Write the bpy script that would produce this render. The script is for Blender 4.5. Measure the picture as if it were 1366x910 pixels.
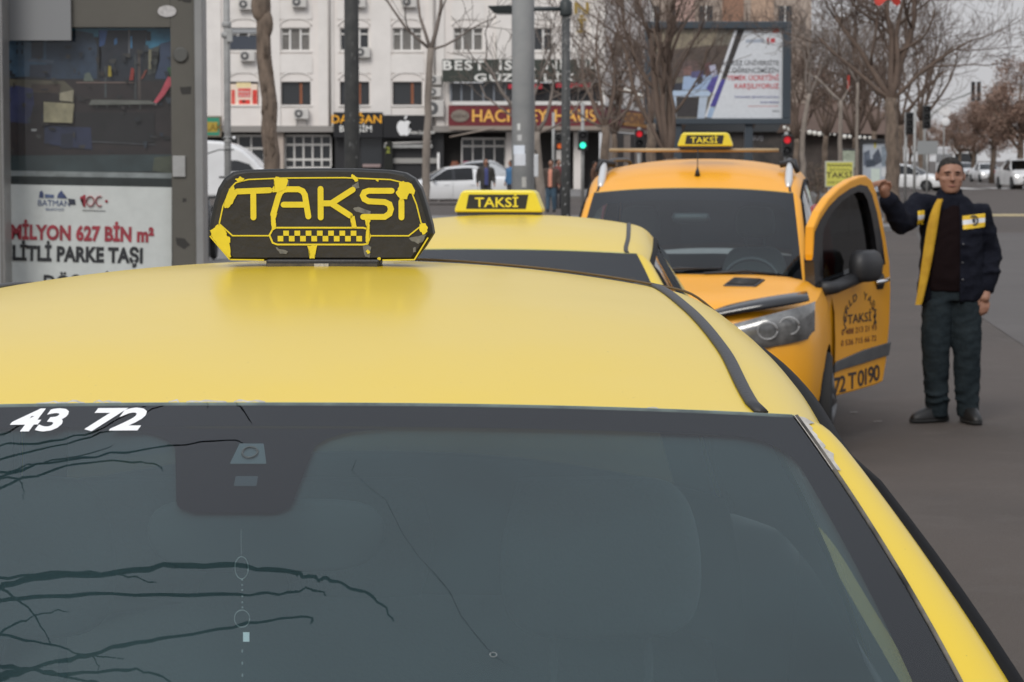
import bpy, bmesh, math, random
import numpy as np
from mathutils import Vector, Matrix
from mathutils.bvhtree import BVHTree
from mathutils import noise as mnoise

scene = bpy.context.scene
C = scene.collection
for o in list(bpy.data.objects):
    bpy.data.objects.remove(o)
R = math.radians

# ---------------------------------------------------------------- camera
FPX, CXP, CYP, HORIZON, EYE = 3400.0, 683.0, 455.0, 213.0, 1.72
TILT = math.atan((CYP - HORIZON) / FPX)
cd = bpy.data.cameras.new('camera')
cam = bpy.data.objects.new('camera', cd)
C.objects.link(cam)
cam.location = (0, 0, EYE)
cam.rotation_euler = (R(90) - TILT, 0, 0)
cd.sensor_width = 36.0
cd.lens = 36.0 * FPX / 1366.0
cd.clip_start = 0.05
cd.clip_end = 3000
cd.dof.use_dof = True
cd.dof.focus_distance = 3.2
cd.dof.aperture_fstop = 24.0
scene.camera = cam

# ---------------------------------------------------------------- sky and sun: an overcast afternoon
SUN_EL, SUN_AZ = R(40), R(200)          # azimuth measured clockwise from +Y
world = bpy.data.worlds.new('World')
scene.world = world
world.use_nodes = True
wn = world.node_tree
wn.nodes.clear()
w_out = wn.nodes.new('ShaderNodeOutputWorld')
w_bg = wn.nodes.new('ShaderNodeBackground')
w_sky = wn.nodes.new('ShaderNodeTexSky')
w_sky.sky_type = 'NISHITA'
w_sky.sun_disc = False
w_sky.sun_elevation = SUN_EL
w_sky.sun_rotation = SUN_AZ
w_sky.dust_density = 6.0
w_hsv = wn.nodes.new('ShaderNodeHueSaturation')
w_hsv.inputs['Saturation'].default_value = 0.12
w_tc = wn.nodes.new('ShaderNodeTexCoord')
w_sep = wn.nodes.new('ShaderNodeSeparateXYZ')
w_ramp = wn.nodes.new('ShaderNodeValToRGB')       # cloud deck: greyer at the horizon, lighter overhead
w_ramp.color_ramp.elements[0].position = 0.0
w_ramp.color_ramp.elements[0].color = (0.565, 0.563, 0.577, 1)
w_ramp.color_ramp.elements[1].position = 1.0
w_ramp.color_ramp.elements[1].color = (0.90, 0.96, 1.08, 1)
w_noise = wn.nodes.new('ShaderNodeTexNoise')
w_noise.inputs['Scale'].default_value = 2.2
w_noise.inputs['Detail'].default_value = 5
w_map = wn.nodes.new('ShaderNodeMapRange')
w_map.inputs['From Min'].default_value = 0.3
w_map.inputs['From Max'].default_value = 0.7
w_map.inputs['To Min'].default_value = 0.90
w_map.inputs['To Max'].default_value = 1.10
w_mul = wn.nodes.new('ShaderNodeMix'); w_mul.data_type = 'RGBA'; w_mul.blend_type = 'MULTIPLY'
w_mul.inputs['Factor'].default_value = 1.0
w_scale = wn.nodes.new('ShaderNodeVectorMath'); w_scale.operation = 'SCALE'
w_scale.inputs['Scale'].default_value = 10.5
w_mix = wn.nodes.new('ShaderNodeMix'); w_mix.data_type = 'RGBA'
w_mix.inputs['Factor'].default_value = 0.93
L = wn.links.new
L(w_tc.outputs['Generated'], w_sep.inputs[0])
L(w_sep.outputs['Z'], w_ramp.inputs['Fac'])
L(w_tc.outputs['Generated'], w_noise.inputs['Vector'])
L(w_noise.outputs['Fac'], w_map.inputs['Value'])
L(w_ramp.outputs['Color'], w_mul.inputs['A'])
L(w_map.outputs['Result'], w_mul.inputs['B'])
L(w_mul.outputs['Result'], w_scale.inputs[0])
L(w_sky.outputs['Color'], w_hsv.inputs['Color'])
L(w_hsv.outputs['Color'], w_mix.inputs['A'])
L(w_scale.outputs['Vector'], w_mix.inputs['B'])
L(w_mix.outputs['Result'], w_bg.inputs['Color'])
w_bg.inputs['Strength'].default_value = 0.1
L(w_bg.outputs['Background'], w_out.inputs['Surface'])

sl = bpy.data.lights.new('sun', 'SUN')
sl.energy = 1.5
sl.angle = R(24)
sl.color = (1.0, 0.96, 0.90)
sun = bpy.data.objects.new('sun', sl)
C.objects.link(sun)
sdir = Vector((math.sin(SUN_AZ) * math.cos(SUN_EL), math.cos(SUN_AZ) * math.cos(SUN_EL), math.sin(SUN_EL)))
sun.rotation_euler = sdir.to_track_quat('Z', 'Y').to_euler()

scene.view_settings.view_transform = 'Standard'
scene.view_settings.look = 'None'
scene.view_settings.gamma = 1.0
scene.view_settings.exposure = 0.0
scene.view_settings.use_curve_mapping = False
scene.render.engine = 'CYCLES'
scene.cycles.use_denoising = True
scene.cycles.max_bounces = 8
scene.cycles.transparent_max_bounces = 12
scene.cycles.caustics_reflective = False
scene.cycles.caustics_refractive = False

# ---------------------------------------------------------------- measuring helpers
_ct, _st = math.cos(TILT), math.sin(TILT)


def P(px, py, y):
    """world point at distance y that the surveyed photo position (px, py) refers to"""
    a = (px - CXP) / FPX
    b = (CYP - py) / FPX
    k = y / (_ct + b * _st)
    return Vector((a * k, y, EYE + k * (-_st + b * _ct)))


def ray(px, py):
    return P(px, py, 1.0) - Vector((0, 0, EYE))


# ---------------------------------------------------------------- materials
_mats = {}


def mat(name, col=None, rough=0.6, metal=0.0, coat=0.0, coatr=0.1, var=0.0, vscale=5.0, col2=None, bump=0.0,
        bscale=80.0, spec=0.5, emit=None, estr=0.0, detail=6, stretch=None):
    if name in _mats:
        return _mats[name]
    m = bpy.data.materials.new(name)
    m.use_nodes = True
    nt = m.node_tree
    b = nt.nodes['Principled BSDF']
    c = tuple(col) + (1,)
    b.inputs['Base Color'].default_value = c
    b.inputs['Roughness'].default_value = rough
    b.inputs['Metallic'].default_value = metal
    b.inputs['Coat Weight'].default_value = coat
    b.inputs['Coat Roughness'].default_value = coatr
    b.inputs['Specular IOR Level'].default_value = spec
    m.diffuse_color = c
    if emit:
        b.inputs['Emission Color'].default_value = tuple(emit) + (1,)
        b.inputs['Emission Strength'].default_value = estr
    tc = nt.nodes.new('ShaderNodeTexCoord')
    vec = tc.outputs['Object']
    if stretch:
        mp = nt.nodes.new('ShaderNodeMapping')
        mp.inputs['Scale'].default_value = stretch
        nt.links.new(vec, mp.inputs['Vector'])
        vec = mp.outputs['Vector']
    if var or col2:
        n = nt.nodes.new('ShaderNodeTexNoise')
        n.inputs['Scale'].default_value = vscale
        n.inputs['Detail'].default_value = detail
        n.inputs['Roughness'].default_value = 0.62
        nt.links.new(vec, n.inputs['Vector'])
        mr = nt.nodes.new('ShaderNodeMapRange')
        mr.inputs['From Min'].default_value = 0.35
        mr.inputs['From Max'].default_value = 0.68
        nt.links.new(n.outputs['Fac'], mr.inputs['Value'])
        mx = nt.nodes.new('ShaderNodeMix')
        mx.data_type = 'RGBA'
        nt.links.new(mr.outputs['Result'], mx.inputs['Factor'])
        mx.inputs['A'].default_value = c
        c2 = tuple(col2) + (1,) if col2 else tuple(x * (1 - var) for x in col) + (1,)
        mx.inputs['B'].default_value = c2
        nt.links.new(mx.outputs['Result'], b.inputs['Base Color'])
    if bump:
        n2 = nt.nodes.new('ShaderNodeTexNoise')
        n2.inputs['Scale'].default_value = bscale
        n2.inputs['Detail'].default_value = 4
        nt.links.new(vec, n2.inputs['Vector'])
        bp = nt.nodes.new('ShaderNodeBump')
        bp.inputs['Strength'].default_value = bump
        bp.inputs['Distance'].default_value = 0.01
        nt.links.new(n2.outputs['Fac'], bp.inputs['Height'])
        nt.links.new(bp.outputs['Normal'], b.inputs['Normal'])
    _mats[name] = m
    return m


def glass_mat(name, tint, ior=1.62, rough=0.0, refl=(1, 1, 1), film=0.0):
    """thin sheet of glass: clear through, mirror by Fresnel; film = share of dusty diffuse on top"""
    if name in _mats:
        return _mats[name]
    m = bpy.data.materials.new(name)
    m.use_nodes = True
    nt = m.node_tree
    nt.nodes.clear()
    out = nt.nodes.new('ShaderNodeOutputMaterial')
    tr = nt.nodes.new('ShaderNodeBsdfTransparent')
    tr.inputs['Color'].default_value = tuple(tint) + (1,)
    gl = nt.nodes.new('ShaderNodeBsdfGlossy')
    gl.inputs['Roughness'].default_value = rough
    gl.inputs['Color'].default_value = tuple(refl) + (1,)
    fr = nt.nodes.new('ShaderNodeFresnel')
    # a thin sheet mirrors alike from both faces: undo the node's inside-out index on the back face
    ge = nt.nodes.new('ShaderNodeNewGeometry')
    im_ = nt.nodes.new('ShaderNodeMapRange')
    im_.inputs['To Min'].default_value = ior
    im_.inputs['To Max'].default_value = 1.0 / ior
    nt.links.new(ge.outputs['Backfacing'], im_.inputs['Value'])
    nt.links.new(im_.outputs['Result'], fr.inputs['IOR'])
    mx = nt.nodes.new('ShaderNodeMixShader')
    nt.links.new(fr.outputs[0], mx.inputs[0])
    nt.links.new(tr.outputs[0], mx.inputs[1])
    nt.links.new(gl.outputs[0], mx.inputs[2])
    last = mx.outputs[0]
    if film:
        df = nt.nodes.new('ShaderNodeBsdfDiffuse')
        df.inputs['Color'].default_value = (0.55, 0.56, 0.55, 1)
        tc = nt.nodes.new('ShaderNodeTexCoord')
        n = nt.nodes.new('ShaderNodeTexNoise')
        n.inputs['Scale'].default_value = 5.0
        n.inputs['Detail'].default_value = 8
        nt.links.new(tc.outputs['Object'], n.inputs['Vector'])
        mr = nt.nodes.new('ShaderNodeMapRange')
        mr.inputs['From Min'].default_value = 0.3
        mr.inputs['From Max'].default_value = 0.75
        mr.inputs['To Min'].default_value = film * 0.5
        mr.inputs['To Max'].default_value = film * 1.5
        nt.links.new(n.outputs['Fac'], mr.inputs['Value'])
        m2 = nt.nodes.new('ShaderNodeMixShader')
        nt.links.new(mr.outputs['Result'], m2.inputs[0])
        nt.links.new(last, m2.inputs[1])
        nt.links.new(df.outputs[0], m2.inputs[2])
        last = m2.outputs[0]
    nt.links.new(last, out.inputs['Surface'])
    m.diffuse_color = tuple(tint) + (1,)
    _mats[name] = m
    return m


# ---------------------------------------------------------------- mesh building
class MB:
    def __init__(self):
        self.v, self.f, self.m = [], [], []

    def add(self, vs, fs, mi=0):
        k = len(self.v)
        self.v += [tuple(p) for p in vs]
        self.f += [tuple(i + k for i in f) for f in fs]
        self.m += [mi] * len(fs)
        return self

    def box(self, c, s, mi=0, rz=0.0):
        cx, cy, cz = c
        hx, hy, hz = s[0] / 2, s[1] / 2, s[2] / 2
        cr, sr = math.cos(rz), math.sin(rz)
        vs = []
        for z in (-hz, hz):
            for x, y in ((-hx, -hy), (hx, -hy), (hx, hy), (-hx, hy)):
                vs.append((cx + x * cr - y * sr, cy + x * sr + y * cr, cz + z))
        return self.add(vs, [(3, 2, 1, 0), (4, 5, 6, 7), (0, 1, 5, 4), (1, 2, 6, 5), (2, 3, 7, 6), (3, 0, 4, 7)], mi)

    def span(self, a, b, mi=0):
        return self.box([(a[i] + b[i]) / 2 for i in range(3)], [abs(b[i] - a[i]) for i in range(3)], mi)

    def tube(self, pts, rad, n=6, mi=0, cap=True, flat=None):
        pts = [Vector(p) for p in pts]
        if not hasattr(rad, '__len__'):
            rad = [rad] * len(pts)
        k = len(self.v)
        up = None
        rings = 0
        for i, p in enumerate(pts):
            a = pts[max(i - 1, 0)]
            b = pts[min(i + 1, len(pts) - 1)]
            t = (b - a)
            if t.length < 1e-9:
                t = Vector((0, 0, 1))
            t.normalize()
            if up is None:
                up = Vector((0, 0, 1)) if abs(t.z) < 0.9 else Vector((1, 0, 0))
            s = t.cross(up)
            if s.length < 1e-6:
                s = t.cross(Vector((0.3, 1, 0.2)))
            s.normalize()
            up = s.cross(t).normalized()
            fl = flat if flat else 1.0
            for j in range(n):
                w = 2 * math.pi * j / n
                self.v.append(tuple(p + s * (math.cos(w) * rad[i]) + up * (math.sin(w) * rad[i] * fl)))
            rings += 1
        for i in range(rings - 1):
            for j in range(n):
                q = (j + 1) % n
                self.f.append((k + i * n + j, k + i * n + q, k + (i + 1) * n + q, k + (i + 1) * n + j))
                self.m.append(mi)
        if cap:
            self.f.append(tuple(k + j for j in reversed(range(n)))); self.m.append(mi)
            self.f.append(tuple(k + (rings - 1) * n + j for j in range(n))); self.m.append(mi)
        return self

    def lathe(self, prof, n=16, axis='z', c=(0, 0, 0), mi=0):
        k = len(self.v)
        for r, h in prof:
            for j in range(n):
                w = 2 * math.pi * j / n
                a, b = r * math.cos(w), r * math.sin(w)
                p = (a, b, h) if axis == 'z' else ((h, a, b) if axis == 'x' else (a, h, b))
                self.v.append((p[0] + c[0], p[1] + c[1], p[2] + c[2]))
        for i in range(len(prof) - 1):
            for j in range(n):
                q = (j + 1) % n
                self.f.append((k + i * n + j, k + i * n + q, k + (i + 1) * n + q, k + (i + 1) * n + j))
                self.m.append(mi)
        self.f.append(tuple(k + j for j in reversed(range(n)))); self.m.append(mi)
        self.f.append(tuple(k + (len(prof) - 1) * n + j for j in range(n))); self.m.append(mi)
        return self

    def grid(self, rows, mi=0, close=False):
        k = len(self.v)
        nr, nc = len(rows), len(rows[0])
        for r in rows:
            self.v += [tuple(p) for p in r]
        for i in range(nr - 1):
            for j in range(nc - 1 + (1 if close else 0)):
                q = (j + 1) % nc
                self.f.append((k + i * nc + j, k + i * nc + q, k + (i + 1) * nc + q, k + (i + 1) * nc + j))
                self.m.append(mi)
        return self

    def vloft(self, rows, n=18, mi=0, pw=1.0):
        """closed body from horizontal ellipses (cx, cy, z, rx, ry)"""
        rr = [rows[0][:3] + (rows[0][3] * .5, rows[0][4] * .5)] + list(rows) + [rows[-1][:3] + (rows[-1][3] * .5, rows[-1][4] * .5)]
        out = []
        for cx, cy, z, rx, ry in rr:
            ring = []
            for j in range(n):
                w = 2 * math.pi * j / n
                a, b = math.cos(w), math.sin(w)
                ring.append((cx + rx * math.copysign(abs(a) ** pw, a), cy + ry * math.copysign(abs(b) ** pw, b), z))
            out.append(ring)
        k = len(self.v)
        self.grid(out, mi, True)
        self.f.append(tuple(k + j for j in reversed(range(n)))); self.m.append(mi)
        self.f.append(tuple(k + (len(out) - 1) * n + j for j in range(n))); self.m.append(mi)
        return self

    def ball(self, c, r, n=10, mi=0):
        if not hasattr(r, '__len__'):
            r = (r, r, r)
        prof = [(math.sin(math.pi * i / n), -math.cos(math.pi * i / n)) for i in range(n + 1)]
        k = len(self.v)
        m = n * 2
        for s, z in prof[1:-1]:
            for j in range(m):
                w = 2 * math.pi * j / m
                self.v.append((c[0] + r[0] * s * math.cos(w), c[1] + r[1] * s * math.sin(w), c[2] + r[2] * z))
        for i in range(n - 2):
            for j in range(m):
                q = (j + 1) % m
                self.f.append((k + i * m + j, k + i * m + q, k + (i + 1) * m + q, k + (i + 1) * m + j)); self.m.append(mi)
        self.f.append(tuple(k + j for j in reversed(range(m)))); self.m.append(mi)
        self.f.append(tuple(k + (n - 2) * m + j for j in range(m))); self.m.append(mi)
        return self

    def prism(self, poly, y0, y1, mi=0):
        """outline in (x, z) given a thickness along y"""
        n = len(poly)
        vs = [(x, y0, z) for x, z in poly] + [(x, y1, z) for x, z in poly]
        fs = [tuple(range(n)), tuple(reversed(range(n, 2 * n)))]
        fs += [(i, (i + 1) % n, n + (i + 1) % n, n + i)[::-1] for i in range(n)]
        return self.add(vs, fs, mi)

    def poly(self, poly, y, mi=0):
        return self.add([(x, y, z) for x, z in poly], [tuple(range(len(poly)))], mi)

    def rect(self, x0, z0, x1, z1, y, mi=0):
        return self.poly([(x0, z0), (x1, z0), (x1, z1), (x0, z1)], y, mi)

    def stroke(self, pts, w, y0, y1, mi=0, n=7):
        """round-ended painted stroke in the (x, z) plane"""
        pts = [Vector((p[0], p[1])) for p in pts]
        h = w / 2
        left, right = [], []
        for i, p in enumerate(pts):
            a = pts[max(i - 1, 0)]; b = pts[min(i + 1, len(pts) - 1)]
            d0 = (p - a) if i > 0 else (b - p)
            d1 = (b - p) if i < len(pts) - 1 else (p - a)
            d0.normalize(); d1.normalize()
            t = (d0 + d1)
            if t.length < 1e-6:
                t = d1.copy()
            t.normalize()
            nrm = Vector((-t.y, t.x))
            k = 1.0 / max(0.5, nrm.dot(Vector((-d1.y, d1.x))))
            left.append(p + nrm * h * k); right.append(p - nrm * h * k)
        def cap(p, d):
            ang = math.atan2(d.y, d.x)
            return [p + Vector((math.cos(ang + s), math.sin(ang + s))) * h for s in np.linspace(math.pi / 2, -math.pi / 2, n)][1:-1]
        # quads plus fan caps keep the faces convex
        for i in range(len(pts) - 1):
            self.prism([tuple(right[i]), tuple(right[i + 1]), tuple(left[i + 1]), tuple(left[i])], y0, y1, mi)
        e = (pts[-1] - pts[-2]).normalized()
        self.prism([tuple(right[-1])] + [tuple(q) for q in reversed(cap(pts[-1], e))] + [tuple(left[-1])], y0, y1, mi)
        s = (pts[0] - pts[1]).normalized()
        self.prism([tuple(left[0])] + [tuple(q) for q in reversed(cap(pts[0], s))] + [tuple(right[0])], y0, y1, mi)
        return self

    def mesh(self, name, mats, smooth=False):
        me = bpy.data.meshes.new(name)
        me.from_pydata(self.v, [], self.f)
        if not isinstance(mats, (list, tuple)):
            mats = [mats]
        for m in mats:
            me.materials.append(m)
        if len(mats) > 1:
            me.polygons.foreach_set('material_index', self.m)
        if smooth:
            me.polygons.foreach_set('use_smooth', [True] * len(me.polygons))
        me.update()
        return me

    def build(self, name, mats, parent=None, smooth=False, label=None):
        o = bpy.data.objects.new(name, self.mesh(name, mats, smooth))
        C.objects.link(o)
        if parent:
            o.parent = parent
        if label:
            o['label'] = label
        return o


def fix_normals(o):
    bm = bmesh.new()
    bm.from_mesh(o.data)
    bmesh.ops.recalc_face_normals(bm, faces=bm.faces)
    bm.to_mesh(o.data)
    bm.free()
    return o


def autosmooth(o, ang=35):
    fix_normals(o)
    me = o.data
    me.polygons.foreach_set('use_smooth', [True] * len(me.polygons))
    bm = bmesh.new(); bm.from_mesh(me)
    lim = R(ang)
    for e in bm.edges:
        e.smooth = not (len(e.link_faces) == 2 and e.calc_face_angle(0) > lim)
    bm.to_mesh(me); bm.free()
    return o


def bevel(o, w=0.01, seg=2, ang=35):
    b = o.modifiers.new('bevel', 'BEVEL')
    b.width = w; b.segments = seg; b.limit_method = 'ANGLE'; b.angle_limit = R(ang)
    b.harden_normals = False
    return o


def bake(o):
    """turn the modifiers of an object into its mesh"""
    bpy.context.view_layer.update()
    dg = bpy.context.evaluated_depsgraph_get()
    me = bpy.data.meshes.new_from_object(o.evaluated_get(dg))
    o.modifiers.clear()
    old = o.data
    o.data = me
    bpy.data.meshes.remove(old)
    return o


def remesh(o, voxel, smooth=4):
    m = o.modifiers.new('remesh', 'REMESH')
    m.mode = 'VOXEL'; m.voxel_size = voxel; m.use_smooth_shade = True
    if smooth:
        s = o.modifiers.new('smooth', 'SMOOTH')
        s.iterations = smooth; s.factor = 0.5
    mats = list(o.data.materials)
    bake(o)
    o.data.materials.clear()
    for x in mats:
        o.data.materials.append(x)
    o.data.polygons.foreach_set('material_index', [0] * len(o.data.polygons))
    o.data.polygons.foreach_set('use_smooth', [True] * len(o.data.polygons))
    return o


def crease(o, amp, scale, stretch=(1, 1, 1), seed=0):
    """push the surface in and out like folded cloth"""
    me = o.data
    nor = [v.normal.copy() for v in me.vertices]
    for v, vn in zip(me.vertices, nor):
        p_ = Vector((v.co.x * scale * stretch[0] + seed, v.co.y * scale * stretch[1], v.co.z * scale * stretch[2]))
        n_ = mnoise.noise(p_)
        n_ = (1 - abs(n_) * 2.2) if seed % 2 else n_
        v.co += vn * amp * n_
    me.update()
    return o


def cut(o, cutter):
    b = o.modifiers.new('cut', 'BOOLEAN')
    b.operation = 'DIFFERENCE'; b.object = cutter; b.solver = 'EXACT'
    bake(o)
    bpy.data.objects.remove(cutter)
    return o


def empty(name, loc=(0, 0, 0), rz=0.0):
    o = bpy.data.objects.new(name, None)
    C.objects.link(o)
    o.location = loc
    o.rotation_euler = (0, 0, rz)
    o.empty_display_size = 0.2
    return o


def tag(o, label, cat, group=None):
    o['label'] = label
    o['category'] = cat
    if group:
        o['group'] = group
    return o


def struct(o, kind='structure'):
    o['kind'] = kind
    return o


def copy_tree(o, parent=None):
    c = o.copy()
    C.objects.link(c)
    if parent:
        c.parent = parent
    for ch in list(o.children):
        copy_tree(ch, c)
    return c


def repaint(root, swaps):
    """give a copied thing its own paint: {old material: new material} on the object's slots"""
    for o in [root] + list(root.children_recursive):
        if o.type != 'MESH':
            continue
        for s in o.material_slots:
            if s.material in swaps:
                n = swaps[s.material]
                s.link = 'OBJECT'
                s.material = n


_fonts = {}


def text_mesh(s, height=1.0, bold=0.0, shear=0.0, xs=1.0, spacing=1.0, align='CENTER', extrude=0.0, res=3):
    """lettering as a mesh in (x, z); cap height = height, x centred unless align says otherwise"""
    cu = bpy.data.curves.new('lettering', 'FONT')
    cu.body = s
    cu.size = 1.0
    cu.offset = bold
    cu.shear = shear
    cu.space_character = spacing
    cu.align_x = align
    cu.extrude = extrude
    cu.resolution_u = res
    ob = bpy.data.objects.new('lettering', cu)
    C.objects.link(ob)
    bpy.context.view_layer.update()
    dg = bpy.context.evaluated_depsgraph_get()
    me = bpy.data.meshes.new_from_object(ob.evaluated_get(dg))
    bpy.data.objects.remove(ob)
    bpy.data.curves.remove(cu)
    k = height / 0.70
    v = np.array([(p.co.x, p.co.y, p.co.z) for p in me.vertices])
    fs = [tuple(p.vertices) for p in me.polygons]
    bpy.data.meshes.remove(me)
    if len(v) == 0:
        return np.zeros((0, 3)), []
    out = np.stack([v[:, 0] * k * xs, -v[:, 2] * k if extrude else v[:, 2] * 0, v[:, 1] * k], axis=1)
    return out, fs


def text(parent, s, x, y, z, height, m, name='lettering', rot=0.0, **kw):
    """lettering on a plane facing -y in the parent's frame"""
    v, fs = text_mesh(s, height, **kw)
    c, sn = math.cos(rot), math.sin(rot)
    mb = MB()
    mb.add([(x + p[0] * c - p[2] * sn, y + p[1], z + p[0] * sn + p[2] * c) for p in v], fs)
    return mb.build(name, m, parent)


def mono(xs, ys, q):
    """monotone cubic interpolation"""
    xs = np.asarray(xs, float); ys = np.asarray(ys, float); q = np.asarray(q, float)
    h = np.diff(xs); d = np.diff(ys) / h
    m = np.zeros_like(ys)
    m[0], m[-1] = d[0], d[-1]
    for i in range(1, len(xs) - 1):
        if d[i - 1] * d[i] <= 0:
            m[i] = 0
        else:
            w1 = 2 * h[i] + h[i - 1]; w2 = h[i] + 2 * h[i - 1]
            m[i] = (w1 + w2) / (w1 / d[i - 1] + w2 / d[i])
    i = np.clip(np.searchsorted(xs, q) - 1, 0, len(xs) - 2)
    t = np.clip((q - xs[i]) / h[i], 0, 1)
    return ((2 * t**3 - 3 * t**2 + 1) * ys[i] + (t**3 - 2 * t**2 + t) * h[i] * m[i]
            + (-2 * t**3 + 3 * t**2) * ys[i + 1] + (t**3 - t**2) * h[i] * m[i + 1])


def catmull(pts, k=5):
    pts = [Vector(p) for p in pts]
    if len(pts) < 3:
        return pts
    out = []
    n = len(pts)
    for i in range(n - 1):
        p0 = pts[max(i - 1, 0)]; p1 = pts[i]; p2 = pts[i + 1]; p3 = pts[min(i + 2, n - 1)]
        for j in range(k):
            t = j / k
            out.append(0.5 * ((2 * p1) + (p2 - p0) * t + (2 * p0 - 5 * p1 + 4 * p2 - p3) * t * t + (3 * p1 - p0 - 3 * p2 + p3) * t**3))
    out.append(pts[-1])
    return out

# ================================================================ ground
asphalt = mat('asphalt', (0.071, 0.055, 0.045), rough=0.85, col2=(0.054, 0.042, 0.034), vscale=0.9, bump=0.5, bscale=140, detail=12)
asphalt_new = mat('asphalt_lighter', (0.098, 0.087, 0.080), rough=0.85, col2=(0.080, 0.070, 0.064), vscale=0.5, bump=0.4, bscale=120, detail=10)
paving = mat('paving', (0.20, 0.19, 0.18), rough=0.85, col2=(0.14, 0.135, 0.13), vscale=1.5, bump=0.3, bscale=60)
kerbstone = mat('kerbstone', (0.30, 0.29, 0.28), rough=0.8, var=0.35, vscale=4)
g = MB().add([(-900, -300, 0), (900, -300, 0), (900, 2500, 0), (-900, 2500, 0)], [(0, 1, 2, 3)])


def gritty(m, cols, wear):
    """asphalt: broad wear, blotches and stone-sized grain mixed into one colour"""
    nt = m.node_tree
    b = nt.nodes['Principled BSDF']
    tc = nt.nodes.new('ShaderNodeTexCoord')
    prev = None
    for (sc_, lo_, hi_), c_ in zip(wear, cols[1:]):
        n = nt.nodes.new('ShaderNodeTexNoise')
        n.inputs['Scale'].default_value = sc_; n.inputs['Detail'].default_value = 6; n.inputs['Roughness'].default_value = .65
        nt.links.new(tc.outputs['Object'], n.inputs['Vector'])
        r = nt.nodes.new('ShaderNodeMapRange')
        r.inputs['From Min'].default_value = lo_; r.inputs['From Max'].default_value = hi_
        r.inputs['To Max'].default_value = .85
        nt.links.new(n.outputs['Fac'], r.inputs['Value'])
        x = nt.nodes.new('ShaderNodeMix'); x.data_type = 'RGBA'
        nt.links.new(r.outputs['Result'], x.inputs['Factor'])
        if prev is None:
            x.inputs['A'].default_value = tuple(cols[0]) + (1,)
        else:
            nt.links.new(prev, x.inputs['A'])
        x.inputs['B'].default_value = tuple(c_) + (1,)
        prev = x.outputs['Result']
    nt.links.new(prev, b.inputs['Base Color'])


gritty(asphalt, [(.074, .058, .048), (.050, .040, .033), (.092, .076, .066), (.034, .028, .025), (.135, .118, .105)], [(.35, .42, .70), (2.2, .52, .80), (1.1, .63, .78), (55, .58, .72)])
struct(g.build('ground', asphalt))
r = MB().add([(4.6, 22, .004), (7.5, 8, .004), (40, 8, .004), (80, 60, .004), (9.5, 60, .004), (5.6, 33, .004)], [(0, 1, 2, 3, 4, 5)])
struct(r.build('road', asphalt_new))

KERB = [(-1.75, -30), (-1.75, 4), (-1.45, 11), (-.75, 16), (.3, 21), (1.9, 30), (4.0, 44), (7.6, 58), (10.2, 64), (10.8, 67), (9.6, 70), (4, 72), (-40, 74)]
kp = [tuple(p) for p in catmull([(x, y, 0) for x, y in KERB], 4)]
pv = MB()
outer = [(x, y, .13) for x, y, _ in kp]
pv.add([(-90, -30, .13)] + outer + [(-90, 74, .13)], [tuple(range(len(outer) + 2))])
struct(pv.build('pavement', paving))
kb = MB()
rows = []
for i, (x, y, _) in enumerate(kp):
    a = Vector(kp[max(i - 1, 0)]); b = Vector(kp[min(i + 1, len(kp) - 1)])
    t = (b - a).normalized(); nrm = Vector((t.y, -t.x, 0))
    p = Vector((x, y, 0))
    rows.append([p + nrm * .16 + Vector((0, 0, -.02)), p + nrm * .15 + Vector((0, 0, .115)), p + nrm * .13 + Vector((0, 0, .137)), p - nrm * .02 + Vector((0, 0, .138)), p - nrm * .02 + Vector((0, 0, .02))])
kb.grid(rows)
struct(kb.build('kerb', kerbstone, smooth=False))
far_pave = MB()
far_pave.span((-140, 112, .0), (16, 138.9, .12))
struct(far_pave.build('far_pavement', paving))
mk = MB()
paint_white = mat('road_paint', (0.62, 0.61, 0.58), rough=0.7, col2=(0.35, 0.34, 0.33), vscale=3)
paint_yel = mat('road_paint_yellow', (0.50, 0.38, 0.16), rough=0.7, col2=(0.28, 0.23, 0.14), vscale=2)
for i in range(9):
    x = 24 + i * 2.3
    mk.add([(x, 148, .008), (x + 1.3, 148, .008), (x + 1.3, 156, .008), (x, 156, .008)], [(0, 1, 2, 3)])
struct(mk.build('crosswalk', paint_white))
ym = MB().add([(14.2, 77.5, .008), (22, 77.2, .008), (22, 80.4, .008), (14.2, 80.6, .008)], [(0, 1, 2, 3)])
struct(ym.build('road_marking', paint_yel))
lm = MB()
for i in range(14):
    y = 165 + i * 12
    lm.add([(33, y, .008), (33.2, y, .008), (33.2, y + 5, .008), (33, y + 5, .008)], [(0, 1, 2, 3)])
struct(lm.build('lane_marking', paint_white))
# paper scraps lying on the asphalt beside the taxi
for k, (px, py) in enumerate(((1138, 552), (1170, 564))):
    yy = 1.72 * FPX / (py - HORIZON)
    c = P(px, py, yy)
    s = MB().add([(c.x - .03, yy - .03, .006), (c.x + .035, yy - .02, .006), (c.x + .03, yy + .03, .007), (c.x - .02, yy + .02, .006)], [(0, 1, 2, 3)])
    tag(s.build('litter', mat('paper', (.22, .20, .18), .8)), ['small pale scrap of paper on the asphalt by the open van door', 'pale paper scrap on the asphalt before the standing man', 'pale paper scrap at the right edge of the asphalt'][k], 'litter')

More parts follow.
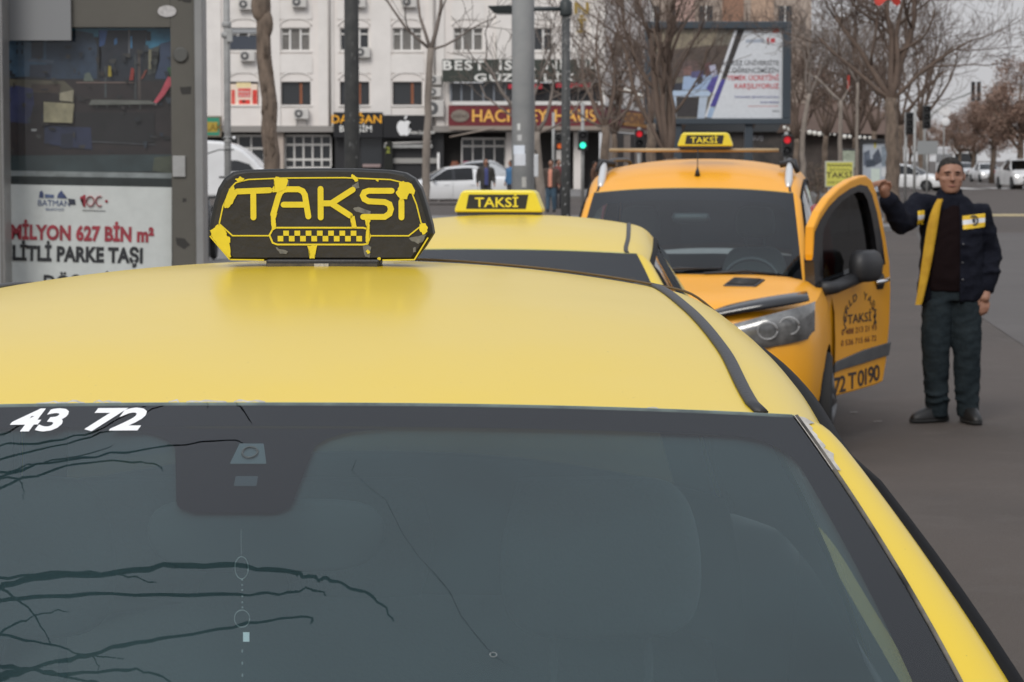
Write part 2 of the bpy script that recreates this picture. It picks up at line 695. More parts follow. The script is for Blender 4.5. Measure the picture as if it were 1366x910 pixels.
# ================================================================ cars
black_trim = mat('black_trim', (0.022, 0.022, 0.024), rough=0.5, bump=0.1, bscale=200)
gloss_black = mat('gloss_black', (0.012, 0.012, 0.014), rough=0.12, coat=0.5)
rubber = mat('rubber', (0.02, 0.02, 0.02), rough=0.8)
alloy = mat('alloy', (0.16, 0.16, 0.165), rough=0.45, metal=0.6)
steel = mat('steel', (0.42, 0.42, 0.42), rough=0.45, metal=0.7, var=0.3, vscale=8)
chrome = mat('chrome', (0.75, 0.75, 0.76), rough=0.12, metal=1.0)
interior = mat('interior_cloth', (0.045, 0.050, 0.052), rough=0.9)
seat_cloth = mat('seat_cloth', (0.075, 0.085, 0.085), rough=0.9, bump=.3, bscale=150)
headlamp = mat('headlamp', (0.26, 0.26, 0.255), rough=0.15, metal=0.3, coat=.8, var=.65, vscale=11)
amber = mat('tail_red', (0.35, 0.015, 0.012), rough=0.2, coat=1)
frit = mat('frit', (0.004, 0.004, 0.006), rough=0.95, spec=0.02)
ws_glass = glass_mat('windshield_glass', (0.70, 0.85, 0.87), ior=1.435, film=0.004)
side_glass = glass_mat('side_glass', (0.50, 0.56, 0.56), ior=1.55)
dark_glass = glass_mat('tinted_glass', (0.02, 0.022, 0.024), ior=1.55)
white_print = mat('white_print', (0.82, 0.82, 0.82), rough=0.5)
plate_white = mat('plate_white', (0.78, 0.78, 0.76), rough=0.4)


def paint(name, col, dust=(0.55, 0.50, 0.36), dusty=0.10, coatr=0.16, coat=0.7, rough=0.42):
    if name in _mats:
        return _mats[name]
    m = mat(name, col, rough=rough, coat=coat, coatr=coatr)
    nt = m.node_tree
    b = nt.nodes['Principled BSDF']
    tc = nt.nodes.new('ShaderNodeTexCoord')
    n = nt.nodes.new('ShaderNodeTexNoise'); n.inputs['Scale'].default_value = 2.6; n.inputs['Detail'].default_value = 9
    nt.links.new(tc.outputs['Object'], n.inputs['Vector'])
    mr = nt.nodes.new('ShaderNodeMapRange')
    mr.inputs['From Min'].default_value = .38; mr.inputs['From Max'].default_value = .72; mr.inputs['To Max'].default_value = dusty * 2
    nt.links.new(n.outputs['Fac'], mr.inputs['Value'])
    # fine dirt specks
    n2 = nt.nodes.new('ShaderNodeTexNoise'); n2.inputs['Scale'].default_value = 260; n2.inputs['Detail'].default_value = 2
    nt.links.new(tc.outputs['Object'], n2.inputs['Vector'])
    mr2 = nt.nodes.new('ShaderNodeMapRange')
    mr2.inputs['From Min'].default_value = .73; mr2.inputs['From Max'].default_value = .80; mr2.inputs['To Max'].default_value = .5
    nt.links.new(n2.outputs['Fac'], mr2.inputs['Value'])
    mx = nt.nodes.new('ShaderNodeMix'); mx.data_type = 'RGBA'
    mx.inputs['A'].default_value = tuple(col) + (1,); mx.inputs['B'].default_value = tuple(dust) + (1,)
    nt.links.new(mr.outputs['Result'], mx.inputs['Factor'])
    mx2 = nt.nodes.new('ShaderNodeMix'); mx2.data_type = 'RGBA'
    nt.links.new(mr2.outputs['Result'], mx2.inputs['Factor'])
    nt.links.new(mx.outputs['Result'], mx2.inputs['A']); mx2.inputs['B'].default_value = (0.12, 0.10, 0.05, 1)
    nt.links.new(mx2.outputs['Result'], b.inputs['Base Color'])
    mr3 = nt.nodes.new('ShaderNodeMapRange')
    mr3.inputs['From Min'].default_value = .3; mr3.inputs['From Max'].default_value = .75
    mr3.inputs['To Min'].default_value = coatr * .8; mr3.inputs['To Max'].default_value = coatr * 1.7
    nt.links.new(n.outputs['Fac'], mr3.inputs['Value'])
    nt.links.new(mr3.outputs['Result'], b.inputs['Coat Roughness'])
    return m


yellow = paint('taxi_yellow', (0.735, 0.512, 0.012), dusty=.06, coatr=0.16, coat=0.40)
orange = paint('van_orange', (0.85, 0.365, 0.004), dust=(0.7, 0.36, 0.10), dusty=.04, coatr=.12, coat=.22)
white_paint = paint('white_paint', (0.74, 0.74, 0.74), dust=(.5, .5, .48), coatr=.1)
grey_paint = paint('silver_paint', (0.42, 0.43, 0.44), dust=(.35, .34, .33), coatr=.1)


class Shell:
    """greenhouse surface of a car: windshield, roof and rear glass in one smooth sweep (local frame: y runs to the rear,
    y = 0 at the top edge of the windshield, x to the car's left)"""
    def __init__(self, tab, ws=None):
        self.ws = ws or {}
        t = np.array(tab, float)
        self.ys = t[:, 0]
        self.t = t

    def col(self, k, y):
        if k in self.ws and y <= 0:                 # the windshield is one plain curve
            a, b, c = self.ws[k]
            return a + b * y + c * y * y
        return mono(self.ys, self.t[:, k], y)

    # columns: 0 y, 1 zc, 2 half width of glass/roof, 3 drop at edge, 4 bow, 5 rail outer x, 6 rail drop, 7 belt x, 8 belt z
    def top(self, x, y):
        w = float(self.col(2, y)); u = abs(x) / w
        return Vector((x, y + float(self.col(4, y)) * u * u, float(self.col(1, y)) - float(self.col(3, y)) * u ** 2.3))

    def top_row(self, y, us):
        w = self.col(2, y); zc = self.col(1, y); dz = self.col(3, y); bo = self.col(4, y)
        return [(float(w * u), float(y + bo * u * u), float(zc - dz * abs(u) ** 2.3)) for u in us]

    def rail_row(self, y, side, n=8, lift=0.0):
        w, zc, dz, bo = (float(self.col(k, y)) for k in (2, 1, 3, 4))
        xo, do = float(self.col(5, y)), float(self.col(6, y))
        a = Vector((w, 0, zc - dz)); e = Vector((xo, 0, zc - do)); c = Vector((w + (xo - w) * .72, 0, zc - dz - (do - dz) * .12))
        out = []
        for i in range(n + 1):
            t = i / n
            p = a * (1 - t) ** 2 + c * 2 * t * (1 - t) + e * t * t
            out.append((p.x * side, y + bo, p.z + lift))
        return out

    def side_row(self, y, side, n=6, inset=0.0):
        xo, do, xb, zb, bo, zc = (float(self.col(k, y)) for k in (5, 6, 7, 8, 4, 1))
        zo = zc - do
        out = []
        for i in range(n + 1):
            t = i / n
            out.append((side * (xo + (xb - xo) * (t + .35 * t * (1 - t)) - inset), y + bo, zo + (zb - zo) * t))
        return out


def wheel(parent, x, y, r, w, side):
    mb = MB().lathe([(r * .60, -w / 2), (r * .88, -w / 2), (r * .97, -w * .42), (r, -w * .2), (r, w * .2), (r * .97, w * .42), (r * .88, w / 2), (r * .60, w / 2)], 28, 'x', (0, 0, 0))
    o = mb.build('wheel', rubber, parent, True)
    autosmooth(o, 40)
    o.location = (x, y, r)
    rb = MB().lathe([(r * .62, side * w * .30), (r * .62, side * w * .46), (r * .56, side * w * .47), (r * .54, side * w * .36)], 24, 'x')
    for k in range(5):
        a = 2 * math.pi * k / 5 + .3
        c, s = math.cos(a), math.sin(a)
        p0 = Vector((side * w * .44, .02 * c, .02 * s)); p1 = Vector((side * w * .40, r * .57 * c, r * .57 * s))
        rb.tube([p0, p1], [r * .13, r * .09], 6)
    rb.lathe([(r * .15, side * w * .3), (r * .15, side * w * .46), (r * .08, side * w * .50)], 12, 'x')
    rb.build('rim', alloy, o, True)
    return o


def car_body(parent, secs, tub, wheels, pm, n_arch=.36, name='body', arch_mat=None):
    """lower body swept from sections: (y, w, zlow, zshoulder, zdeck); tub = (y0, y1) the open cabin"""
    t = np.array(secs, float)
    ys = np.concatenate([np.linspace(t[i, 0], t[i + 1, 0], 5)[:-1] for i in range(len(t) - 1)] + [[t[-1, 0]]])
    ys = np.unique(np.concatenate([ys, [tub[0] - .02, tub[0] + .02, tub[1] - .02, tub[1] + .02]]))
    rows, mrow = [], []
    for y in ys:
        w, zl, zs, zd = (float(mono(t[:, 0], t[:, k], y)) for k in (1, 2, 3, 4))
        inside = tub[0] < y < tub[1]
        h = zs - zl
        half = [(0, zl), (w * .86, zl), (w * .965, zl + .05), (w * .99, zl + h * .22), (w, zl + h * .45), (w * .995, zl + h * .68), (w * .97, zl + h * .88), (w * .935, zs - .01), (w * .90, zs)]
        if inside:
            half += [(w * .87, zs - .015), (w * .85, zs - .25), (w * .80, zl + .14), (w * .3, zl + .12), (0, zl + .12)]
        else:
            half += [(w * .84, zs + (zd - zs) * .45), (w * .70, zs + (zd - zs) * .78), (w * .48, zs + (zd - zs) * .93), (w * .24, zd - .003), (0, zd)]
        full = half + [(-x, z) for x, z in reversed(half[1:-1])]
        rows.append([(x, float(y), z) for x, z in full])
        mrow.append(inside)
    nc = len(rows[0])
    mb = MB()
    mb.grid(rows, 0, True)
    k = 0
    for i in range(len(rows) - 1):
        for j in range(nc):
            if (mrow[i] or mrow[i + 1]) and 8 <= j <= nc - 9:
                mb.m[k] = 1
            k += 1
    mb.f.append(tuple(range(nc))); mb.m.append(0)
    mb.f.append(tuple((len(rows) - 1) * nc + j for j in reversed(range(nc)))); mb.m.append(0)
    o = mb.build(name, [pm, interior], parent)
    fix_normals(o)
    for (wy, wr) in wheels:
        cm = MB().lathe([(wr, -1.2), (wr, 1.2)], 32, 'x', (0, wy, wr - .045), 1)
        # keep the middle of the car: two short cutters instead of one through the cabin
        for side in (-1, 1):
            cm = MB().lathe([(wr, min(side * .60, side * 1.2)), (wr, max(side * .60, side * 1.2))], 32, 'x', (0, wy, wr - .05), 1)
            co = cm.build('cutter', [pm, interior])
            fix_normals(co)
            co.matrix_world = parent.matrix_world
            cut(o, co)
    autosmooth(o, 28)
    return o


def seat(parent, x, y, z, w=.5):
    mb = MB()
    mb.vloft([(x, y + .26, z + .10, w * .44, .09), (x, y + .30, z + .3, w * .47, .085), (x, y + .36, z + .55, w * .42, .07), (x, y + .385, z + .64, w * .30, .05)], 16, pw=.7)
    mb.vloft([(x, y, z - .06, w * .48, .27), (x, y, z + .06, w * .48, .28), (x, y, z + .10, w * .42, .24)], 16, pw=.6)
    o = mb.build('seat', seat_cloth, parent, True)
    _s = o.modifiers.new('soft', 'SUBSURF'); _s.levels = 1; _s.render_levels = 2
    hb = MB().vloft([(x, y + .41, z + .70, .10, .04), (x, y + .41, z + .74, .135, .055), (x, y + .42, z + .86, .125, .05), (x, y + .42, z + .90, .09, .03)], 16, pw=.7)
    hb.tube([(x - .06, y + .40, z + .60), (x - .06, y + .41, z + .72)], .008, 6)
    hb.tube([(x + .06, y + .40, z + .60), (x + .06, y + .41, z + .72)], .008, 6)
    _s = hb.build('headrest', seat_cloth, o, True).modifiers.new('soft', 'SUBSURF'); _s.levels = 1; _s.render_levels = 2
    return o


def steering_wheel(parent, x, y, z):
    mb = MB()
    tilt = R(62)
    pts = []
    for k in range(25):
        a = 2 * math.pi * k / 24
        pts.append((x + .18 * math.cos(a), y + .18 * math.sin(a) * math.cos(tilt), z + .18 * math.sin(a) * math.sin(tilt)))
    mb.tube(pts, .015, 8)
    mb.tube([(x - .17, y, z), (x + .17, y, z)], .016, 6)
    mb.tube([(x, y, z), (x, y - .08, z - .16)], .02, 6)
    mb.ball((x, y, z), (.06, .03, .05), 6)
    return mb.build('steering_wheel', black_trim, parent, True)


US = np.linspace(-1, 1, 41)


def greenhouse(root, sh, yA, yR, yG, pm, y_b=(.22, .34), y_c=1.08, strip=True, rail_glass=None, strip_mat=None, skip_side=()):
    """windshield > seal, roof, rear glass, rails, side windows, roof mouldings"""
    parts = {}
    ws = MB().grid([sh.top_row(y, US) for y in np.linspace(yA, 0, 34)]).build('windshield', ws_glass, root, True)
    parts['ws'] = ws
    rf = MB().grid([sh.top_row(y, US) for y in np.linspace(0.003, yR, 40)])
    # a folded lip along the front edge of the roof panel
    lip = [sh.top_row(.003, US), [(x, y - .004, z - .004) for x, y, z in sh.top_row(.003, US)], [(x, y - .001, z - .016) for x, y, z in sh.top_row(.003, US)]]
    rf.grid(lip[::-1])
    parts['roof'] = rf.build('roof', pm, root, True)
    rg = MB().grid([sh.top_row(y, US) for y in np.linspace(yR + .003, yG, 20)]).build('rear_window', dark_glass, root, True)
    parts['rg'] = rg
    for side in (-1, 1):
        mb = MB()
        ys = np.concatenate([np.linspace(yA, -.05, 26), np.linspace(-.04, -.002, 6), np.linspace(.012, .05, 6), np.linspace(.08, yG, 44)])
        mb.grid([sh.rail_row(y, side) for y in ys])
        parts['rail', side] = mb.build('roof_rail', pm, root, True)
        il = MB().grid([[(x - side * .014, y_, z - .012) for x, y_, z in sh.rail_row(y, side)] for y in ys])
        il.grid([[(x - side * .012, y_, z) for x, y_, z in sh.side_row(y, side)] for y in np.linspace(y_c, yG, 14)])
        il.build('inner_lining', interior, root, True)
        tb = MB()
        tb.tube([sh.rail_row(y, side, 8, .0)[-1] for y in np.linspace(yA + .02, yG - .02, 50)], .012, 8)
        tb.build('window_trim', mat('trim_matt', (.010, .010, .011), .7, spec=.12), root, True)
        if strip:
            edge = [Vector(sh.top_row(y, [side])[0]) + Vector((0, 0, .002)) for y in np.linspace(.012, yR - .02, 40)]
            sb = MB().tube(edge, .0078, 8, flat=.5)
            sb.build('roof_moulding', strip_mat or black_trim, root, True)
        # side windows
        for nm, a, b, m_ in (('side_window', yA + .03, y_b[0], side_glass), ('door_pillar', y_b[0], y_b[1], gloss_black), ('side_window', y_b[1], y_c, side_glass), ('quarter_panel', y_c, yG, pm)):
            if (nm, side, a < y_b[0]) in skip_side:
                continue
            MB().grid([sh.side_row(y, side, 6, .004) for y in np.linspace(a, b, 14)]).build(nm, m_, root, True)
    return parts


# ---------------------------------------------------------------- the saloon taxi
SEDAN = [
    # y     zc     half   drop  bow   railx  raildrop beltx beltz
    (-.88, 1.030, .700, .060, .190, .735, .085, .790, .950),
    (-.45, 1.258, .632, .036, .120, .678, .075, .790, .955),
    (-.10, 1.428, .572, .022, .062, .624, .068, .785, .960),
    (-.02, 1.4645, .557, .018, .050, .612, .066, .784, .962),
    (.02, 1.4765, .518, .020, .044, .608, .072, .783, .963),
    (.30, 1.528, .503, .028, .030, .598, .086, .782, .968),
    (.62, 1.563, .481, .034, .012, .580, .098, .782, .975),
    (.95, 1.578, .456, .036, -.004, .558, .104, .780, .985),
    (1.28, 1.562, .432, .038, -.02, .536, .110, .778, 1.000),
    (1.62, 1.392, .490, .045, -.05, .570, .100, .770, 1.030),
    (2.00, 1.175, .560, .050, -.09, .640, .080, .740, 1.060),
]
SEDAN_WS = {5: (.614, -.385, -.15), 7: (.784, -.05, 0.0), 2: (.556, -.36, -.15), 1: (1.4725, .47, -.0426), 3: (.017, -.050, 0.0), 4: (.048, -.160, 0.0)}
SEDAN_BODY = [
    # y     w    zlow  zshoulder zdeck
    (-1.86, .56, .34, .62, .66), (-1.80, .68, .27, .70, .745), (-1.66, .79, .22, .765, .815), (-1.3, .865, .20, .84, .905), (-.86, .885, .19, .925, 1.01),
    (-.3, .89, .19, .955, 1.01), (.6, .89, .19, .975, 1.02), (1.5, .885, .19, 1.02, 1.06), (2.05, .87, .21, 1.055, 1.155), (2.5, .82, .25, 1.02, 1.145), (2.66, .74, .30, .96, 1.08), (2.72, .62, .38, .86, .95)]


def make_sedan(name, loc, heading, pm, sign=True):
    root = empty(name, loc, heading)
    bpy.context.view_layer.update()
    sh = Shell(SEDAN, SEDAN_WS)
    parts = greenhouse(root, sh, -.88, 1.28, 2.00, pm)
    body = car_body(root, SEDAN_BODY, (-.80, 1.92), ((-1.02, .355), (1.62, .355)), pm)
    for wy in (-1.02, 1.62):
        for s in (-1, 1):
            wheel(root, s * .80, wy, .31, .20, s)
    # nose and tail
    for s in (-1, 1):
        hl = MB().vloft([(s * .66, -1.665, .60, .13, .10), (s * .68, -1.655, .66, .15, .11), (s * .70, -1.60, .725, .13, .12)], 16, pw=.8)
        hl.build('headlight', headlamp, root, True)
        tl = MB().vloft([(s * .70, 2.58, .80, .11, .09), (s * .72, 2.56, .88, .125, .11), (s * .70, 2.54, .97, .12, .10)], 16, pw=.7)
        tl.build('tail_light', amber, root, True)
        mr = MB().vloft([(s * .97, -.50, .955, .085, .05), (s * .98, -.50, 1.00, .105, .06), (s * .97, -.50, 1.06, .095, .05)], 16, pw=.75)
        mr.tube([(s * .80, -.48, .95), (s * .93, -.50, .98)], .025, 8)
        mr.build('door_mirror', gloss_black, root, True)
        for y0 in (-.08, .92):
            h = MB().tube(catmull([(s * .885, y0, .80), (s * .905, y0 + .04, .805), (s * .905, y0 + .15, .81), (s * .885, y0 + .19, .81)], 3), .011, 6)
            h.build('door_handle', pm, root, True)
        sl_ = MB()
        for yy in (-.80, .26, 1.22):
            sl_.tube([(s * .889, yy, .30), (s * .892, yy, .60), (s * .880, yy, .85), (s * .845, yy, .945)], .0035, 4)
        sl_.build('door_gap', rubber, root)
    gr = MB().box((0, -1.842, .60), (.92, .05, .10)).box((0, -1.862, .38), (.9, .04, .13))
    bevel(gr.build('grille', black_trim, root), .015)
    pl = MB().box((0, -1.892, .48), (.52, .012, .11))
    pl.build('number_plate', plate_white, root)
    pl = MB().box((0, 2.728, .80), (.52, .012, .11))
    pl.build('number_plate', plate_white, root)
    # cabin
    for x in (-.37, .37):
        seat(root, x, .18, .42)
    bs = MB().vloft([(0, 1.16, .38, .64, .25), (0, 1.16, .52, .64, .26)], 20, pw=.5)
    bs.vloft([(0, 1.40, .45, .62, .08), (0, 1.48, .8, .60, .08), (0, 1.52, 1.02, .56, .06)], 20, pw=.5)
    bs.build('rear_seat', seat_cloth, root, True)
    db = MB().vloft([(0, -.48, .62, .72, .16), (0, -.52, .82, .72, .24), (0, -.56, .915, .70, .22), (0, -.60, .935, .64, .15)], 24, pw=.55)
    db.build('dashboard', interior, root, True)
    steering_wheel(root, .37, -.18, .86)
    MB().grid([[(x, y_ - .09 * (abs(x) / .56) ** 2, z_ - .055 * (abs(x) / .56) ** 2.3) for x in np.linspace(-.62, .62, 15)] for y_, z_ in ((1.48, 1.02), (1.60, 1.13), (1.82, 1.195), (1.94, 1.200), (1.992, 1.178))]).build('parcel_shelf', interior, root, True)
    for x in (-.36, 0, .36):
        MB().vloft([(x, 1.50, 1.02, .11, .05), (x, 1.52, 1.10, .125, .06), (x, 1.53, 1.20, .10, .045)], 14, pw=.7).build('rear_headrest', seat_cloth, root, True)
    liner = MB().grid([[(x * .93, y, z - .03) for x, y, z in sh.top_row(yy, np.linspace(-1, 1, 15))] for yy in np.linspace(.03, 1.22, 14)])
    liner.build('headliner', mat('headliner', (.10, .10, .10), .95), root, True)
    return root, sh, parts


TAXI_LOC, TAXI_HEAD = (-.262, 2.597, 0), R(-0.4)
taxi, tsh, tparts = make_sedan('yellow_taxi', TAXI_LOC, TAXI_HEAD, yellow)
tag(taxi, 'nearest yellow taxi, roof and windshield filling the foreground', 'taxi')
bpy.context.view_layer.update()
TM = Matrix.Translation(TAXI_LOC) @ Matrix.Rotation(TAXI_HEAD, 4, 'Z')
TMI = TM.inverted()

# plain sedan kept aside for the other cars before the details of the first taxi are added
second = copy_tree(taxi)


def ws_y(py, x=0.0):
    """y parameter on the windshield whose centre shows at photo height py"""
    lo, hi = -.85, 0.0
    for _ in range(40):
        mid = (lo + hi) / 2
        p = TM @ tsh.top(x, mid)
        k = p - Vector((0, 0, EYE))
        fwd = k.y * _ct - k.z * _st
        upv = k.y * _st + k.z * _ct
        v = CYP - FPX * upv / fwd
        if v > py:
            lo = mid
        else:
            hi = mid
    return (lo + hi) / 2


ws = tparts['ws']


def ws_pt(x, y, off=0.0):
    p = tsh.top(x, y)
    e = .002
    n = (tsh.top(x + e, y) - tsh.top(x - e, y)).cross(tsh.top(x, min(y + e, 0)) - tsh.top(x, y - e)).normalized()
    return p + n * off


# printed black border under the glass
OFF = -.0025
yt = ws_y(566)
fb = MB()
fb.grid([[ws_pt(u * float(tsh.col(2, y)) * .998, y, OFF) for u in np.linspace(-1, 1, 41)] for y in np.linspace(yt, -.001, 6)])


def inner_half(y):
    m_ = .030 + .022 * min(1, (yt - y) / .5)
    hw = float(tsh.col(2, y)) - m_
    r_ = .05
    d = yt - y
    if d < r_:
        hw = hw - r_ + math.sqrt(max(0, r_ * r_ - (r_ - d) ** 2))
    return hw


yrows = np.concatenate([np.linspace(yt, yt - .05, 14), np.linspace(yt - .06, -.879, 26)])
for s in (-1, 1):
    fb.grid([[ws_pt(s * (inner_half(y) + (float(tsh.col(2, y)) * .998 - inner_half(y)) * t), y, OFF) for t in np.linspace(0, 1, 6)] for y in yrows])
fb.grid([[ws_pt(u * inner_half(y), y, OFF) for u in np.linspace(-1, 1, 31)] for y in np.linspace(-.879, -.83, 4)])
fb.build('border_print', frit, ws, True)
# teal dust film inside the glass: blue-green cabin light put into its colour
dust_haze_m = bpy.data.materials.new('dust_haze')
dust_haze_m.use_nodes = True
_n = dust_haze_m.node_tree
_n.nodes.clear()
_o, _t, _d, _m = (_n.nodes.new('ShaderNode' + k) for k in ('OutputMaterial', 'BsdfTransparent', 'BsdfDiffuse', 'MixShader'))
_d.inputs['Color'].default_value = (.36, .50, .52, 1)
_tc, _nz, _mr = (_n.nodes.new('ShaderNode' + k) for k in ('TexCoord', 'TexNoise', 'MapRange'))
_nz.inputs['Scale'].default_value = 3.0
_nz.inputs['Detail'].default_value = 7
_mr.inputs['From Min'].default_value = .25; _mr.inputs['From Max'].default_value = .75
_mr.inputs['To Min'].default_value = .065; _mr.inputs['To Max'].default_value = .12
_n.links.new(_tc.outputs['Object'], _nz.inputs['Vector'])
_n.links.new(_nz.outputs['Fac'], _mr.inputs['Value'])
_n.links.new(_mr.outputs['Result'], _m.inputs[0])
_n.links.new(_t.outputs[0], _m.inputs[1]); _n.links.new(_d.outputs[0], _m.inputs[2]); _n.links.new(_m.outputs[0], _o.inputs['Surface'])
MB().grid([[ws_pt(u * float(tsh.col(2, y)) * .995, y, -.009) for u in np.linspace(-1, 1, 31)] for y in np.linspace(-.87, -.01, 24)]).build('dust_haze', dust_haze_m, ws, True)
# sensor housing patch, flaring into the border
ytop, y1_, y2_, yb = ws_y(567), ws_y(600), ws_y(660), ws_y(679)
sp = MB()
rows = []
for i, y in enumerate(np.linspace(ytop, yb, 26)):
    if y > y1_:
        t = (ytop - y) / (ytop - y1_)
        hw = .068 + .075 * (1 - math.sqrt(max(0, 1 - (1 - t) ** 2)))
    elif y > y2_:
        hw = .068 - .011 * (y1_ - y) / (y1_ - y2_)
    else:
        t = min(1, (y2_ - y) / (y2_ - yb))
        hw = .057 - .018 * (1 - math.sqrt(max(0, 1 - t * t)))
    rows.append([ws_pt(-.004 + u * hw, y, OFF - .0015) for u in np.linspace(-1, 1, 15)])
sp.grid(rows)
sp.build('sensor_cover', frit, ws, True)
win = MB()
ya, ybw = ws_y(590), ws_y(617)
win.grid([[ws_pt(.003 + u * (.012 + .006 * t), ya + (ybw - ya) * t, OFF + .001) for u in np.linspace(-1, 1, 5)] for t in np.linspace(0, 1, 5)])
cw = win.build('camera_window', mat('sensor_glass', (.05, .062, .066), .5), ws, True)
ring = MB()
yc = ws_y(603)
ring.tube([ws_pt(.003 + .0075 * math.cos(a), yc + .009 * math.sin(a), OFF + .002) for a in np.linspace(0, 2 * math.pi, 25)], .0012, 6)
ring.build('lens_ring', mat('lens_ring', (.05, .06, .06), .4), cw, True)
dd = MB().grid([[ws_pt(.004 + u * .011, ws_y(640) + t * .008, OFF + .001) for u in np.linspace(-1, 1, 4)] for t in np.linspace(-1, 1, 3)])  # dark blue patch: a faint bluish glow put into the colour
dd.build('sensor_glow', mat('sensor_glow', (.008, .012, .016), .5), ws, True)

# white numerals stuck on the glass
for s_, x0, x1 in (('43', 4, 80), ('72', 108, 187)):
    v, fs = text_mesh(s_, 1.0, bold=.035, shear=.25, align='LEFT', spacing=1.0)
    wmax, wmin = v[:, 0].max(), v[:, 0].min()
    ybot, ytp = ws_y(573), ws_y(545)
    xa, xb_ = (x0 - 683) / 1335 + .262, (x1 - 683) / 1335 + .262
    nb = MB().add([ws_pt(xa + (p[0] - wmin) / (wmax - wmin) * (xb_ - xa), ybot + (ytp - ybot) * p[2], .0004) for p in v], fs)
    nb.build('numeral', white_print, ws)

# crack running down the glass
def ws_hit(px, py):
    d = ray(px, py)
    o_ = TMI @ Vector((0, 0, EYE)); dl = (TMI.to_3x3() @ d)
    x = (px - 683) / 1380 + .262
    y = ws_y(py)
    for _ in range(25):
        p = tsh.top(x, y); e = 1e-3
        px_, py_ = (tsh.top(x + e, y) - p) / e, (p - tsh.top(x, y - e)) / e
        A = Matrix(((px_.x, py_.x, -dl.x), (px_.y, py_.y, -dl.y), (px_.z, py_.z, -dl.z)))
        k = (o_ - p)
        try:
            sol = A.inverted() @ k
        except ValueError:
            break
        x += max(-.1, min(.1, sol.x)); y += max(-.1, min(.1, sol.y))
        y = max(-.86, min(-.001, y))
        if abs(sol.x) + abs(sol.y) < 1e-6:
            break
    return x, y


crk = [(475, 615), (469, 628), (492, 650), (515, 668), (537, 712), (560, 745), (582, 768), (600, 790), (615, 822), (635, 848), (658, 875), (676, 886), (692, 892)]
cpts = [ws_hit(*p) for p in crk]
cb = MB().tube([ws_pt(x, y, .0006) for x, y in cpts], [.00010] * 6 + [.00017] * 5 + [.00010] * 2, 4)
cb.build('crack', mat('crack', (.022, .026, .028), 1.0, spec=.0), ws)
cb = MB()
xx, yy = ws_hit(658, 874)
cb.tube([ws_pt(xx + .003 * math.cos(a), yy + .003 * math.sin(a), .0006) for a in np.linspace(0, 2 * math.pi, 11)], .0005, 4)
cb.build('stone_chip', mat('chip', (.22, .24, .24), .3), ws)

# seal and flaking filler along the windshield edge
se = MB()
per = [tsh.top_row(0, [u])[0] for u in np.linspace(-.995, .995, 60)]
se.tube([(x, y + .001, z - .003) for x, y, z in per], .0028, 6)
se.build('windshield_seal', mat('seal', (.10, .09, .085), .8, col2=(.30, .27, .22), vscale=25), taxi, True)
for s in (-1, 1):
    se = MB().tube([Vector(tsh.top_row(y, [s])[0]) + Vector((0, 0, .0005)) for y in np.linspace(-.88, -.004, 60)], .0024, 6)
    se.build('windshield_seal', mat('seal_side', (.025, .024, .022), .9, col2=(.20, .18, .15), vscale=14), taxi, True)
random.seed(4)
flake = mat('flake', (.55, .52, .47), .8, var=.35, vscale=60)
for a, b in ((42, 108), (120, 158), (222, 236), (246, 300), (310, 352), (862, 884), (950, 968)):
    xa, xb_ = (a - 683) / 1309 + .262, (b - 683) / 1309 + .262
    n_ = max(4, int((b - a) / 6))
    top_, bot_ = [], []
    for i in range(n_ + 1):
        x = xa + (xb_ - xa) * i / n_
        h = .0015 + .0075 * random.random() ** 1.4 if 0 < i < n_ else .0005
        hm = float(tsh.col(2, .03))
        x = max(-.515, min(.545, x))
        if x < .515:
            q = tsh.top(x, .0035 + h); q0 = tsh.top(x, .0032)
        else:
            q = tsh.top(min(x, .54), -.004 + h); q0 = tsh.top(min(x, .54), -.008)
        top_.append((q.x, q.y, q.z + .0006)); bot_.append((q0.x, q0.y - .003, q0.z - .0012 - .0015 * random.random()))
    MB().grid([bot_, top_]).build('paint_flake', flake, taxi)
# chipped corner of the pillar
ch = MB()
pts = []
for i in range(16):
    y = -.005 - i * .006
    p = Vector(tsh.rail_row(y, 1, 8)[0])
    q = Vector(tsh.rail_row(y, 1, 8)[1 if random.random() > .45 or i > 10 else 2])
    pts.append([p + Vector((-.003, 0, .002)), p.lerp(q, .35 + .5 * random.random()) + Vector((0, 0, .0022))])
ch.grid(pts).build('paint_flake', flake, taxi)
# inner mirror
im = MB().vloft([(0, 0, -.035, .10, .018), (0, 0, 0, .125, .022), (0, 0, .035, .11, .018)], 18, pw=.6)
io = im.build('inner_mirror', mat('mirror_back', (.020, .022, .022), .95, spec=.03), taxi, True)
_s = io.modifiers.new('soft', 'SUBSURF'); _s.levels = 1; _s.render_levels = 2
io.location = (.02, -.10, 1.350)
ml = MB().tube([(0, 0, .03), (0, .015, .065)], .010, 6).build('mirror_stalk', black_trim, io, True)

# charm on a chain behind the glass
cx = (340 - 683) / 1390 + .262
hang = empty('hanging_charm', TM @ Vector((.0, -.14, 1.262)), TAXI_HEAD)
tag(hang, 'metal key rings and charm dangling behind the windshield under the mirror', 'charm')
mb = MB().tube([(0, 0, .10), (0, 0, .075)], .0005, 4)
mb.build('chain', chrome, hang)
for zc_, rx, rz in ((.062, .0065, .011), (.012, .0075, .0085)):
    MB().tube([(rx * math.cos(a), 0, zc_ + rz * math.sin(a)) for a in np.linspace(0, 2 * math.pi, 21)], .00045, 5).build('ring', mat('bright_metal', (.32, .32, .31), .3, metal=.5), hang, True)
mb = MB()
for z in (.050, .045, .040, .034, .028, .023):
    mb.ball((.0005, 0, z), .0010, 6)
mb.build('bead', mat('bright_metal', (1, 1, 1)), hang, True)
MB().box((.004, 0, -.006), (.006, .002, .009)).build('tag', white_print, hang)
mb = MB()
for z in (-.02, -.032, -.044):
    mb.ball((0, 0, z), (.0009, .0009, .002), 6)
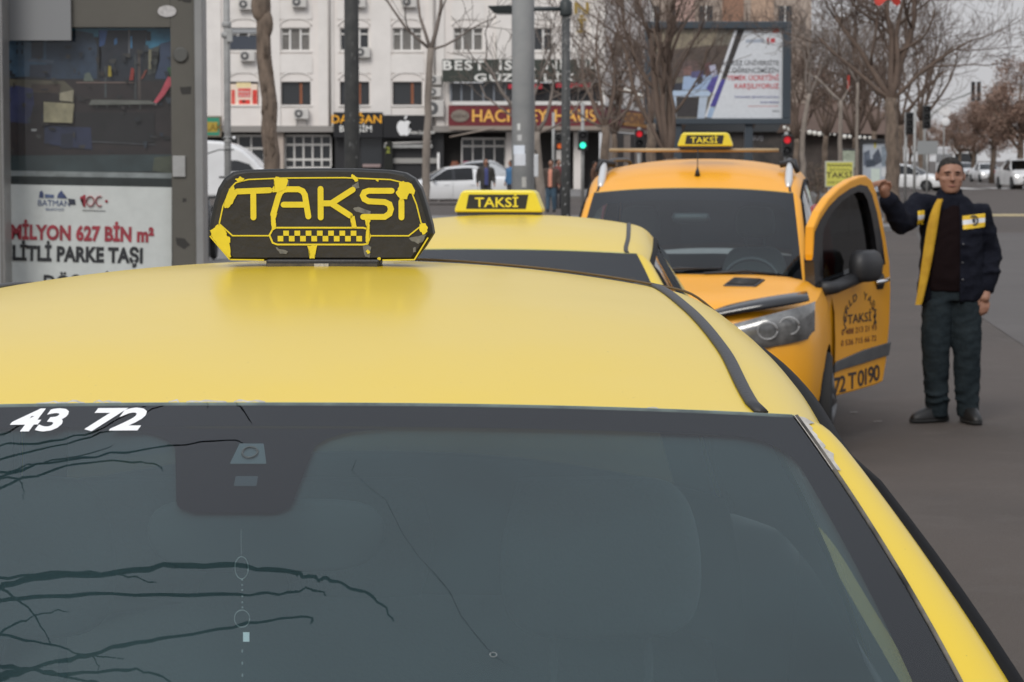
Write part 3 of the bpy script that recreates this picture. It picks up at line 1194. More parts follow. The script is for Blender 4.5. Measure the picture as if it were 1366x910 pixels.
mb.build('pendant', mat('bright_metal', (1, 1, 1)), hang, True)

# ---------------------------------------------------------------- the black hexagonal roof sign
film = mat('sign_film', (.022, .021, .020), rough=.42, col2=(.032, .029, .027), vscale=30, bump=.12, bscale=60)
film_edge = mat('sign_edge', (.012, .012, .011), rough=.5)
sign_yel = mat('sign_yellow', (.82, .66, .03), rough=.45, var=.12, vscale=40)
gum = mat('sign_gum', (.20, .20, .19), rough=.6, col2=(.10, .10, .10), vscale=90)
SU = .315 / 1210.0          # metres per measured unit
soff = (675, 592)


def sg(p):
    return ((p[0] - soff[0]) * SU, (soff[1] - p[1]) * SU + .011)


s_loc = TM @ tsh.top(-.003, .885)
sroot = empty('roof_sign', (s_loc.x, s_loc.y, s_loc.z - .0045), R(-1.0))
sroot.scale = (.972, .972, .972)
tag(sroot, 'black hexagonal TAKSI roof sign with peeling yellow letters on the nearest taxi', 'taxi sign')
outl = [(188, 592), (120, 510), (72, 448), (78, 400), (100, 290), (125, 205), (160, 150), (205, 118), (270, 106), (480, 100), (680, 98), (880, 100), (1050, 108), (1130, 122), (1180, 152), (1215, 205), (1245, 300), (1272, 400), (1280, 448), (1235, 520), (1180, 592)]
outl = [sg(p) for p in outl]
sb = MB().prism(outl, -.030, .030)
so = bevel(sb.build('sign_body', film_edge, sroot), .006, 3, 50)
cxy = (0, sum(p[1] for p in outl) / len(outl))
face = [((p[0] - cxy[0]) * .957 + cxy[0], (p[1] - cxy[1]) * .93 + cxy[1] - .001) for p in outl]
MB().prism(face, -.0325, -.029).build('face_film', film, sroot)
YF = -.0330


def st(points, w, yd=0.0):
    return MB().stroke([sg(p) for p in points], w * SU, YF - .0012 - yd, YF + .002)


def arc(cx, cy, r, a0, a1, n=7):
    return [(cx + r * math.cos(R(a)), cy - r * math.sin(R(a))) for a in np.linspace(a0, a1, n)]


letters = [
    [[(232, 222), (405, 215)], [(318, 222), (318, 360)]],
    [[(424, 345), (452, 250), (462, 228), (478, 213), (500, 210), (560, 210), (582, 220), (594, 240), (612, 355)], [(480, 292), (590, 292)]],
    [[(678, 208), (678, 360)], [(690, 285), (735, 285), (850, 212)], [(735, 285), (835, 350)]],
    [[(1058, 218), (935, 218), (912, 226), (904, 243), (912, 262), (935, 274), (1020, 278), (1046, 290), (1054, 315), (1046, 340), (1020, 357), (905, 357)]],
    [[(1110, 275), (1110, 360)]],
]
for k, ls in enumerate(letters):
    mb = MB()
    for j, q in enumerate(ls):
        qq = [sg(p) for p in q]
        mb.stroke(qq, 31 * SU, YF - .0012 - .0002 * j, YF + .002)
    mb.build('letter', sign_yel, sroot)
# frame lines
ln = [[(135, 390), (155, 300), (200, 200), (225, 175), (290, 158), (480, 150), (800, 148), (1050, 158), (1110, 172), (1160, 215), (1190, 290), (1215, 390)],
      [(135, 395), (205, 458), (405, 458)], [(948, 458), (1148, 458), (1215, 405)], [(190, 586), (370, 588)], [(1010, 588), (1178, 586), (1250, 470)], [(85, 462), (190, 586)]]
mb = MB()
for q in ln:
    mb.stroke([sg(p) for p in q], 7 * SU, YF - .0008, YF + .002)
mb.build('frame_line', sign_yel, sroot)
mb = MB()
q = [(425, 415), (905, 415), (928, 422), (943, 460), (928, 500), (905, 505), (445, 505), (420, 496), (403, 455), (425, 415)]
mb.stroke([sg(p) for p in q], 9 * SU, YF - .0009, YF + .002)
mb.build('chequer_frame', sign_yel, sroot)
for i in range(15):
    x0 = 447 + i * 30.1
    zz = (431, 458) if i % 2 else (459, 488)
    a, b = sg((x0, zz[1])), sg((x0 + 30, zz[0]))
    MB().prism([(a[0], a[1]), (b[0], a[1]), (b[0], b[1]), (a[0], b[1])], YF - .001, YF + .002).build('chequer', sign_yel, sroot)
patches = [
    [(88, 430), (130, 398), (150, 412), (175, 440), (170, 455), (192, 470), (190, 500), (195, 575), (180, 572), (130, 510), (95, 465)],
    [(160, 305), (168, 262), (190, 205), (215, 195), (220, 215), (235, 232), (215, 265), (205, 290), (180, 312)],
    [(222, 160), (245, 142), (272, 150), (262, 165), (238, 172)],
    [(430, 150), (445, 140), (465, 150), (500, 150), (505, 175), (492, 205), (470, 215), (455, 228), (425, 225), (420, 205), (432, 185)],
    [(838, 140), (850, 128), (866, 142), (880, 150), (878, 165), (862, 172), (852, 155)],
    [(1098, 172), (1120, 166), (1165, 180), (1185, 215), (1180, 236), (1150, 232), (1140, 260), (1118, 262), (1108, 272), (1092, 250), (1080, 225), (1098, 200)],
    [(1205, 395), (1235, 388), (1252, 415), (1245, 440), (1225, 452), (1208, 430)],
    [(606, 510), (658, 510), (648, 545), (642, 578), (618, 578), (620, 545)],
    [(412, 340), (445, 340), (436, 375), (440, 420), (420, 430), (412, 390)],
    [(838, 350), (860, 352), (872, 412), (845, 415)],
    [(912, 370), (945, 372), (935, 415), (940, 480), (925, 500), (915, 470), (925, 420)],
    [(918, 540), (930, 530), (945, 545), (932, 556)], [(978, 575), (992, 570), (1000, 585), (985, 590)], [(970, 160), (990, 160), (984, 172)]]


def rough_edge(poly, k=4, amp=3.0):
    out = []
    for i in range(len(poly)):
        a, b = poly[i], poly[(i + 1) % len(poly)]
        for j in range(k):
            t = j / k
            out.append((a[0] + (b[0] - a[0]) * t + random.uniform(-amp, amp), a[1] + (b[1] - a[1]) * t + random.uniform(-amp, amp)))
    return out


def print_patch(poly, y, m_, name, parent):
    """flat irregular patch; triangulated so that concave outlines fill properly"""
    bm = bmesh.new()
    vs = [bm.verts.new((p[0], y, p[1])) for p in poly]
    f = bm.faces.new(vs)
    bmesh.ops.triangulate(bm, faces=[f])
    bmesh.ops.recalc_face_normals(bm, faces=bm.faces)
    me = bpy.data.meshes.new(name)
    bm.to_mesh(me); bm.free()
    me.materials.append(m_)
    o = bpy.data.objects.new(name, me); C.objects.link(o); o.parent = parent
    return o


for q in patches:
    print_patch([sg(p) for p in rough_edge(q)], YF - .0016, sign_yel, 'peeled_patch', sroot)
for q in [[(850, 310), (880, 305), (945, 325), (940, 345), (900, 340), (870, 330)], [(845, 190), (880, 165), (886, 205), (860, 212)], [(435, 520), (460, 530), (500, 540), (495, 555), (460, 555)], [(900, 510), (930, 505), (945, 520), (940, 575), (915, 570)],
          [(1150, 470), (1200, 462), (1240, 450), (1225, 490), (1200, 500), (1165, 485)], [(1170, 522), (1185, 520), (1188, 545), (1172, 548)], [(500, 160), (512, 165), (510, 195), (500, 185)]]:
    print_patch([sg(p) for p in rough_edge(q, 3, 3)], YF - .0006, gum, 'gum_patch', sroot)
ft = MB()
a, b = sg((385, 632)), sg((985, 583))
ft.prism([(a[0], a[1] - .004), (b[0] - .006, a[1] - .004), (b[0], a[1]), (b[0] + .003, b[1]), (a[0], b[1])], -.036, .036)
bevel(ft.build('base', black_trim, sroot), .003)
sm_ = MB()
a, b = sg((390, 636)), sg((980, 606))
sm_.prism([(a[0], a[1] - .001), (b[0], a[1] - .001), (b[0], b[1]), (a[0], b[1])], -.0375, -.035)
sm_.build('base_gasket', mat('gasket', (.10, .085, .06), .5, col2=(.03, .03, .03), vscale=45), sroot)
a, b = sg((643, 634)), sg((720, 606))
MB().prism([(a[0], a[1]), (b[0], a[1]), (b[0], b[1]), (a[0], b[1])], -.0395, -.037).build('clip', mat('clip', (.55, .53, .50), .4, var=.5, vscale=200), sroot)
# the sign's cable running over the roof to the right-hand door
cpx = []
for x, y in ((.09, .975), (.13, 1.00), (.2, 1.0), (.3, .98), (.38, .985), (.455, .96)):
    p = tsh.top(x, y)
    cpx.append((p.x, p.y, p.z + .004))
r_ = tsh.rail_row(.95, 1)
cpx += [Vector(r_[3]) + Vector((0, 0, .005)), Vector(r_[6]) + Vector((.003, 0, .003))]
cab = MB().tube([TM @ Vector(p) for p in catmull(cpx, 5)], .0020, 6)
tag(cab.build('sign_cable', mat('cable', (.10, .065, .03), .6), None, True), 'thin dark cable lying across the nearest taxi roof from its sign', 'cable')

# ---------------------------------------------------------------- second taxi
HEAD2 = R(-7.2)
second.location = (-.112, 9.15, 0)
second.rotation_euler = (0, 0, HEAD2)
second.scale = (1.0, 1.0, .952)
tag(second, 'second yellow taxi in the queue, mostly hidden behind the nearest one', 'taxi')
M2 = Matrix.Translation(second.location) @ Matrix.Rotation(HEAD2, 4, 'Z') @ Matrix.Diagonal((1, 1, .952, 1))
repaint(second, {side_glass: dark_glass})
# black strip printed along the top of its windshield
wch = [c for c in second.children if c.name.startswith('windshield')][0]
b2 = MB().grid([[Vector(tsh.top(u * float(tsh.col(2, y)) * .998, y)) + Vector((0, 0, -.003)) for u in np.linspace(-1, 1, 31)] for y in np.linspace(-.16, -.001, 6)])
b2.build('border_print', frit, wch, True)
for s in (-1, 1):
    b3 = MB().grid([[Vector(tsh.top(s * (float(tsh.col(2, y)) * (.92 + .078 * t)), y)) + Vector((0, 0, -.003)) for t in np.linspace(0, 1, 4)] for y in np.linspace(-.87, -.16, 20)])
    b3.build('border_print', frit, wch, True)

lamp_yel = mat('lamp_yellow', (.80, .66, .04), rough=.35, coat=.3)


def small_sign(loc, rz, label, w=.35, h=.088):
    root = empty('roof_sign', loc, rz)
    tag(root, label, 'taxi sign', 'small yellow TAKSI roof signs')
    prof = [(-.5, 0), (-.495, .18), (-.43, .86), (-.40, .97), (-.36, 1.0), (.36, 1.0), (.40, .97), (.43, .86), (.495, .18), (.5, 0)]
    mb = MB().prism([(x * w, z * h + .012) for x, z in prof], -.055, .055)
    bevel(mb.build('lamp_housing', lamp_yel, root), .008, 3)
    pn = [(-.365, .16), (.315, .16), (.345, .80), (-.335, .80)]
    MB().prism([(x * w, z * h + .012) for x, z in pn], -.0568, -.054).build('name_panel', mat('name_panel', (.018, .018, .016), .5), root)
    text(root, 'TAKSİ', -.005 * w / .35, -.0580, .012 + h * .25, h * .42, lamp_yel, bold=.018, xs=1.16, spacing=1.02)
    MB().box((0, 0, .006), (w * .94, .10, .012)).build('base', black_trim, root)
    return root


p = M2 @ tsh.top(-.062, 1.0)
small_sign((p.x - .0, p.y, p.z - .002), HEAD2, 'yellow TAKSI lamp on the roof of the second taxi')

# ---------------------------------------------------------------- the van taxi
VAN = [
    (-.84, .925, .700, .075, .200, .735, .10, .80, .955),
    (-.45, 1.235, .670, .055, .140, .712, .09, .815, .965),
    (-.10, 1.490, .632, .035, .075, .682, .08, .815, .96),
    (-.02, 1.538, .622, .032, .060, .674, .08, .815, .965),
    (.02, 1.556, .600, .034, .055, .668, .085, .815, .97),
    (.20, 1.632, .598, .046, .035, .672, .105, .815, .98),
    (.45, 1.690, .590, .056, .015, .676, .125, .815, .98),
    (.90, 1.722, .580, .062, .0, .676, .140, .815, .98),
    (1.6, 1.725, .575, .062, .0, .676, .145, .815, .98),
    (2.25, 1.690, .560, .060, .0, .670, .14, .80, .98),
    (2.42, 1.600, .580, .06, -.02, .675, .13, .79, .98),
    (2.62, 1.080, .640, .06, -.05, .71, .10, .78, .98),
]
VAN_BODY = [
    (-1.55, .58, .36, .72, .80), (-1.50, .68, .28, .80, .875), (-1.36, .78, .23, .870, .935), (-1.05, .845, .21, .925, 1.0), (-.80, .865, .21, .96, 1.045),
    (-.3, .875, .21, .975, 1.03), (.6, .88, .21, .98, 1.02), (1.6, .88, .21, .98, 1.02), (2.45, .87, .24, .98, 1.05), (2.62, .84, .27, .97, 1.02), (2.70, .80, .32, .90, .95)]
HEAD3 = R(-7.5)
VAN_LOC = (1.125, 15.9, 0)
van = empty('van_taxi', VAN_LOC, HEAD3)
tag(van, 'orange-yellow van taxi with roof rack and its driver door open', 'van')
bpy.context.view_layer.update()
vsh = Shell(VAN, {1: (1.547, .52, -.113), 2: (.622, -.093, 0.0), 3: (.032, -.051, 0.0), 4: (.058, -.170, 0.0)})
vp = greenhouse(van, vsh, -.84, 2.25, 2.62, orange, y_b=(.30, .42), y_c=1.9, strip=True)
vbody = car_body(van, VAN_BODY, (-.70, 2.5), ((-.88, .345), (1.72, .345)), orange)
for wy in (-.88, 1.72):
    for s in (-1, 1):
        wheel(van, s * .785, wy, .30, .19, s)
vw = vp['ws']


def vtop(x, y, off=.0):
    return Vector(vsh.top(x, y)) + Vector((0, -.4 * off, off))


b3 = MB()
b3.grid([[vtop(u * float(vsh.col(2, y)) * .998, y, -.004) for u in np.linspace(-1, 1, 31)] for y in np.linspace(-.135, -.001, 6)])
for s in (-1, 1):
    rows = []
    for y in np.linspace(-.83, -.13, 24):
        w_ = float(vsh.col(2, y))
        t_ = max(0, 1 - (-.13 - y) / .09)
        u2 = max(0, 1 - (y + .83) / .10)
        inn = w_ * (.925 - .10 * t_ * t_ - .10 * u2 * u2)
        rows.append([vtop(s * (inn + (w_ * .998 - inn) * t), y, -.004) for t in np.linspace(0, 1, 5)])
    b3.grid(rows)
b3.grid([[vtop(u * float(vsh.col(2, y)) * .93, y, -.004) for u in np.linspace(-1, 1, 31)] for y in np.linspace(-.838, -.775, 4)])
b3.build('border_print', frit, vw, True)
# cabin
for x in (-.37, .37):
    seat(van, x, .15, .52)
MB().vloft([(0, -.50, .55, .74, .18), (0, -.52, .80, .74, .24), (0, -.55, .90, .70, .20)], 24, pw=.55).build('dashboard', interior, van, True)
steering_wheel(van, .37, -.16, .95)
liner = MB().grid([[(x * .93, y, z - .03) for x, y, z in vsh.top_row(yy, np.linspace(-1, 1, 15))] for yy in np.linspace(.03, 2.2, 18)])
liner.build('headliner', mat('headliner', (.18, .18, .17), .95), van, True)
mr = MB().vloft([(0, 0, -.03, .10, .02), (0, 0, 0, .12, .022), (0, 0, .03, .105, .02)], 16, pw=.6).build('inner_mirror', black_trim, van, True)
mr.location = (0, -.16, 1.36)
# nose
for s in (-1, 1):
    prof = [(.36, .625), (.50, .615), (.66, .67), (.755, .76), (.775, .845), (.70, .875), (.58, .855), (.44, .80), (.36, .74)]
    # lamp glass swept round the front corner
    rows = []
    for t in np.linspace(0, 1, 12):
        x = .29 + .49 * t
        yy = float(np.interp(x, [0, .5, .58, .68, .75, .785], [-1.575, -1.572, -1.556, -1.515, -1.42, -1.27]))
        lo = .645 + .07 * t ** 1.5
        hi = .785 + .130 * t ** .9
        rows.append([(s * x, yy - .03 + .03 * abs(q) ** 3, (lo + hi) / 2 + (hi - lo) / 2 * q) for q in np.linspace(-1, 1, 9)])
    hl = MB().grid(rows).build('headlight', headlamp, van, True)
    fix_normals(hl)
    bz = MB()
    for yy_, zz_, xx_ in ((-1.615, .765, .52), (-1.57, .79, .64)):
        bz.tube([(s * xx_ + .055 * math.cos(a), yy_ - .02 * math.sin(a), zz_ + .05 * math.sin(a)) for a in np.linspace(0, 2 * math.pi, 17)], .005, 5)
    bz.build('lamp_ring', mat('lamp_ring', (.40, .40, .40), .3), hl, True)
    # dark deflector along the bonnet edge above the lamp
    rows = []
    for t in np.linspace(0, 1, 14):
        x = .05 + .70 * t
        yy = float(np.interp(x, [0, .5, .58, .68, .75, .785], [-1.575, -1.572, -1.556, -1.515, -1.42, -1.27])) + .03 * t
        z0 = .797 + .124 * t ** .9
        hgt = .055 * math.sin(math.pi * min(1, .25 + .75 * (1 - t))) ** .6 + .01
        rows.append([(s * x, yy - .015, z0), (s * x * .995, yy - .025, z0 + hgt * .35), (s * x * .985, yy + .02, z0 + hgt * .75), (s * x * .975, yy + .10, z0 + hgt * .95)])
    df = MB().grid(rows).build('bonnet_deflector', gloss_black, van, True)
    fix_normals(df)
    tl = MB().vloft([(s * .80, 2.64, .75, .06, .06), (s * .81, 2.63, 1.0, .065, .07), (s * .76, 2.60, 1.4, .05, .06)], 12, pw=.7)
    tl.build('tail_light', amber, van, True)
gr = MB().box((0, -1.545, .56), (.80, .06, .15)).box((0, -1.53, .36), (.95, .06, .12))
bevel(gr.build('grille', black_trim, van), .02)
MB().box((0, -1.582, .45), (.52, .012, .11)).build('number_plate', plate_white, van)
# louvred vent stuck on the bonnet
vx, vy = .36, -1.02
vt = MB()


def bonnet(x, y):
    w, zs, zd = (float(mono([s_[0] for s_ in VAN_BODY], [s_[k] for s_ in VAN_BODY], y)) for k in (1, 3, 4))
    u = abs(x) / w
    return zs + (zd - zs) * float(np.interp(u, [0, .24, .48, .70, .84, .90], [1, .99, .93, .78, .45, 0]))


vq = []
for (dx, dy) in ((-.115, -.085), (.075, -.085), (.125, .085), (-.065, .085)):
    vq.append((vx + dx, vy + dy, bonnet(vx + dx, vy + dy) + .009))
vt.add(vq + [(x, y, z - .05) for x, y, z in vq], [(0, 1, 2, 3), (0, 4, 5, 1), (1, 5, 6, 2), (2, 6, 7, 3), (3, 7, 4, 0)])
vo = bevel(vt.build('bonnet_vent', black_trim, van), .008)
for i in range(4):
    t = .16 + .22 * i
    a = Vector(vq[0]).lerp(Vector(vq[3]), t); b = Vector(vq[1]).lerp(Vector(vq[2]), t)
    MB().tube([a.lerp(b, .08) + Vector((0, 0, .004)), a.lerp(b, .92) + Vector((0, 0, .004))], .009, 6, flat=.6).build('louvre', mat('louvre', (.06, .06, .06), .4), vo, True)
# wipers
for x0, x1 in ((-.30, .22), (.12, .60)):
    wp = MB().tube([vtop(x0, -.83, .012), vtop((x0 + x1) / 2, -.80, .018), vtop(x1, -.79, .014)], .010, 6)
    wp.build('wiper', black_trim, van, True)
# aerial
a0 = Vector(vsh.top(.02, .16))
MB().lathe([(.018, 0), (.012, .03), (.005, .05)], 10, 'z', tuple(a0)).tube([a0 + Vector((0, 0, .04)), a0 + Vector((0, .03, .17))], .0035, 6).build('aerial', black_trim, van, True)
# roof rack: two rails, a cross bar and end feet
bright = mat('rail_silver', (.62, .62, .61), .3, metal=.35)
for s in (-1, 1):
    e = [Vector(vsh.top_row(y, [s * .99])[0]) for y in np.linspace(.28, 2.1, 12)]
    rl = MB().tube([p_ + Vector((0, 0, .055 if 0 < i < 11 else .0)) for i, p_ in enumerate(e)], .014, 8)
    rl.build('rack_rail', black_trim, van, True)
    f0 = Vector(vsh.top_row(.20, [s * .985])[0])
    ft = MB().tube([f0 + Vector((-s * .0, -.10, -.045)), f0 + Vector((0, -.02, .0)), f0 + Vector((0, .10, .075)), f0 + Vector((0, .16, .10))], [.018, .026, .024, .015], 8)
    ft.build('rack_foot', bright, van, True)
    kn = MB().tube([f0 + Vector((-s * .06, .25, .10)), f0 + Vector((s * .03, .22, .115)), f0 + Vector((s * .05, .20, .05))], [.02, .025, .015], 8)
    kn.build('rack_clamp', black_trim, van, True)
z_bar = 1.780
MB().tube([(-.56, .42, z_bar), (.52, .42, z_bar)], .012, 8).build('cross_bar', mat('wood_bar', (.50, .36, .20), .5, var=.3), van, True)
MV = Matrix.Translation(VAN_LOC) @ Matrix.Rotation(HEAD3, 4, 'Z')
p = MV @ Vector((.055, .42, z_bar + .012))
small_sign(p, HEAD3, 'yellow TAKSI lamp on the roof bar of the van taxi')
# white A-pillar lining seen beside the windshield
# ---------------------------------------------------------------- the van's open door
HX, HY = (1106 - 683) / FPX * 15.25, 15.25
DANG = R(30.0)
door = empty('hinge_helper')
bpy.data.objects.remove(door)
DM = MV.inverted() @ Matrix.Translation((HX, HY, 0)) @ Matrix.Rotation(math.pi / 2 - DANG, 4, 'Z')


def dpt(px, py):
    """point on the door's plane: (distance from the hinge, height)"""
    r_ = ray(px, py)
    c, s = math.sin(DANG), math.cos(DANG)
    # HX + a c = t rx ; HY + a s = t ry
    t = (HX * s - HY * c) / (r_.x * s - r_.y * c)
    a = (t * r_.x - HX) / c
    return (a, EYE + t * r_.z)


outer = [(1107, 531), (1140, 522), (1170, 513), (1178, 509), (1183, 478), (1187, 432), (1188.5, 385), (1187, 350), (1182, 318), (1176, 285), (1169, 255), (1163, 240), (1156, 234), (1148, 235), (1135, 240), (1120, 250), (1106, 264), (1094, 282), (1085, 303), (1084, 340), (1086, 372), (1088, 398), (1098, 410), (1104, 430), (1106, 470)]
outer = [dpt(*p_) for p_ in outer]
inner = [(1091, 385), (1125, 375), (1160, 360), (1176, 350), (1172, 318), (1166, 285), (1160, 262), (1154, 251), (1146, 249), (1134, 254), (1120, 264), (1108, 277), (1098, 293), (1091, 310), (1089, 345)]
inner = [dpt(*p_) for p_ in inner]


def in_poly(p_, poly):
    c = False
    n_ = len(poly)
    for i in range(n_):
        a, b = poly[i], poly[(i + 1) % n_]
        if (a[1] > p_[1]) != (b[1] > p_[1]) and p_[0] < (b[0] - a[0]) * (p_[1] - a[1]) / (b[1] - a[1]) + a[0]:
            c = not c
    return c


def panel_with_hole(out, hole, y0, y1, name, m_, parent):
    bm = bmesh.new()
    es = []
    for loop in (out, hole):
        vs = [bm.verts.new((p_[0], y0, p_[1])) for p_ in loop]
        for i in range(len(vs)):
            es.append(bm.edges.new((vs[i], vs[(i + 1) % len(vs)])))
    r_ = bmesh.ops.triangle_fill(bm, use_beauty=True, use_dissolve=False, edges=es)
    fs = [f for f in bm.faces]
    drop = [f for f in fs if in_poly((f.calc_center_median().x, f.calc_center_median().z), hole)]
    bmesh.ops.delete(bm, geom=drop, context='FACES_ONLY')
    ex = bmesh.ops.extrude_face_region(bm, geom=list(bm.faces))
    for v_ in ex['geom']:
        if isinstance(v_, bmesh.types.BMVert):
            v_.co.y = y1
    bmesh.ops.recalc_face_normals(bm, faces=bm.faces)
    me = bpy.data.meshes.new(name)
    bm.to_mesh(me); bm.free()
    me.materials.append(m_)
    o = bpy.data.objects.new(name, me); C.objects.link(o); o.parent = parent
    return o


dr = panel_with_hole(outer, inner, 0.0, .055, 'open_door', orange, van)
dr.matrix_local = DM
dr['label'] = 'driver door swung open with company lettering'
bevel(dr, .012, 3, 50)
ic = (sum(p_[0] for p_ in inner) / len(inner), sum(p_[1] for p_ in inner) / len(inner))
ring_o = [((p_[0] - ic[0]) * 1.10 + ic[0], (p_[1] - ic[1]) * 1.05 + ic[1]) for p_ in inner]
ring_i = [((p_[0] - ic[0]) * .86 + ic[0], (p_[1] - ic[1]) * .88 + ic[1]) for p_ in inner]
panel_with_hole(ring_o, ring_i, -.005, .058, 'window_frame', gloss_black, dr)
gp = print_patch(ring_i, .03, dark_glass, 'side_window', dr)
vg = MB().prism([dpt(1096, 372), dpt(1102, 372), dpt(1101, 285), dpt(1096, 292)], .02, .04)
vg.build('quarter_divider', black_trim, dr)
# lower trim band
tr = MB().prism([dpt(1106.5, 500), dpt(1110, 490), dpt(1115, 482), dpt(1150, 467), dpt(1187, 456), dpt(1184, 474), dpt(1150, 485), dpt(1120, 494)], -.012, .002)
bevel(tr.build('rub_strip', mat('rub_strip', (.05, .052, .055), .5, col2=(.09, .09, .09), vscale=5), dr), .006)
# handle in its cup
a, z = dpt(1174, 375)
hc = MB().vloft([(a, .004, z - .05, .055, .012), (a, .0, z, .075, .016), (a, .004, z + .045, .055, .012)], 16, pw=.8)
hc.build('handle_cup', black_trim, dr, True)
hb = MB().tube(catmull([(a - .08, -.005, z - .005), (a - .05, -.03, z), (a + .05, -.03, z + .008), (a + .08, -.005, z + .01)], 4), .018, 8, flat=.8)
hb.build('handle', chrome, dr, True)
# indicator repeater
a, z = dpt(1103, 423)
MB().ball((a + .0, -.002, z), (.022, .012, .024), 8).build('side_repeater', black_trim, dr, True)
# mirror on its arm
a, z = dpt(1136, 354)
mm = MB().vloft([(a - .02, -.10, z - .095, .13, .055), (a - .02, -.10, z - .06, .16, .075), (a - .01, -.10, z + .02, .165, .08), (a - .02, -.10, z + .075, .14, .065), (a - .02, -.10, z + .095, .09, .04)], 20, pw=.75)
b_ = dpt(1096, 385)
mm.tube([(b_[0] - .02, .0, b_[1]), (b_[0] + .08, -.05, b_[1] + .005), (a - .06, -.09, z - .06)], [.045, .04, .04], 10)
mo = mm.build('door_mirror', black_trim, dr, True)
# lettering
ink = mat('door_ink', (.035, .022, .018), .5)
red_ink = mat('door_ink_red', (.14, .03, .015), .5)


def door_text(s_, px, py, hpx, **kw):
    a, z = dpt(px, py)
    h = hpx / 216.0
    return text(dr, s_, a, -.0025, z, h, kw.pop('m', ink), **kw)


ac, az = dpt(1146.5, 428)
word = 'WORLD YAŞAM'
for i, chh in enumerate(word):
    if chh == ' ':
        continue
    th = R(192 - 204 * i / (len(word) - 1))
    la, lz_ = dpt(1147 + 18.5 * math.cos(th), 424.5 - 1.5 * math.cos(th) * 2 - 25 * math.sin(th))
    text(dr, chh, la, -.0025, lz_, .046, ink, rot=(th - math.pi / 2) * .80, bold=.010, name='letter', xs=1.45)
door_text('TAKSİ', 1146.5, 430, 12, bold=.012, xs=1.75)
door_text('0 488 213 21 93', 1146, 443.5, 7.5, bold=.006, m=red_ink, xs=1.75)
door_text('0 536 715 66 72', 1145.5, 458, 7.5, bold=.006, m=red_ink, xs=1.75)
a0_, z0_ = dpt(1112, 525)
for chh, px, py in (('7', 1116, 525), ('2', 1123.5, 522.5), ('T', 1136.5, 518), ('0', 1148, 514.5), ('1', 1154.5, 512.5), ('9', 1161.5, 510), ('0', 1169, 507.5)):
    a, z = dpt(px, py)
    text(dr, chh, a, -.0025, z, .098, ink, bold=.02, xs=1.55, name='letter')
# inner trim panel of the door
print_patch([((p_[0] - .4) * .94 + .4, (p_[1] - .6) * .93 + .58) for p_ in [dpt(1108, 525), dpt(1176, 505), dpt(1184, 360), dpt(1092, 398), dpt(1105, 430)]], .060, interior, 'inner_trim', dr)
# dark sheet over the uncut flank, painted for the shade of the door opening
dw = MB().grid([[(x + .006, y, z) for x, y, z in [( .876, yy, .30), (.884, yy, .45), (.886, yy, .62), (.880, yy, .80), (.862, yy, .90)]] for yy in np.linspace(-.50, .30, 8)])
dw.build('doorway_shade', interior, van, True)

# ================================================================ people
skin = mat('skin', (.36, .19, .125), rough=.55, col2=(.27, .13, .085), vscale=14)
hair_grey = mat('hair', (.015, .013, .012), rough=.95, col2=(.055, .050, .046), vscale=38, spec=.1)
navy = mat('navy_cloth', (.0055, .0065, .012), rough=.9, bump=.4, bscale=60, col2=(.010, .011, .018), vscale=10, spec=.15)
lining = mat('yellow_lining', (.62, .36, .02), rough=.75, bump=.5, bscale=30, col2=(.48, .26, .012), vscale=9)
shirt_dark = mat('dark_shirt', (.010, .0055, .006), rough=.95, bump=.3, bscale=90, spec=.1)
jeans = mat('jeans', (.014, .020, .024), rough=.95, spec=.1, col2=(.027, .036, .041), vscale=9, bump=.35, bscale=50)
shoe = mat('shoe', (.012, .012, .012), rough=.5)
ref_yel = mat('hi_vis_yellow', (.75, .48, .02), rough=.5)
ref_sil = mat('reflective_tape', (.70, .71, .74), rough=.4)
eye_dark = mat('eye_dark', (.015, .01, .01), rough=.3)
lip = mat('lip', (.28, .10, .08), rough=.5)


def chain(mb, pts, rad, n=10):
    """limb: a closed tapered tube with rounded ends"""
    pts = [Vector(p_) for p_ in pts]
    d0 = (pts[0] - pts[1]).normalized(); d1 = (pts[-1] - pts[-2]).normalized()
    P2 = [pts[0] + d0 * rad[0] * .8, pts[0] + d0 * rad[0] * .5] + pts + [pts[-1] + d1 * rad[-1] * .5, pts[-1] + d1 * rad[-1] * .8]
    R2 = [rad[0] * .35, rad[0] * .82] + list(rad) + [rad[-1] * .82, rad[-1] * .35]
    return mb.tube(P2, R2, n)


man = empty('person', (P(1262, 455, 16.65).x, 16.65, 0.004), 0)
tag(man, 'man in open navy jacket with yellow lining resting a hand on the van door', 'person')


def front_of(o):
    me = o.data
    return BVHTree.FromPolygons([v.co.copy() for v in me.vertices], [tuple(p_.vertices) for p_ in me.polygons])


# body: one continuous surface from head to feet
HX_, HZ_ = .016, 1.615          # head centre
bd = MB()
bd.ball((HX_, .012, HZ_ + .015), (.085, .100, .103), 14)                   # skull
bd.vloft([(HX_ - .004, -.045, 1.497, .036, .032), (HX_ - .003, -.036, 1.515, .054, .050), (HX_, -.024, 1.55, .071, .066), (HX_, -.012, 1.60, .080, .080)], 18)   # jaw and cheeks
bd.ball((HX_ - .004, -.100, 1.585), (.0145, .020, .013), 8)                # nose tip
bd.tube([(HX_ - .002, -.082, 1.625), (HX_ - .003, -.096, 1.60), (HX_ - .004, -.108, 1.585)], [.009, .011, .012], 8)
bd.ball((HX_ - .030, -.073, 1.638), (.026, .016, .010), 8)                 # brow
bd.ball((HX_ + .028, -.073, 1.638), (.026, .016, .010), 8)
bd.ball((HX_ - .003, -.078, 1.545), (.026, .014, .012), 8)                 # mouth mound
bd.ball((HX_ - .003, -.068, 1.512), (.022, .018, .014), 8)                 # chin
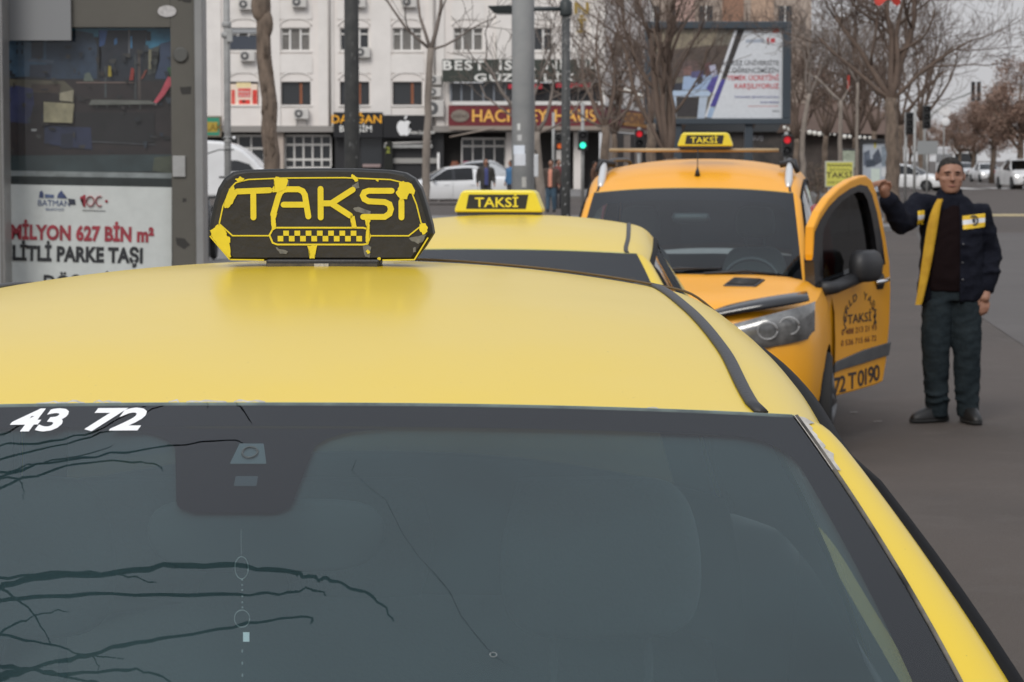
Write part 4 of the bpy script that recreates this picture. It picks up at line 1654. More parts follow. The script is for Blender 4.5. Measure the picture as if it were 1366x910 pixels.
for s in (-1, 1):
    bd.ball((HX_ + s * .089, .012, 1.605), (.011, .020, .032), 8)          # ears
    bd.ball((HX_ + s * .042, -.060, 1.585), (.024, .020, .020), 8)         # cheekbones
chain(bd, [(.012, .01, 1.43), (.014, .005, 1.53)], [.062, .058], 12)       # neck
bd.vloft([(.03, 0, .90, .15, .10), (.03, 0, 1.1, .15, .10), (.03, .01, 1.3, .17, .10), (.03, .015, 1.42, .13, .08), (.02, .012, 1.47, .07, .06)], 18)
SH_L, EL_L, WR_L = Vector((-.165, .0, 1.415)), Vector((-.325, -.16, 1.305)), Vector((-.440, -.29, 1.475))
SH_R, EL_R, WR_R = Vector((.198, .01, 1.372)), Vector((.288, .06, 1.12)), Vector((.255, -.03, .875))
chain(bd, [SH_L, EL_L, WR_L], [.05, .042, .029])
chain(bd, [SH_R, EL_R, WR_R], [.05, .042, .029])
chain(bd, [(-.055, 0, .92), (-.065, -.02, .50), (-.045, .02, .09)], [.085, .06, .042])
chain(bd, [(.125, 0, .92), (.125, -.03, .50), (.145, .0, .08)], [.085, .06, .042])
# hand over the top of the door: palm, four fingers hooking over, thumb aside
HB = Vector((-.470, -.325, 1.535))
chain(bd, [WR_L, (WR_L + HB) / 2, HB], [.028, .034, .036])
for k, ln_ in enumerate((.070, .080, .076, .060)):
    o_ = HB + Vector((.028 - .019 * k, -.010 - .004 * k, .028 - .004 * k))
    chain(bd, [o_, o_ + Vector((-.022, -.020, .020)), o_ + Vector((-.022 - ln_ * .45, -.036, .012)), o_ + Vector((-.024 - ln_ * .60, -.040, -.014))], [.0115, .0105, .0100, .0085], 8)
chain(bd, [HB + Vector((.030, .0, -.02)), HB + Vector((.045, -.022, .012)), HB + Vector((.034, -.042, .036))], [.013, .012, .010], 8)
# hanging hand, fingers lightly curled
HA = Vector((.238, -.060, .815))
chain(bd, [WR_R, (WR_R + HA) / 2, HA], [.028, .034, .034])
for k, ln_ in enumerate((.070, .080, .074, .058)):
    o_ = HA + Vector((-.024 + .017 * k, -.004 + .004 * k, -.030))
    chain(bd, [o_, o_ + Vector((-.004, -.006, -.032)), o_ + Vector((-.012, -.004, -.032 - ln_ * .40)), o_ + Vector((-.016, .010, -.032 - ln_ * .62))], [.0110, .0105, .0098, .0085], 8)
chain(bd, [HA + Vector((-.030, -.008, .012)), HA + Vector((-.046, -.018, -.018)), HA + Vector((-.046, -.020, -.045))], [.0125, .0115, .0095], 8)
body = bd.build('body', skin, man)
fix_normals(body)
remesh(body, .0055, 3)
# face
for s in (-1, 1):
    MB().ball((HX_ - .002 + s * .031, -.0835, 1.617), (.0105, .0045, .0036), 8).build('eye', eye_dark, man, True)
    MB().tube([(HX_ + s * .012, -.092, 1.634), (HX_ + s * .030, -.094, 1.640), (HX_ + s * .052, -.080, 1.633)], [.0025, .0035, .002], 6).build('eyebrow', hair_grey, man, True)
MB().tube([(HX_ - .028, -.083, 1.543), (HX_ - .003, -.096, 1.546), (HX_ + .022, -.083, 1.543)], [.003, .0045, .003], 6).build('mouth', lip, man, True)
# hair: the scalp surface lifted a few millimetres
bpy.context.view_layer.update()
bme = body.data
keep = []
for f in bme.polygons:
    c_ = f.center
    if c_.z < 1.55:
        continue
    dy = c_.y
    line = float(np.interp(dy, [-.10, -.075, -.055, -.03, .0, .03, .06, .12], [1.700, 1.692, 1.676, 1.640, 1.612, 1.585, 1.560, 1.540]))
    if dy < -.02:
        line += .020 * min(1.0, abs(c_.x - HX_) / .075) ** 2 * (1 if abs(c_.x - HX_) < .072 else 0)
    line += .006 * mnoise.noise(Vector((c_.x * 60, c_.y * 60, 1.0)))
    if c_.z > line and not (abs(c_.x - HX_) > .086 and c_.z < 1.64):
        keep.append(f)
idx = {}
hv, hf = [], []
for f in keep:
    q = []
    for vi in f.vertices:
        if vi not in idx:
            idx[vi] = len(hv)
            v_ = bme.vertices[vi]
            hv.append(v_.co + v_.normal * (.0022 + .0018 * mnoise.noise(v_.co * 120)))
        q.append(idx[vi])
    hf.append(q)
MB().add(hv, hf).build('hair', hair_grey, man, True)

# shirt
sb_ = MB().vloft([(.022, -.005, .86, .165, .118), (.022, -.012, .95, .168, .126), (.022, -.012, 1.12, .168, .122), (.025, -.004, 1.30, .180, .110), (.027, .006, 1.40, .15, .085), (.018, .008, 1.455, .075, .064), (.016, .004, 1.485, .062, .060)], 22, pw=.9)
sh_o = sb_.build('shirt', shirt_dark, man); fix_normals(sh_o)
remesh(sh_o, .012, 4)
crease(sh_o, .005, 10, (1, 1, 1.5), 7)
# trousers
tb_ = MB()
tb_.vloft([(.030, 0, .80, .165, .115), (.030, 0, .92, .165, .112)], 20, pw=.85)
tb_.vloft([(-.050, .015, .035, .066, .078), (-.054, .015, .10, .071, .082), (-.062, .005, .30, .082, .086), (-.068, -.012, .48, .091, .093), (-.066, -.005, .62, .099, .104), (-.052, .0, .80, .105, .112)], 18)
tb_.vloft([(.145, .0, .035, .064, .076), (.147, .0, .10, .071, .082), (.140, -.008, .30, .084, .086), (.133, -.02, .48, .091, .094), (.129, -.01, .62, .099, .104), (.120, .0, .80, .105, .112)], 18)
for k, (x, z) in enumerate([(-.05, .14), (-.06, .19), (.14, .14), (.135, .20), (-.065, .47), (.13, .46)]):     # folds at ankle and knee
    ry_ = .082 if z < .3 else .092
    pts = [(x + .078 * math.cos(t), -.002 + ry_ * -abs(math.sin(t)), z + .012 * math.sin(2 * t + k)) for t in np.linspace(0, math.pi, 9)]
    tb_.tube(pts, .006, 6)
tro = tb_.build('trousers', jeans, man); fix_normals(tro)
remesh(tro, .010, 3)
crease(tro, .0055, 8, (1.2, 1, 1.7), 3)
crease(tro, .0030, 26, (1, 1, 1.6), 4)
# shoes
for k, (fx, fy, ang) in enumerate(((-.055, .02, R(62)), (.150, -.01, R(-8)))):
    s_b = MB()
    s_b.vloft([(0, -.055, .012, .052, .150), (0, -.055, .03, .054, .152), (0, -.050, .055, .050, .140), (0, -.02, .085, .046, .100), (0, .03, .115, .045, .06)], 20, pw=.85)
    so_ = s_b.build('shoe', shoe, man, True)
    so_.location = (fx, fy, 0)
    so_.rotation_euler = (0, 0, -ang)
    sl_b = MB().vloft([(0, -.056, .003, .053, .153), (0, -.056, .020, .056, .157)], 20, pw=.85).build('sole', rubber, so_, True)
# jacket: shell with sleeves, cut open down the front
jb = MB()
jb.vloft([(.030, .012, .800, .215, .148), (.030, .010, .86, .218, .150), (.030, .008, .95, .205, .150), (.030, .006, 1.10, .200, .148), (.030, .008, 1.25, .205, .140), (.030, .012, 1.35, .198, .122), (.028, .016, 1.42, .150, .098), (.022, .016, 1.475, .092, .078)], 26, pw=.88)
jb.vloft([(.018, .018, 1.44, .092, .078), (.017, .020, 1.50, .080, .074), (.017, .022, 1.525, .074, .070)], 20)   # collar
chain(jb, [SH_L + Vector((.05, .01, -.02)), SH_L + Vector((-.02, 0, 0)), SH_L.lerp(EL_L, .55), EL_L, EL_L.lerp(WR_L, .5), WR_L + Vector((.012, .012, -.018))], [.088, .090, .080, .074, .066, .056], 14)
chain(jb, [SH_R + Vector((-.05, .01, -.02)), SH_R + Vector((.01, 0, 0)), SH_R.lerp(EL_R, .5), EL_R, EL_R.lerp(WR_R, .5), WR_R + Vector((.006, .006, .02))], [.078, .082, .080, .075, .069, .060], 14)
for (z, a0_, a1_, dx) in ((1.18, 200, 300, 0), (1.02, 290, 350, 0), (.92, 280, 350, 0), (1.27, 300, 345, 0)):     # soft folds
    pts = [(.03 + .204 * math.cos(R(t)), .008 + .148 * math.sin(R(t)), z + .03 * math.sin(R(t * 2))) for t in np.linspace(a0_, a1_, 8)]
    jb.tube(pts, .012, 6)
for f in (.25, .45, .62, .80):
    c_ = SH_R.lerp(EL_R, f) if f < .5 else EL_R.lerp(WR_R, (f - .5) * 2)
    pts = [c_ + Vector((.080 * math.cos(t), .080 * math.sin(t), .02 * math.cos(t + f * 9))) for t in np.linspace(2.4, 6.6, 8)]
    jb.tube(pts, .010, 6)
jo = jb.build('jacket', navy, man); fix_normals(jo)
remesh(jo, .010, 3)
crease(jo, .009, 8, (1.6, 1.2, 1.2), 5)
crease(jo, .004, 22, (1.3, 1, 1), 6)
cutb = MB().prism([(-.055, 1.60), (.050, 1.60), (.062, 1.44), (.062, .60), (-.185, .60), (-.150, .86), (-.095, 1.25), (-.060, 1.44)], -.5, -.075)
cutb = cutb.build('cutter', navy); fix_normals(cutb)
cutb.location = man.location
cut(jo, cutb)
jo.data.polygons.foreach_set('use_smooth', [True] * len(jo.data.polygons))
jt = front_of(jo)


def drape(x, z, lift=.006, default=-.12):
    hit = jt.ray_cast(Vector((x, -1.0, z)), Vector((0, 1, 0)))
    return (x, (hit[0].y if hit[0] else default) - lift, z)


# yellow lining: the turned-out edge of the jacket front
edge = [(-.066, 1.462, .046), (-.090, 1.40, .062), (-.112, 1.30, .080), (-.130, 1.18, .080), (-.150, 1.05, .075), (-.172, .92, .064), (-.195, .80, .054), (-.203, .775, .048)]
rows = []
for x, z, w_ in [tuple(p_) for p_ in catmull(edge, 4)]:
    w_ *= .82
    a_ = drape(x - w_ * .55, z, .003)
    k_ = min(a_[1], -.118)
    rows.append([(a_[0], k_ + .004, z), (x - w_ * .25, k_ - .008, z), (x + w_ * .15, k_ - .012, z), (x + w_ * .45, k_ - .006, z), (x + w_ * .52, k_ + .012, z)])
MB().grid(rows).build('jacket_lining', lining, man, True)
# hi-vis patches
def hivis(x0, x1, zl, slope, hgt, name):
    for k, (f0, f1, m_) in enumerate(((0, .34, ref_yel), (.34, .68, ref_sil), (.68, 1.0, ref_yel))):
        rows = [[drape(x, zl + hgt * f + slope * (x - x0), .007) for x in np.linspace(x0, x1, 8)] for f in np.linspace(f0, f1, 4)]
        MB().grid(rows).build(name, m_, man, True)


hivis(.055, .232, 1.262, .10, .088, 'reflective_patch')
hivis(-.222, -.172, 1.295, .10, .090, 'reflective_patch')
bg = drape(.150, 1.322, .010)
MB().tube([(bg[0] + .028 * math.cos(a), bg[1], bg[2] + .030 * math.sin(a)) for a in np.linspace(0, 2 * math.pi, 17)], .006, 6).ball(bg, (.012, .004, .018), 6).build('badge', mat('badge', (.05, .05, .055), .5), man, True)
for z in (1.17, 1.05, .94):
    MB().ball(drape(.078, z, .003), (.006, .004, .006), 6).build('button', alloy, man, True)


def pedestrian(px, Y, h, rz, top_c, trou_c, label, coat_open=None, seed=0):
    root = empty('person', (P(px, 300, Y).x, Y, .12 if Y > 112 else 0.0), rz)
    if Y < 73 and px < 900:
        root.location.z = .13
    tag(root, label, 'person', 'people walking on the far pavement')
    k = h / 1.74
    b = MB()
    b.ball((0, 0, 1.62), (.080, .098, .115), 10)
    b.ball((0, -.09, 1.60), (.015, .02, .02), 6)
    chain(b, [(0, .01, 1.40), (0, 0, 1.54)], [.06, .055])
    b.vloft([(0, 0, .9, .15, .10), (0, 0, 1.3, .18, .10), (0, 0, 1.45, .10, .08)], 14)
    hands = []
    for s in (-1, 1):
        w = Vector((s * .29, -.05, .90))
        chain(b, [(s * .20, 0, 1.40), (s * .27, .03, 1.14), tuple(w)], [.05, .04, .03])
        hd = w + Vector((0, -.02, -.06))
        chain(b, [tuple(w), tuple(hd)], [.028, .036])
        for j in range(4):
            chain(b, [tuple(hd + Vector((0, -.03 + .02 * j, -.03))), tuple(hd + Vector((-s * .01, -.03 + .02 * j, -.10)))], [.011, .009], 6)
        chain(b, [tuple(hd + Vector((0, -.03, 0))), tuple(hd + Vector((-s * .02, -.055, -.05)))], [.012, .010], 6)
        chain(b, [(s * .09, 0, .9), (s * .10, -.02 * s, .5), (s * .10, .06 * s, .08)], [.08, .06, .045])
    for v in range(len(b.v)):
        b.v[v] = tuple(c * k for c in b.v[v])
    bo_ = b.build('body', skin, root); fix_normals(bo_); remesh(bo_, .014, 2)
    hh = MB().ball((0, .018 * k, 1.645 * k), (.088 * k, .098 * k, .102 * k), 10).build('hair', hair_grey, root, True)
    c_ = MB()
    c_.vloft([(0, 0, .80, .20, .14), (0, 0, 1.1, .195, .135), (0, 0, 1.32, .215, .125), (0, .01, 1.43, .13, .09), (0, .01, 1.49, .08, .07)], 18, pw=.9)
    for s in (-1, 1):
        chain(c_, [(s * .17, 0, 1.39), (s * .22, 0, 1.36), (s * .275, .03, 1.14), (s * .29, -.04, .93)], [.08, .085, .07, .055])
    for v in range(len(c_.v)):
        c_.v[v] = tuple(c * k for c in c_.v[v])
    co_ = c_.build('coat', mat('coat_%d' % seed, top_c, .85), root); fix_normals(co_); remesh(co_, .02, 3)
    if coat_open:
        bt = front_of(co_)
        rows = []
        for z in np.linspace(.84 * k, 1.42 * k, 8):
            r_ = []
            for x in np.linspace(-.06, .06, 5):
                hit = bt.ray_cast(Vector((x, -1, z)), Vector((0, 1, 0)))
                r_.append((x, (hit[0].y if hit[0] else -.1) - .008, z))
            rows.append(r_)
        MB().grid(rows).build('shirt', mat('shirt_%d' % seed, coat_open, .85), root, True)
    t_ = MB()
    t_.vloft([(0, 0, .80, .165, .115), (0, 0, .93, .165, .11)], 16)
    for s in (-1, 1):
        t_.vloft([(s * .10, .07 * s, .05, .06, .07), (s * .10, .02 * s, .3, .075, .08), (s * .10, -.02 * s, .5, .085, .09), (s * .09, 0, .82, .10, .11)], 14)
    for v in range(len(t_.v)):
        t_.v[v] = tuple(c * k for c in t_.v[v])
    to_ = t_.build('trousers', mat('trousers_%d' % seed, trou_c, .85), root); fix_normals(to_); remesh(to_, .02, 3)
    for s in (-1, 1):
        MB().vloft([(s * .10, .07 * s - .05, .0, .05, .13), (s * .10, .07 * s - .05, .05, .05, .12), (s * .10, .07 * s, .10, .045, .06)], 14).build('shoe', shoe, root, True)
    return root


pedestrian(648, 88, 1.76, R(10), (.045, .042, .038), (.05, .05, .06), 'pedestrian in dark open coat over a blue shirt, right of the grey car', (.06, .07, .20), 1)
pedestrian(681, 96, 1.70, R(-60), (.06, .16, .30), (.05, .05, .06), 'pedestrian in blue half hidden behind the thick grey pole', None, 2)
pedestrian(735, 84, 1.72, R(-15), (.07, .05, .04), (.05, .09, .13), 'pedestrian in brown coat over a salmon shirt beside the slim dark pole', (.62, .26, .18), 3)
pedestrian(745, 90, 1.74, R(20), (.16, .03, .035), (.03, .03, .035), 'pedestrian in dark red top just behind the slim dark pole', None, 4)
pedestrian(793, 104, 1.66, R(70), (.10, .05, .03), (.05, .05, .05), 'pedestrian in rust brown coat left of the van roof rack', None, 5)

# ================================================================ street furniture
galv = mat('galvanised', (.40, .40, .39), rough=.6, metal=.2, col2=(.30, .30, .29), vscale=6)
dark_pole = mat('dark_pole', (.055, .057, .056), rough=.55, col2=(.085, .085, .082), vscale=10)
grey_pole = mat('grey_pole', (.33, .34, .34), rough=.7, col2=(.42, .42, .41), vscale=3, bump=.2, bscale=20)
frame_grey = mat('panel_frame', (.16, .155, .145), rough=.45, metal=.2, var=.12, vscale=3)
frame_light = mat('panel_frame_light', (.30, .30, .295), rough=.4, metal=.4, var=.15, vscale=5)
taupe = mat('panel_taupe', (.105, .098, .082), rough=.5, var=.15, vscale=2)
flat_print = {}


def pm_(r_, g_, b_):
    """printed ink, given as seen on the sheet (8-bit)"""
    k = (r_, g_, b_)
    if k not in flat_print:
        lin = [((c / 255) / 12.92 if c < 10 else (((c / 255) + .055) / 1.055) ** 2.4) for c in k]
        flat_print[k] = mat('ink_%d_%d_%d' % k, [min(.9, c * 1.35) for c in lin], .6, var=.10 if min(k) > 140 else .45, vscale=9)
    return flat_print[k]


def picture(parent, name, y, shapes, conv):
    """a printed picture: flat polygons laid over one another on one sheet"""
    mb = MB(); ms = []
    verts, faces, mi = [], [], []
    for k, (col, poly) in enumerate(shapes):
        m_ = pm_(*col)
        if m_ not in ms:
            ms.append(m_)
        bm = bmesh.new()
        vs = [bm.verts.new((conv(p_)[0], y - .00025 * k, conv(p_)[1])) for p_ in poly]
        f = bm.faces.new(vs)
        bmesh.ops.triangulate(bm, faces=[f])
        bm.verts.index_update()
        mb.add([v.co for v in bm.verts], [[v.index for v in f.verts] for f in bm.faces], ms.index(m_))
        bm.free()
    o = mb.build(name, ms, parent)
    return o


# ---------------------------------------------------------------- shelter with advertising case
YS = 17.0
S17 = FPX / YS
shel = empty('advertising_case', (P(136, 300, YS).x, YS, .13), 0)
tag(shel, 'grey framed street advertising case with municipal poster at the left edge', 'advertising case')
ox, oz = shel.location.x, shel.location.z


def sp_(p_):
    q = P(p_[0], p_[1], YS)
    return (q.x - ox, q.z - oz)


top_z, bot_z = 2.75, .30
x_l, x_r = sp_((-62, 0))[0], sp_((272, 0))[0]
xi_l, xi_r = sp_((-40, 0))[0], sp_((229, 0))[0]
xo_r = sp_((261, 0))[0]
# frame members
fr = MB().span((xo_r, -.10, 0), (x_r, .14, 2.95))
bevel(fr.build('frame_post', frame_light, shel), .008)
fr = MB().span((x_l - .05, -.10, 0), (x_l + .02, .14, 2.95))
bevel(fr.build('frame_post', frame_light, shel), .008)
fr = MB().span((xi_r, -.075, bot_z), (xo_r - .002, .12, 2.9))
fr.build('side_panel', taupe, shel)
zt_ = sp_((0, 37))[1]
fr = MB().span((xi_l - .1, -.074, zt_), (xi_r - .002, .12, 2.9))
fr.build('header_panel', taupe, shel)
fr = MB().span((x_l + .022, -.07, 0), (xo_r - .003, .12, bot_z - .003))
fr.build('plinth', frame_grey, shel)
fr = MB().span((x_l - .08, -.13, 2.952), (x_r + .03, .17, 3.02))
bevel(fr.build('case_cap', frame_grey, shel), .01)
MB().span((x_l + .022, .05, bot_z), (xi_r - .002, .115, zt_ - .002)).build('back_panel', frame_grey, shel)
a = sp_((14, 55)); b = sp_((98, -6))
MB().span((a[0], -.115, a[1]), (b[0], -.079, b[1])).build('notice_plate', mat('notice_plate', (.22, .225, .23), .5), shel)
a = sp_((225, 16))
_sk = MB().lathe([(.062, -.078), (.062, -.083)], 24, 'y')
_sk.v = [(x + a[0], y, z * .62 + a[1]) for x, y, z in _sk.v]
_sk.build('sticker', mat('sticker', (.55, .53, .52), .5, var=.3, vscale=40), shel)
a = sp_((243, 74))
MB().lathe([(.050, -.076), (.050, -.088), (.042, -.094)], 20, 'y', (a[0], 0, a[1])).build('lock', mat('lock', (.09, .09, .082), .5), shel, False)
a = sp_((241, 222))
bevel(MB().box((a[0], -.082, a[1]), (.085, .02, .14)).build('latch', galv, shel), .004)
rust = mat('dark_mark', (.03, .028, .025), .7)
for q in ([(242, 116), (257, 116), (256, 126), (244, 126)], [(236, 316), (248, 318), (256, 326), (248, 332), (238, 326)], [(246, 264), (250, 264), (250, 269), (246, 270)], [(238, -4), (258, -4), (257, 5), (248, 4), (244, 1), (240, 2)]):
    print_patch([sp_(p_) for p_ in rough_edge(q, 2, .8)], -.0765, rust, 'scuff_mark', shel)

# the printed sheet behind the pane
shapes = [
    ((30, 33, 38), [(-40, 37), (229, 37), (229, 233), (-40, 233)]),
    ((58, 120, 150), [(90, 37), (229, 37), (229, 75), (195, 66), (170, 50), (90, 48)]),
    ((52, 80, 104), [(-40, 54), (98, 54), (98, 100), (-40, 104)]),
    ((40, 56, 76), [(60, 56), (98, 40), (122, 44), (128, 60), (128, 105), (60, 105)]),
    ((30, 42, 58), [(40, 55), (56, 55), (56, 78), (40, 78)]),
    ((22, 30, 40), [(20, 56), (22, 56), (22, 60), (20, 60)]), ((22, 30, 40), [(27, 56), (29, 56), (29, 60), (27, 60)]),
    ((22, 30, 40), [(20, 66), (22, 66), (22, 72), (20, 72)]), ((22, 30, 40), [(27, 66), (29, 66), (29, 72), (27, 72)]),
    ((66, 78, 96), [(36, 78), (70, 80), (70, 84), (36, 82)]),
    ((36, 44, 62), [(38, 86), (68, 86), (66, 103), (38, 103)]),
    ((66, 68, 66), [(196, 66), (212, 60), (212, 95), (196, 100)]),
    ((118, 112, 92), [(198, 66), (201, 66), (201, 92), (198, 92)]),
    ((50, 62, 86), [(212, 58), (229, 54), (229, 105), (205, 105), (212, 80)]),
    ((38, 28, 28), [(-40, 104), (229, 108), (229, 230), (-40, 230)]),
    ((84, 78, 64), [(-40, 103), (84, 108), (96, 118), (97, 138), (80, 136), (76, 124), (-40, 120)]),
    ((64, 50, 42), [(40, 112), (80, 112), (78, 124), (40, 122)]),
    ((44, 48, 84), [(-10, 122), (20, 114), (42, 118), (44, 140), (36, 165), (-10, 160)]),
    ((140, 132, 106), [(58, 136), (98, 138), (96, 164), (58, 163)]), ((146, 138, 118), [(80, 124), (97, 120), (97, 136), (79, 134)]),
    ((30, 34, 46), [(130, 40), (195, 40), (190, 80), (186, 108), (132, 108), (134, 70)]),
    ((54, 86, 140), [(131, 40), (142, 40), (138, 60), (131, 62)]),
    ((60, 110, 160), [(151, 52), (155, 50), (155, 58), (151, 60)]), ((70, 130, 175), [(173, 48), (175, 48), (175, 64), (173, 64)]),
    ((98, 98, 102), [(170, 39), (172, 39), (172, 74), (170, 74)]),
    ((18, 22, 34), [(194, 42), (200, 42), (200, 54), (194, 54)]),
    ((26, 34, 46), [(148, 74), (180, 72), (186, 90), (176, 94), (150, 92)]),
    ((62, 66, 68), [(138, 88), (141, 88), (141, 130), (138, 130)]), ((72, 62, 58), [(182, 66), (186, 66), (187, 132), (183, 132)]), ((60, 64, 66), [(178, 72), (180, 72), (181, 132), (178, 132)]),
    ((150, 132, 40), [(144, 88), (148, 88), (148, 102), (144, 102)]), ((140, 44, 34), [(175, 90), (178, 92), (177, 107), (172, 107)]), ((110, 52, 40), [(192, 94), (196, 92), (190, 104), (186, 106)]),
    ((88, 96, 88), [(112, 98), (118, 96), (124, 108), (110, 108)]),
    ((104, 86, 80), [(100, 109), (178, 109), (178, 111), (100, 111)]),
    ((96, 96, 90), [(122, 133), (200, 134), (206, 139), (118, 140)]),
    ((70, 70, 66), [(126, 140), (129, 140), (129, 144), (127, 144)]), ((70, 70, 66), [(140, 140), (143, 140), (143, 144), (141, 144)]), ((70, 70, 66), [(156, 140), (159, 140), (159, 144), (157, 144)]), ((70, 70, 66), [(170, 140), (173, 140), (173, 144), (171, 144)]), ((70, 70, 66), [(184, 140), (187, 140), (187, 146), (185, 146)]),
    ((188, 74, 88), [(224, 102), (229, 104), (229, 112), (218, 128), (208, 138), (205, 136), (214, 122)]), ((150, 140, 136), [(203, 136), (208, 136), (208, 140), (204, 140)]), ((48, 84, 54), [(222, 90), (229, 88), (229, 102), (223, 102)]),
    ((22, 18, 20), [(100, 150), (205, 150), (205, 190), (100, 190)]),
    ((34, 40, 66), [(58, 168), (120, 170), (122, 200), (58, 192)]), ((24, 28, 46), [(80, 178), (96, 178), (96, 198), (80, 198)]),
    ((60, 60, 64), [(122, 188), (206, 192), (206, 194), (122, 190)]), ((150, 150, 150), [(40, 172), (48, 172), (47, 175), (41, 175)]),
    ((44, 56, 58), [(-40, 208), (229, 206), (229, 229), (-40, 229)]),
    ((70, 74, 60), [(206, 210), (229, 208), (229, 232), (203, 228)]),
    ((132, 136, 136), [(-40, 227), (229, 231), (229, 238), (-40, 234)]),
    ((38, 44, 44), [(-40, 234), (229, 238), (229, 251), (-40, 245)]),
    ((196, 196, 193), [(-40, 245), (229, 250), (229, 480), (-40, 480)]),
]
_rp = random.Random(77)
_cut = [k for k, s_ in enumerate(shapes) if s_[0] == (44, 56, 58)][0]
_bits = []
for _i in range(110):           # the busy small stuff of the printed street scene
    _x, _y = _rp.uniform(-30, 222), _rp.uniform(58, 222)
    _w, _h = _rp.uniform(1.5, 12), _rp.uniform(1.5, 9)
    _c = _rp.choice([(24, 26, 32), (34, 32, 34), (44, 52, 62), (54, 50, 46), (30, 38, 50), (66, 64, 62), (20, 18, 20), (40, 34, 32)])
    _bits.append((_c, [(_x, _y), (_x + _w, _y + _rp.uniform(-1, 1)), (_x + _w * _rp.uniform(.6, 1), _y + _h), (_x + _w * _rp.uniform(0, .4), _y + _h * _rp.uniform(.7, 1))]))
_keep = [s_ for s_ in shapes[:_cut] if s_[0] in ((188, 74, 88), (150, 132, 40), (140, 44, 34), (140, 132, 106), (146, 138, 118), (96, 96, 90), (118, 112, 92))]
shapes = shapes[:_cut] + _bits + _keep + shapes[_cut:]
sheet = picture(shel, 'poster', .046, shapes, sp_)
red_p, black_p = pm_(160, 44, 58), pm_(30, 30, 34)


def pt_text(s_, px, py, hpx, m_, **kw):
    x, z = sp_((px, py))
    return text(sheet, s_, x, -.002, z, hpx / S17, m_, rot=R(-1.3), **kw)


pt_text('1 MİLYON 627 BİN m²', 205, 322.5, 18.5, red_p, bold=.045, xs=.775, align='RIGHT', spacing=1.03)
pt_text('KİLİTLİ PARKE TAŞI', 191, 350.5, 19, black_p, bold=.045, xs=.775, align='RIGHT', spacing=1.03)
pt_text('DÖŞEDİK', 110, 387, 19, black_p, bold=.028, xs=.86)
blue_p = pm_(58, 78, 120)
pt_text('BATMAN', 72, 275, 8.0, blue_p, bold=.0, xs=.95)
pt_text('BELEDİYESİ', 73, 281, 3.0, blue_p, bold=.004, xs=1.1)
lg = [((64, 76, 116), [(53, 256), (56, 254), (58, 258), (58, 264), (52, 264)]), ((90, 104, 140), [(60, 259), (72, 260), (72, 264), (60, 264)]), ((64, 76, 116), [(78, 258), (82, 254), (87, 262), (90, 265), (76, 264)]),
      ((44, 48, 66), [(91, 265), (100, 266), (101, 273), (92, 273)]),
      ((160, 44, 58), [(107, 263), (112, 260), (114, 260), (114, 276), (111, 276), (111, 265), (107, 266)]), ((120, 120, 120), [(110, 280), (141, 281), (141, 282), (110, 281)])]
picture(sheet, 'emblem', -.002, lg, sp_)
for cx_, a0_, a1_ in ((120.5, 0, 360), (133, 60, 300)):
    mb = MB()
    mb.tube([(sp_((cx_ + 5 * math.cos(R(t)), 268.5 - 6.5 * math.sin(R(t))))[0], -.004, sp_((0, 268.5 - 6.5 * math.sin(R(t))))[1]) for t in np.linspace(a0_, a1_, 21)], .011, 6, flat=.3)
    mb.build('emblem', red_p, sheet)
MB().ball((sp_((142, 268))[0], -.004, sp_((0, 268.5))[1]), (.010, .002, .010), 6).build('emblem', red_p, sheet)
pane = MB().rect(xi_l - .1, bot_z + .002, xi_r - .003, zt_ - .003, -.02)
pane.build('glass_pane', glass_mat('case_glass', (.92, .94, .94), ior=1.45, film=.008), shel)
# aluminium upright standing just in front of the case, at the very left of the view
up = MB().span((sp_((-8, 0))[0], -.40, -.13), (sp_((18, 0))[0], -.16, 3.2))
uo = up.build('shelter_post', frame_light, None)
uo.location = shel.location
bevel(uo, .012, 3)
tag(uo, 'light aluminium shelter upright standing before the advertising case', 'post')
gv = MB().span((sp_((12.5, 0))[0], -.404, 0), (sp_((15, 0))[0], -.398, 3.2)).build('post_groove', frame_grey, uo)
gv = MB().span((sp_((3, 0))[0], -.404, 0), (sp_((4.2, 0))[0], -.398, 3.2)).build('post_groove', frame_grey, uo)


# ---------------------------------------------------------------- poles
def pole(name, px, Y, r0, r1, ztop, m_, label, cat='pole', z0=.13, group=None):
    root = empty(name, (P(px, 300, Y).x, Y, z0))
    tag(root, label, cat, group)
    mb = MB().tube([(0, 0, 0), (0, 0, ztop * .5), (0, 0, ztop)], [r0, (r0 + r1) / 2, r1], 14)
    mb.build('shaft', m_, root, True)
    bp_ = MB().lathe([(r0 * 1.9, 0), (r0 * 1.9, .02), (r0 * 1.25, .05), (r0 * 1.1, .16)], 14)
    bp_.build('base_plate', m_, root, True)
    return root


p1 = pole('lamp_post', 470, 28.5, .092, .066, 7.5, dark_pole, 'dark grey round lamp post with scratched paint before the phone shop', 'lamp post')
mb = MB()
random.seed(11)
for i in range(34):
    z = random.uniform(1.5, 4.2)
    a = random.uniform(-2.3, -.9)
    r_ = .085 - z * .0034 + .003
    mb.tube([(r_ * math.cos(a), r_ * math.sin(a), z), (r_ * math.cos(a + .12), r_ * math.sin(a + .12), z + random.uniform(.01, .05))], random.uniform(.002, .006), 4)
mb.build('paint_chip', mat('chip_grey', (.30, .30, .29), .7), p1)
MB().tube([(0, 0, 7.4), (.5, -.1, 7.7), (1.2, -.2, 7.8)], .04, 8).build('arm', dark_pole, p1, True)
bevel(MB().box((1.35, -.22, 7.8), (.5, .2, .1)).build('lamp_head', dark_pole, p1), .03)

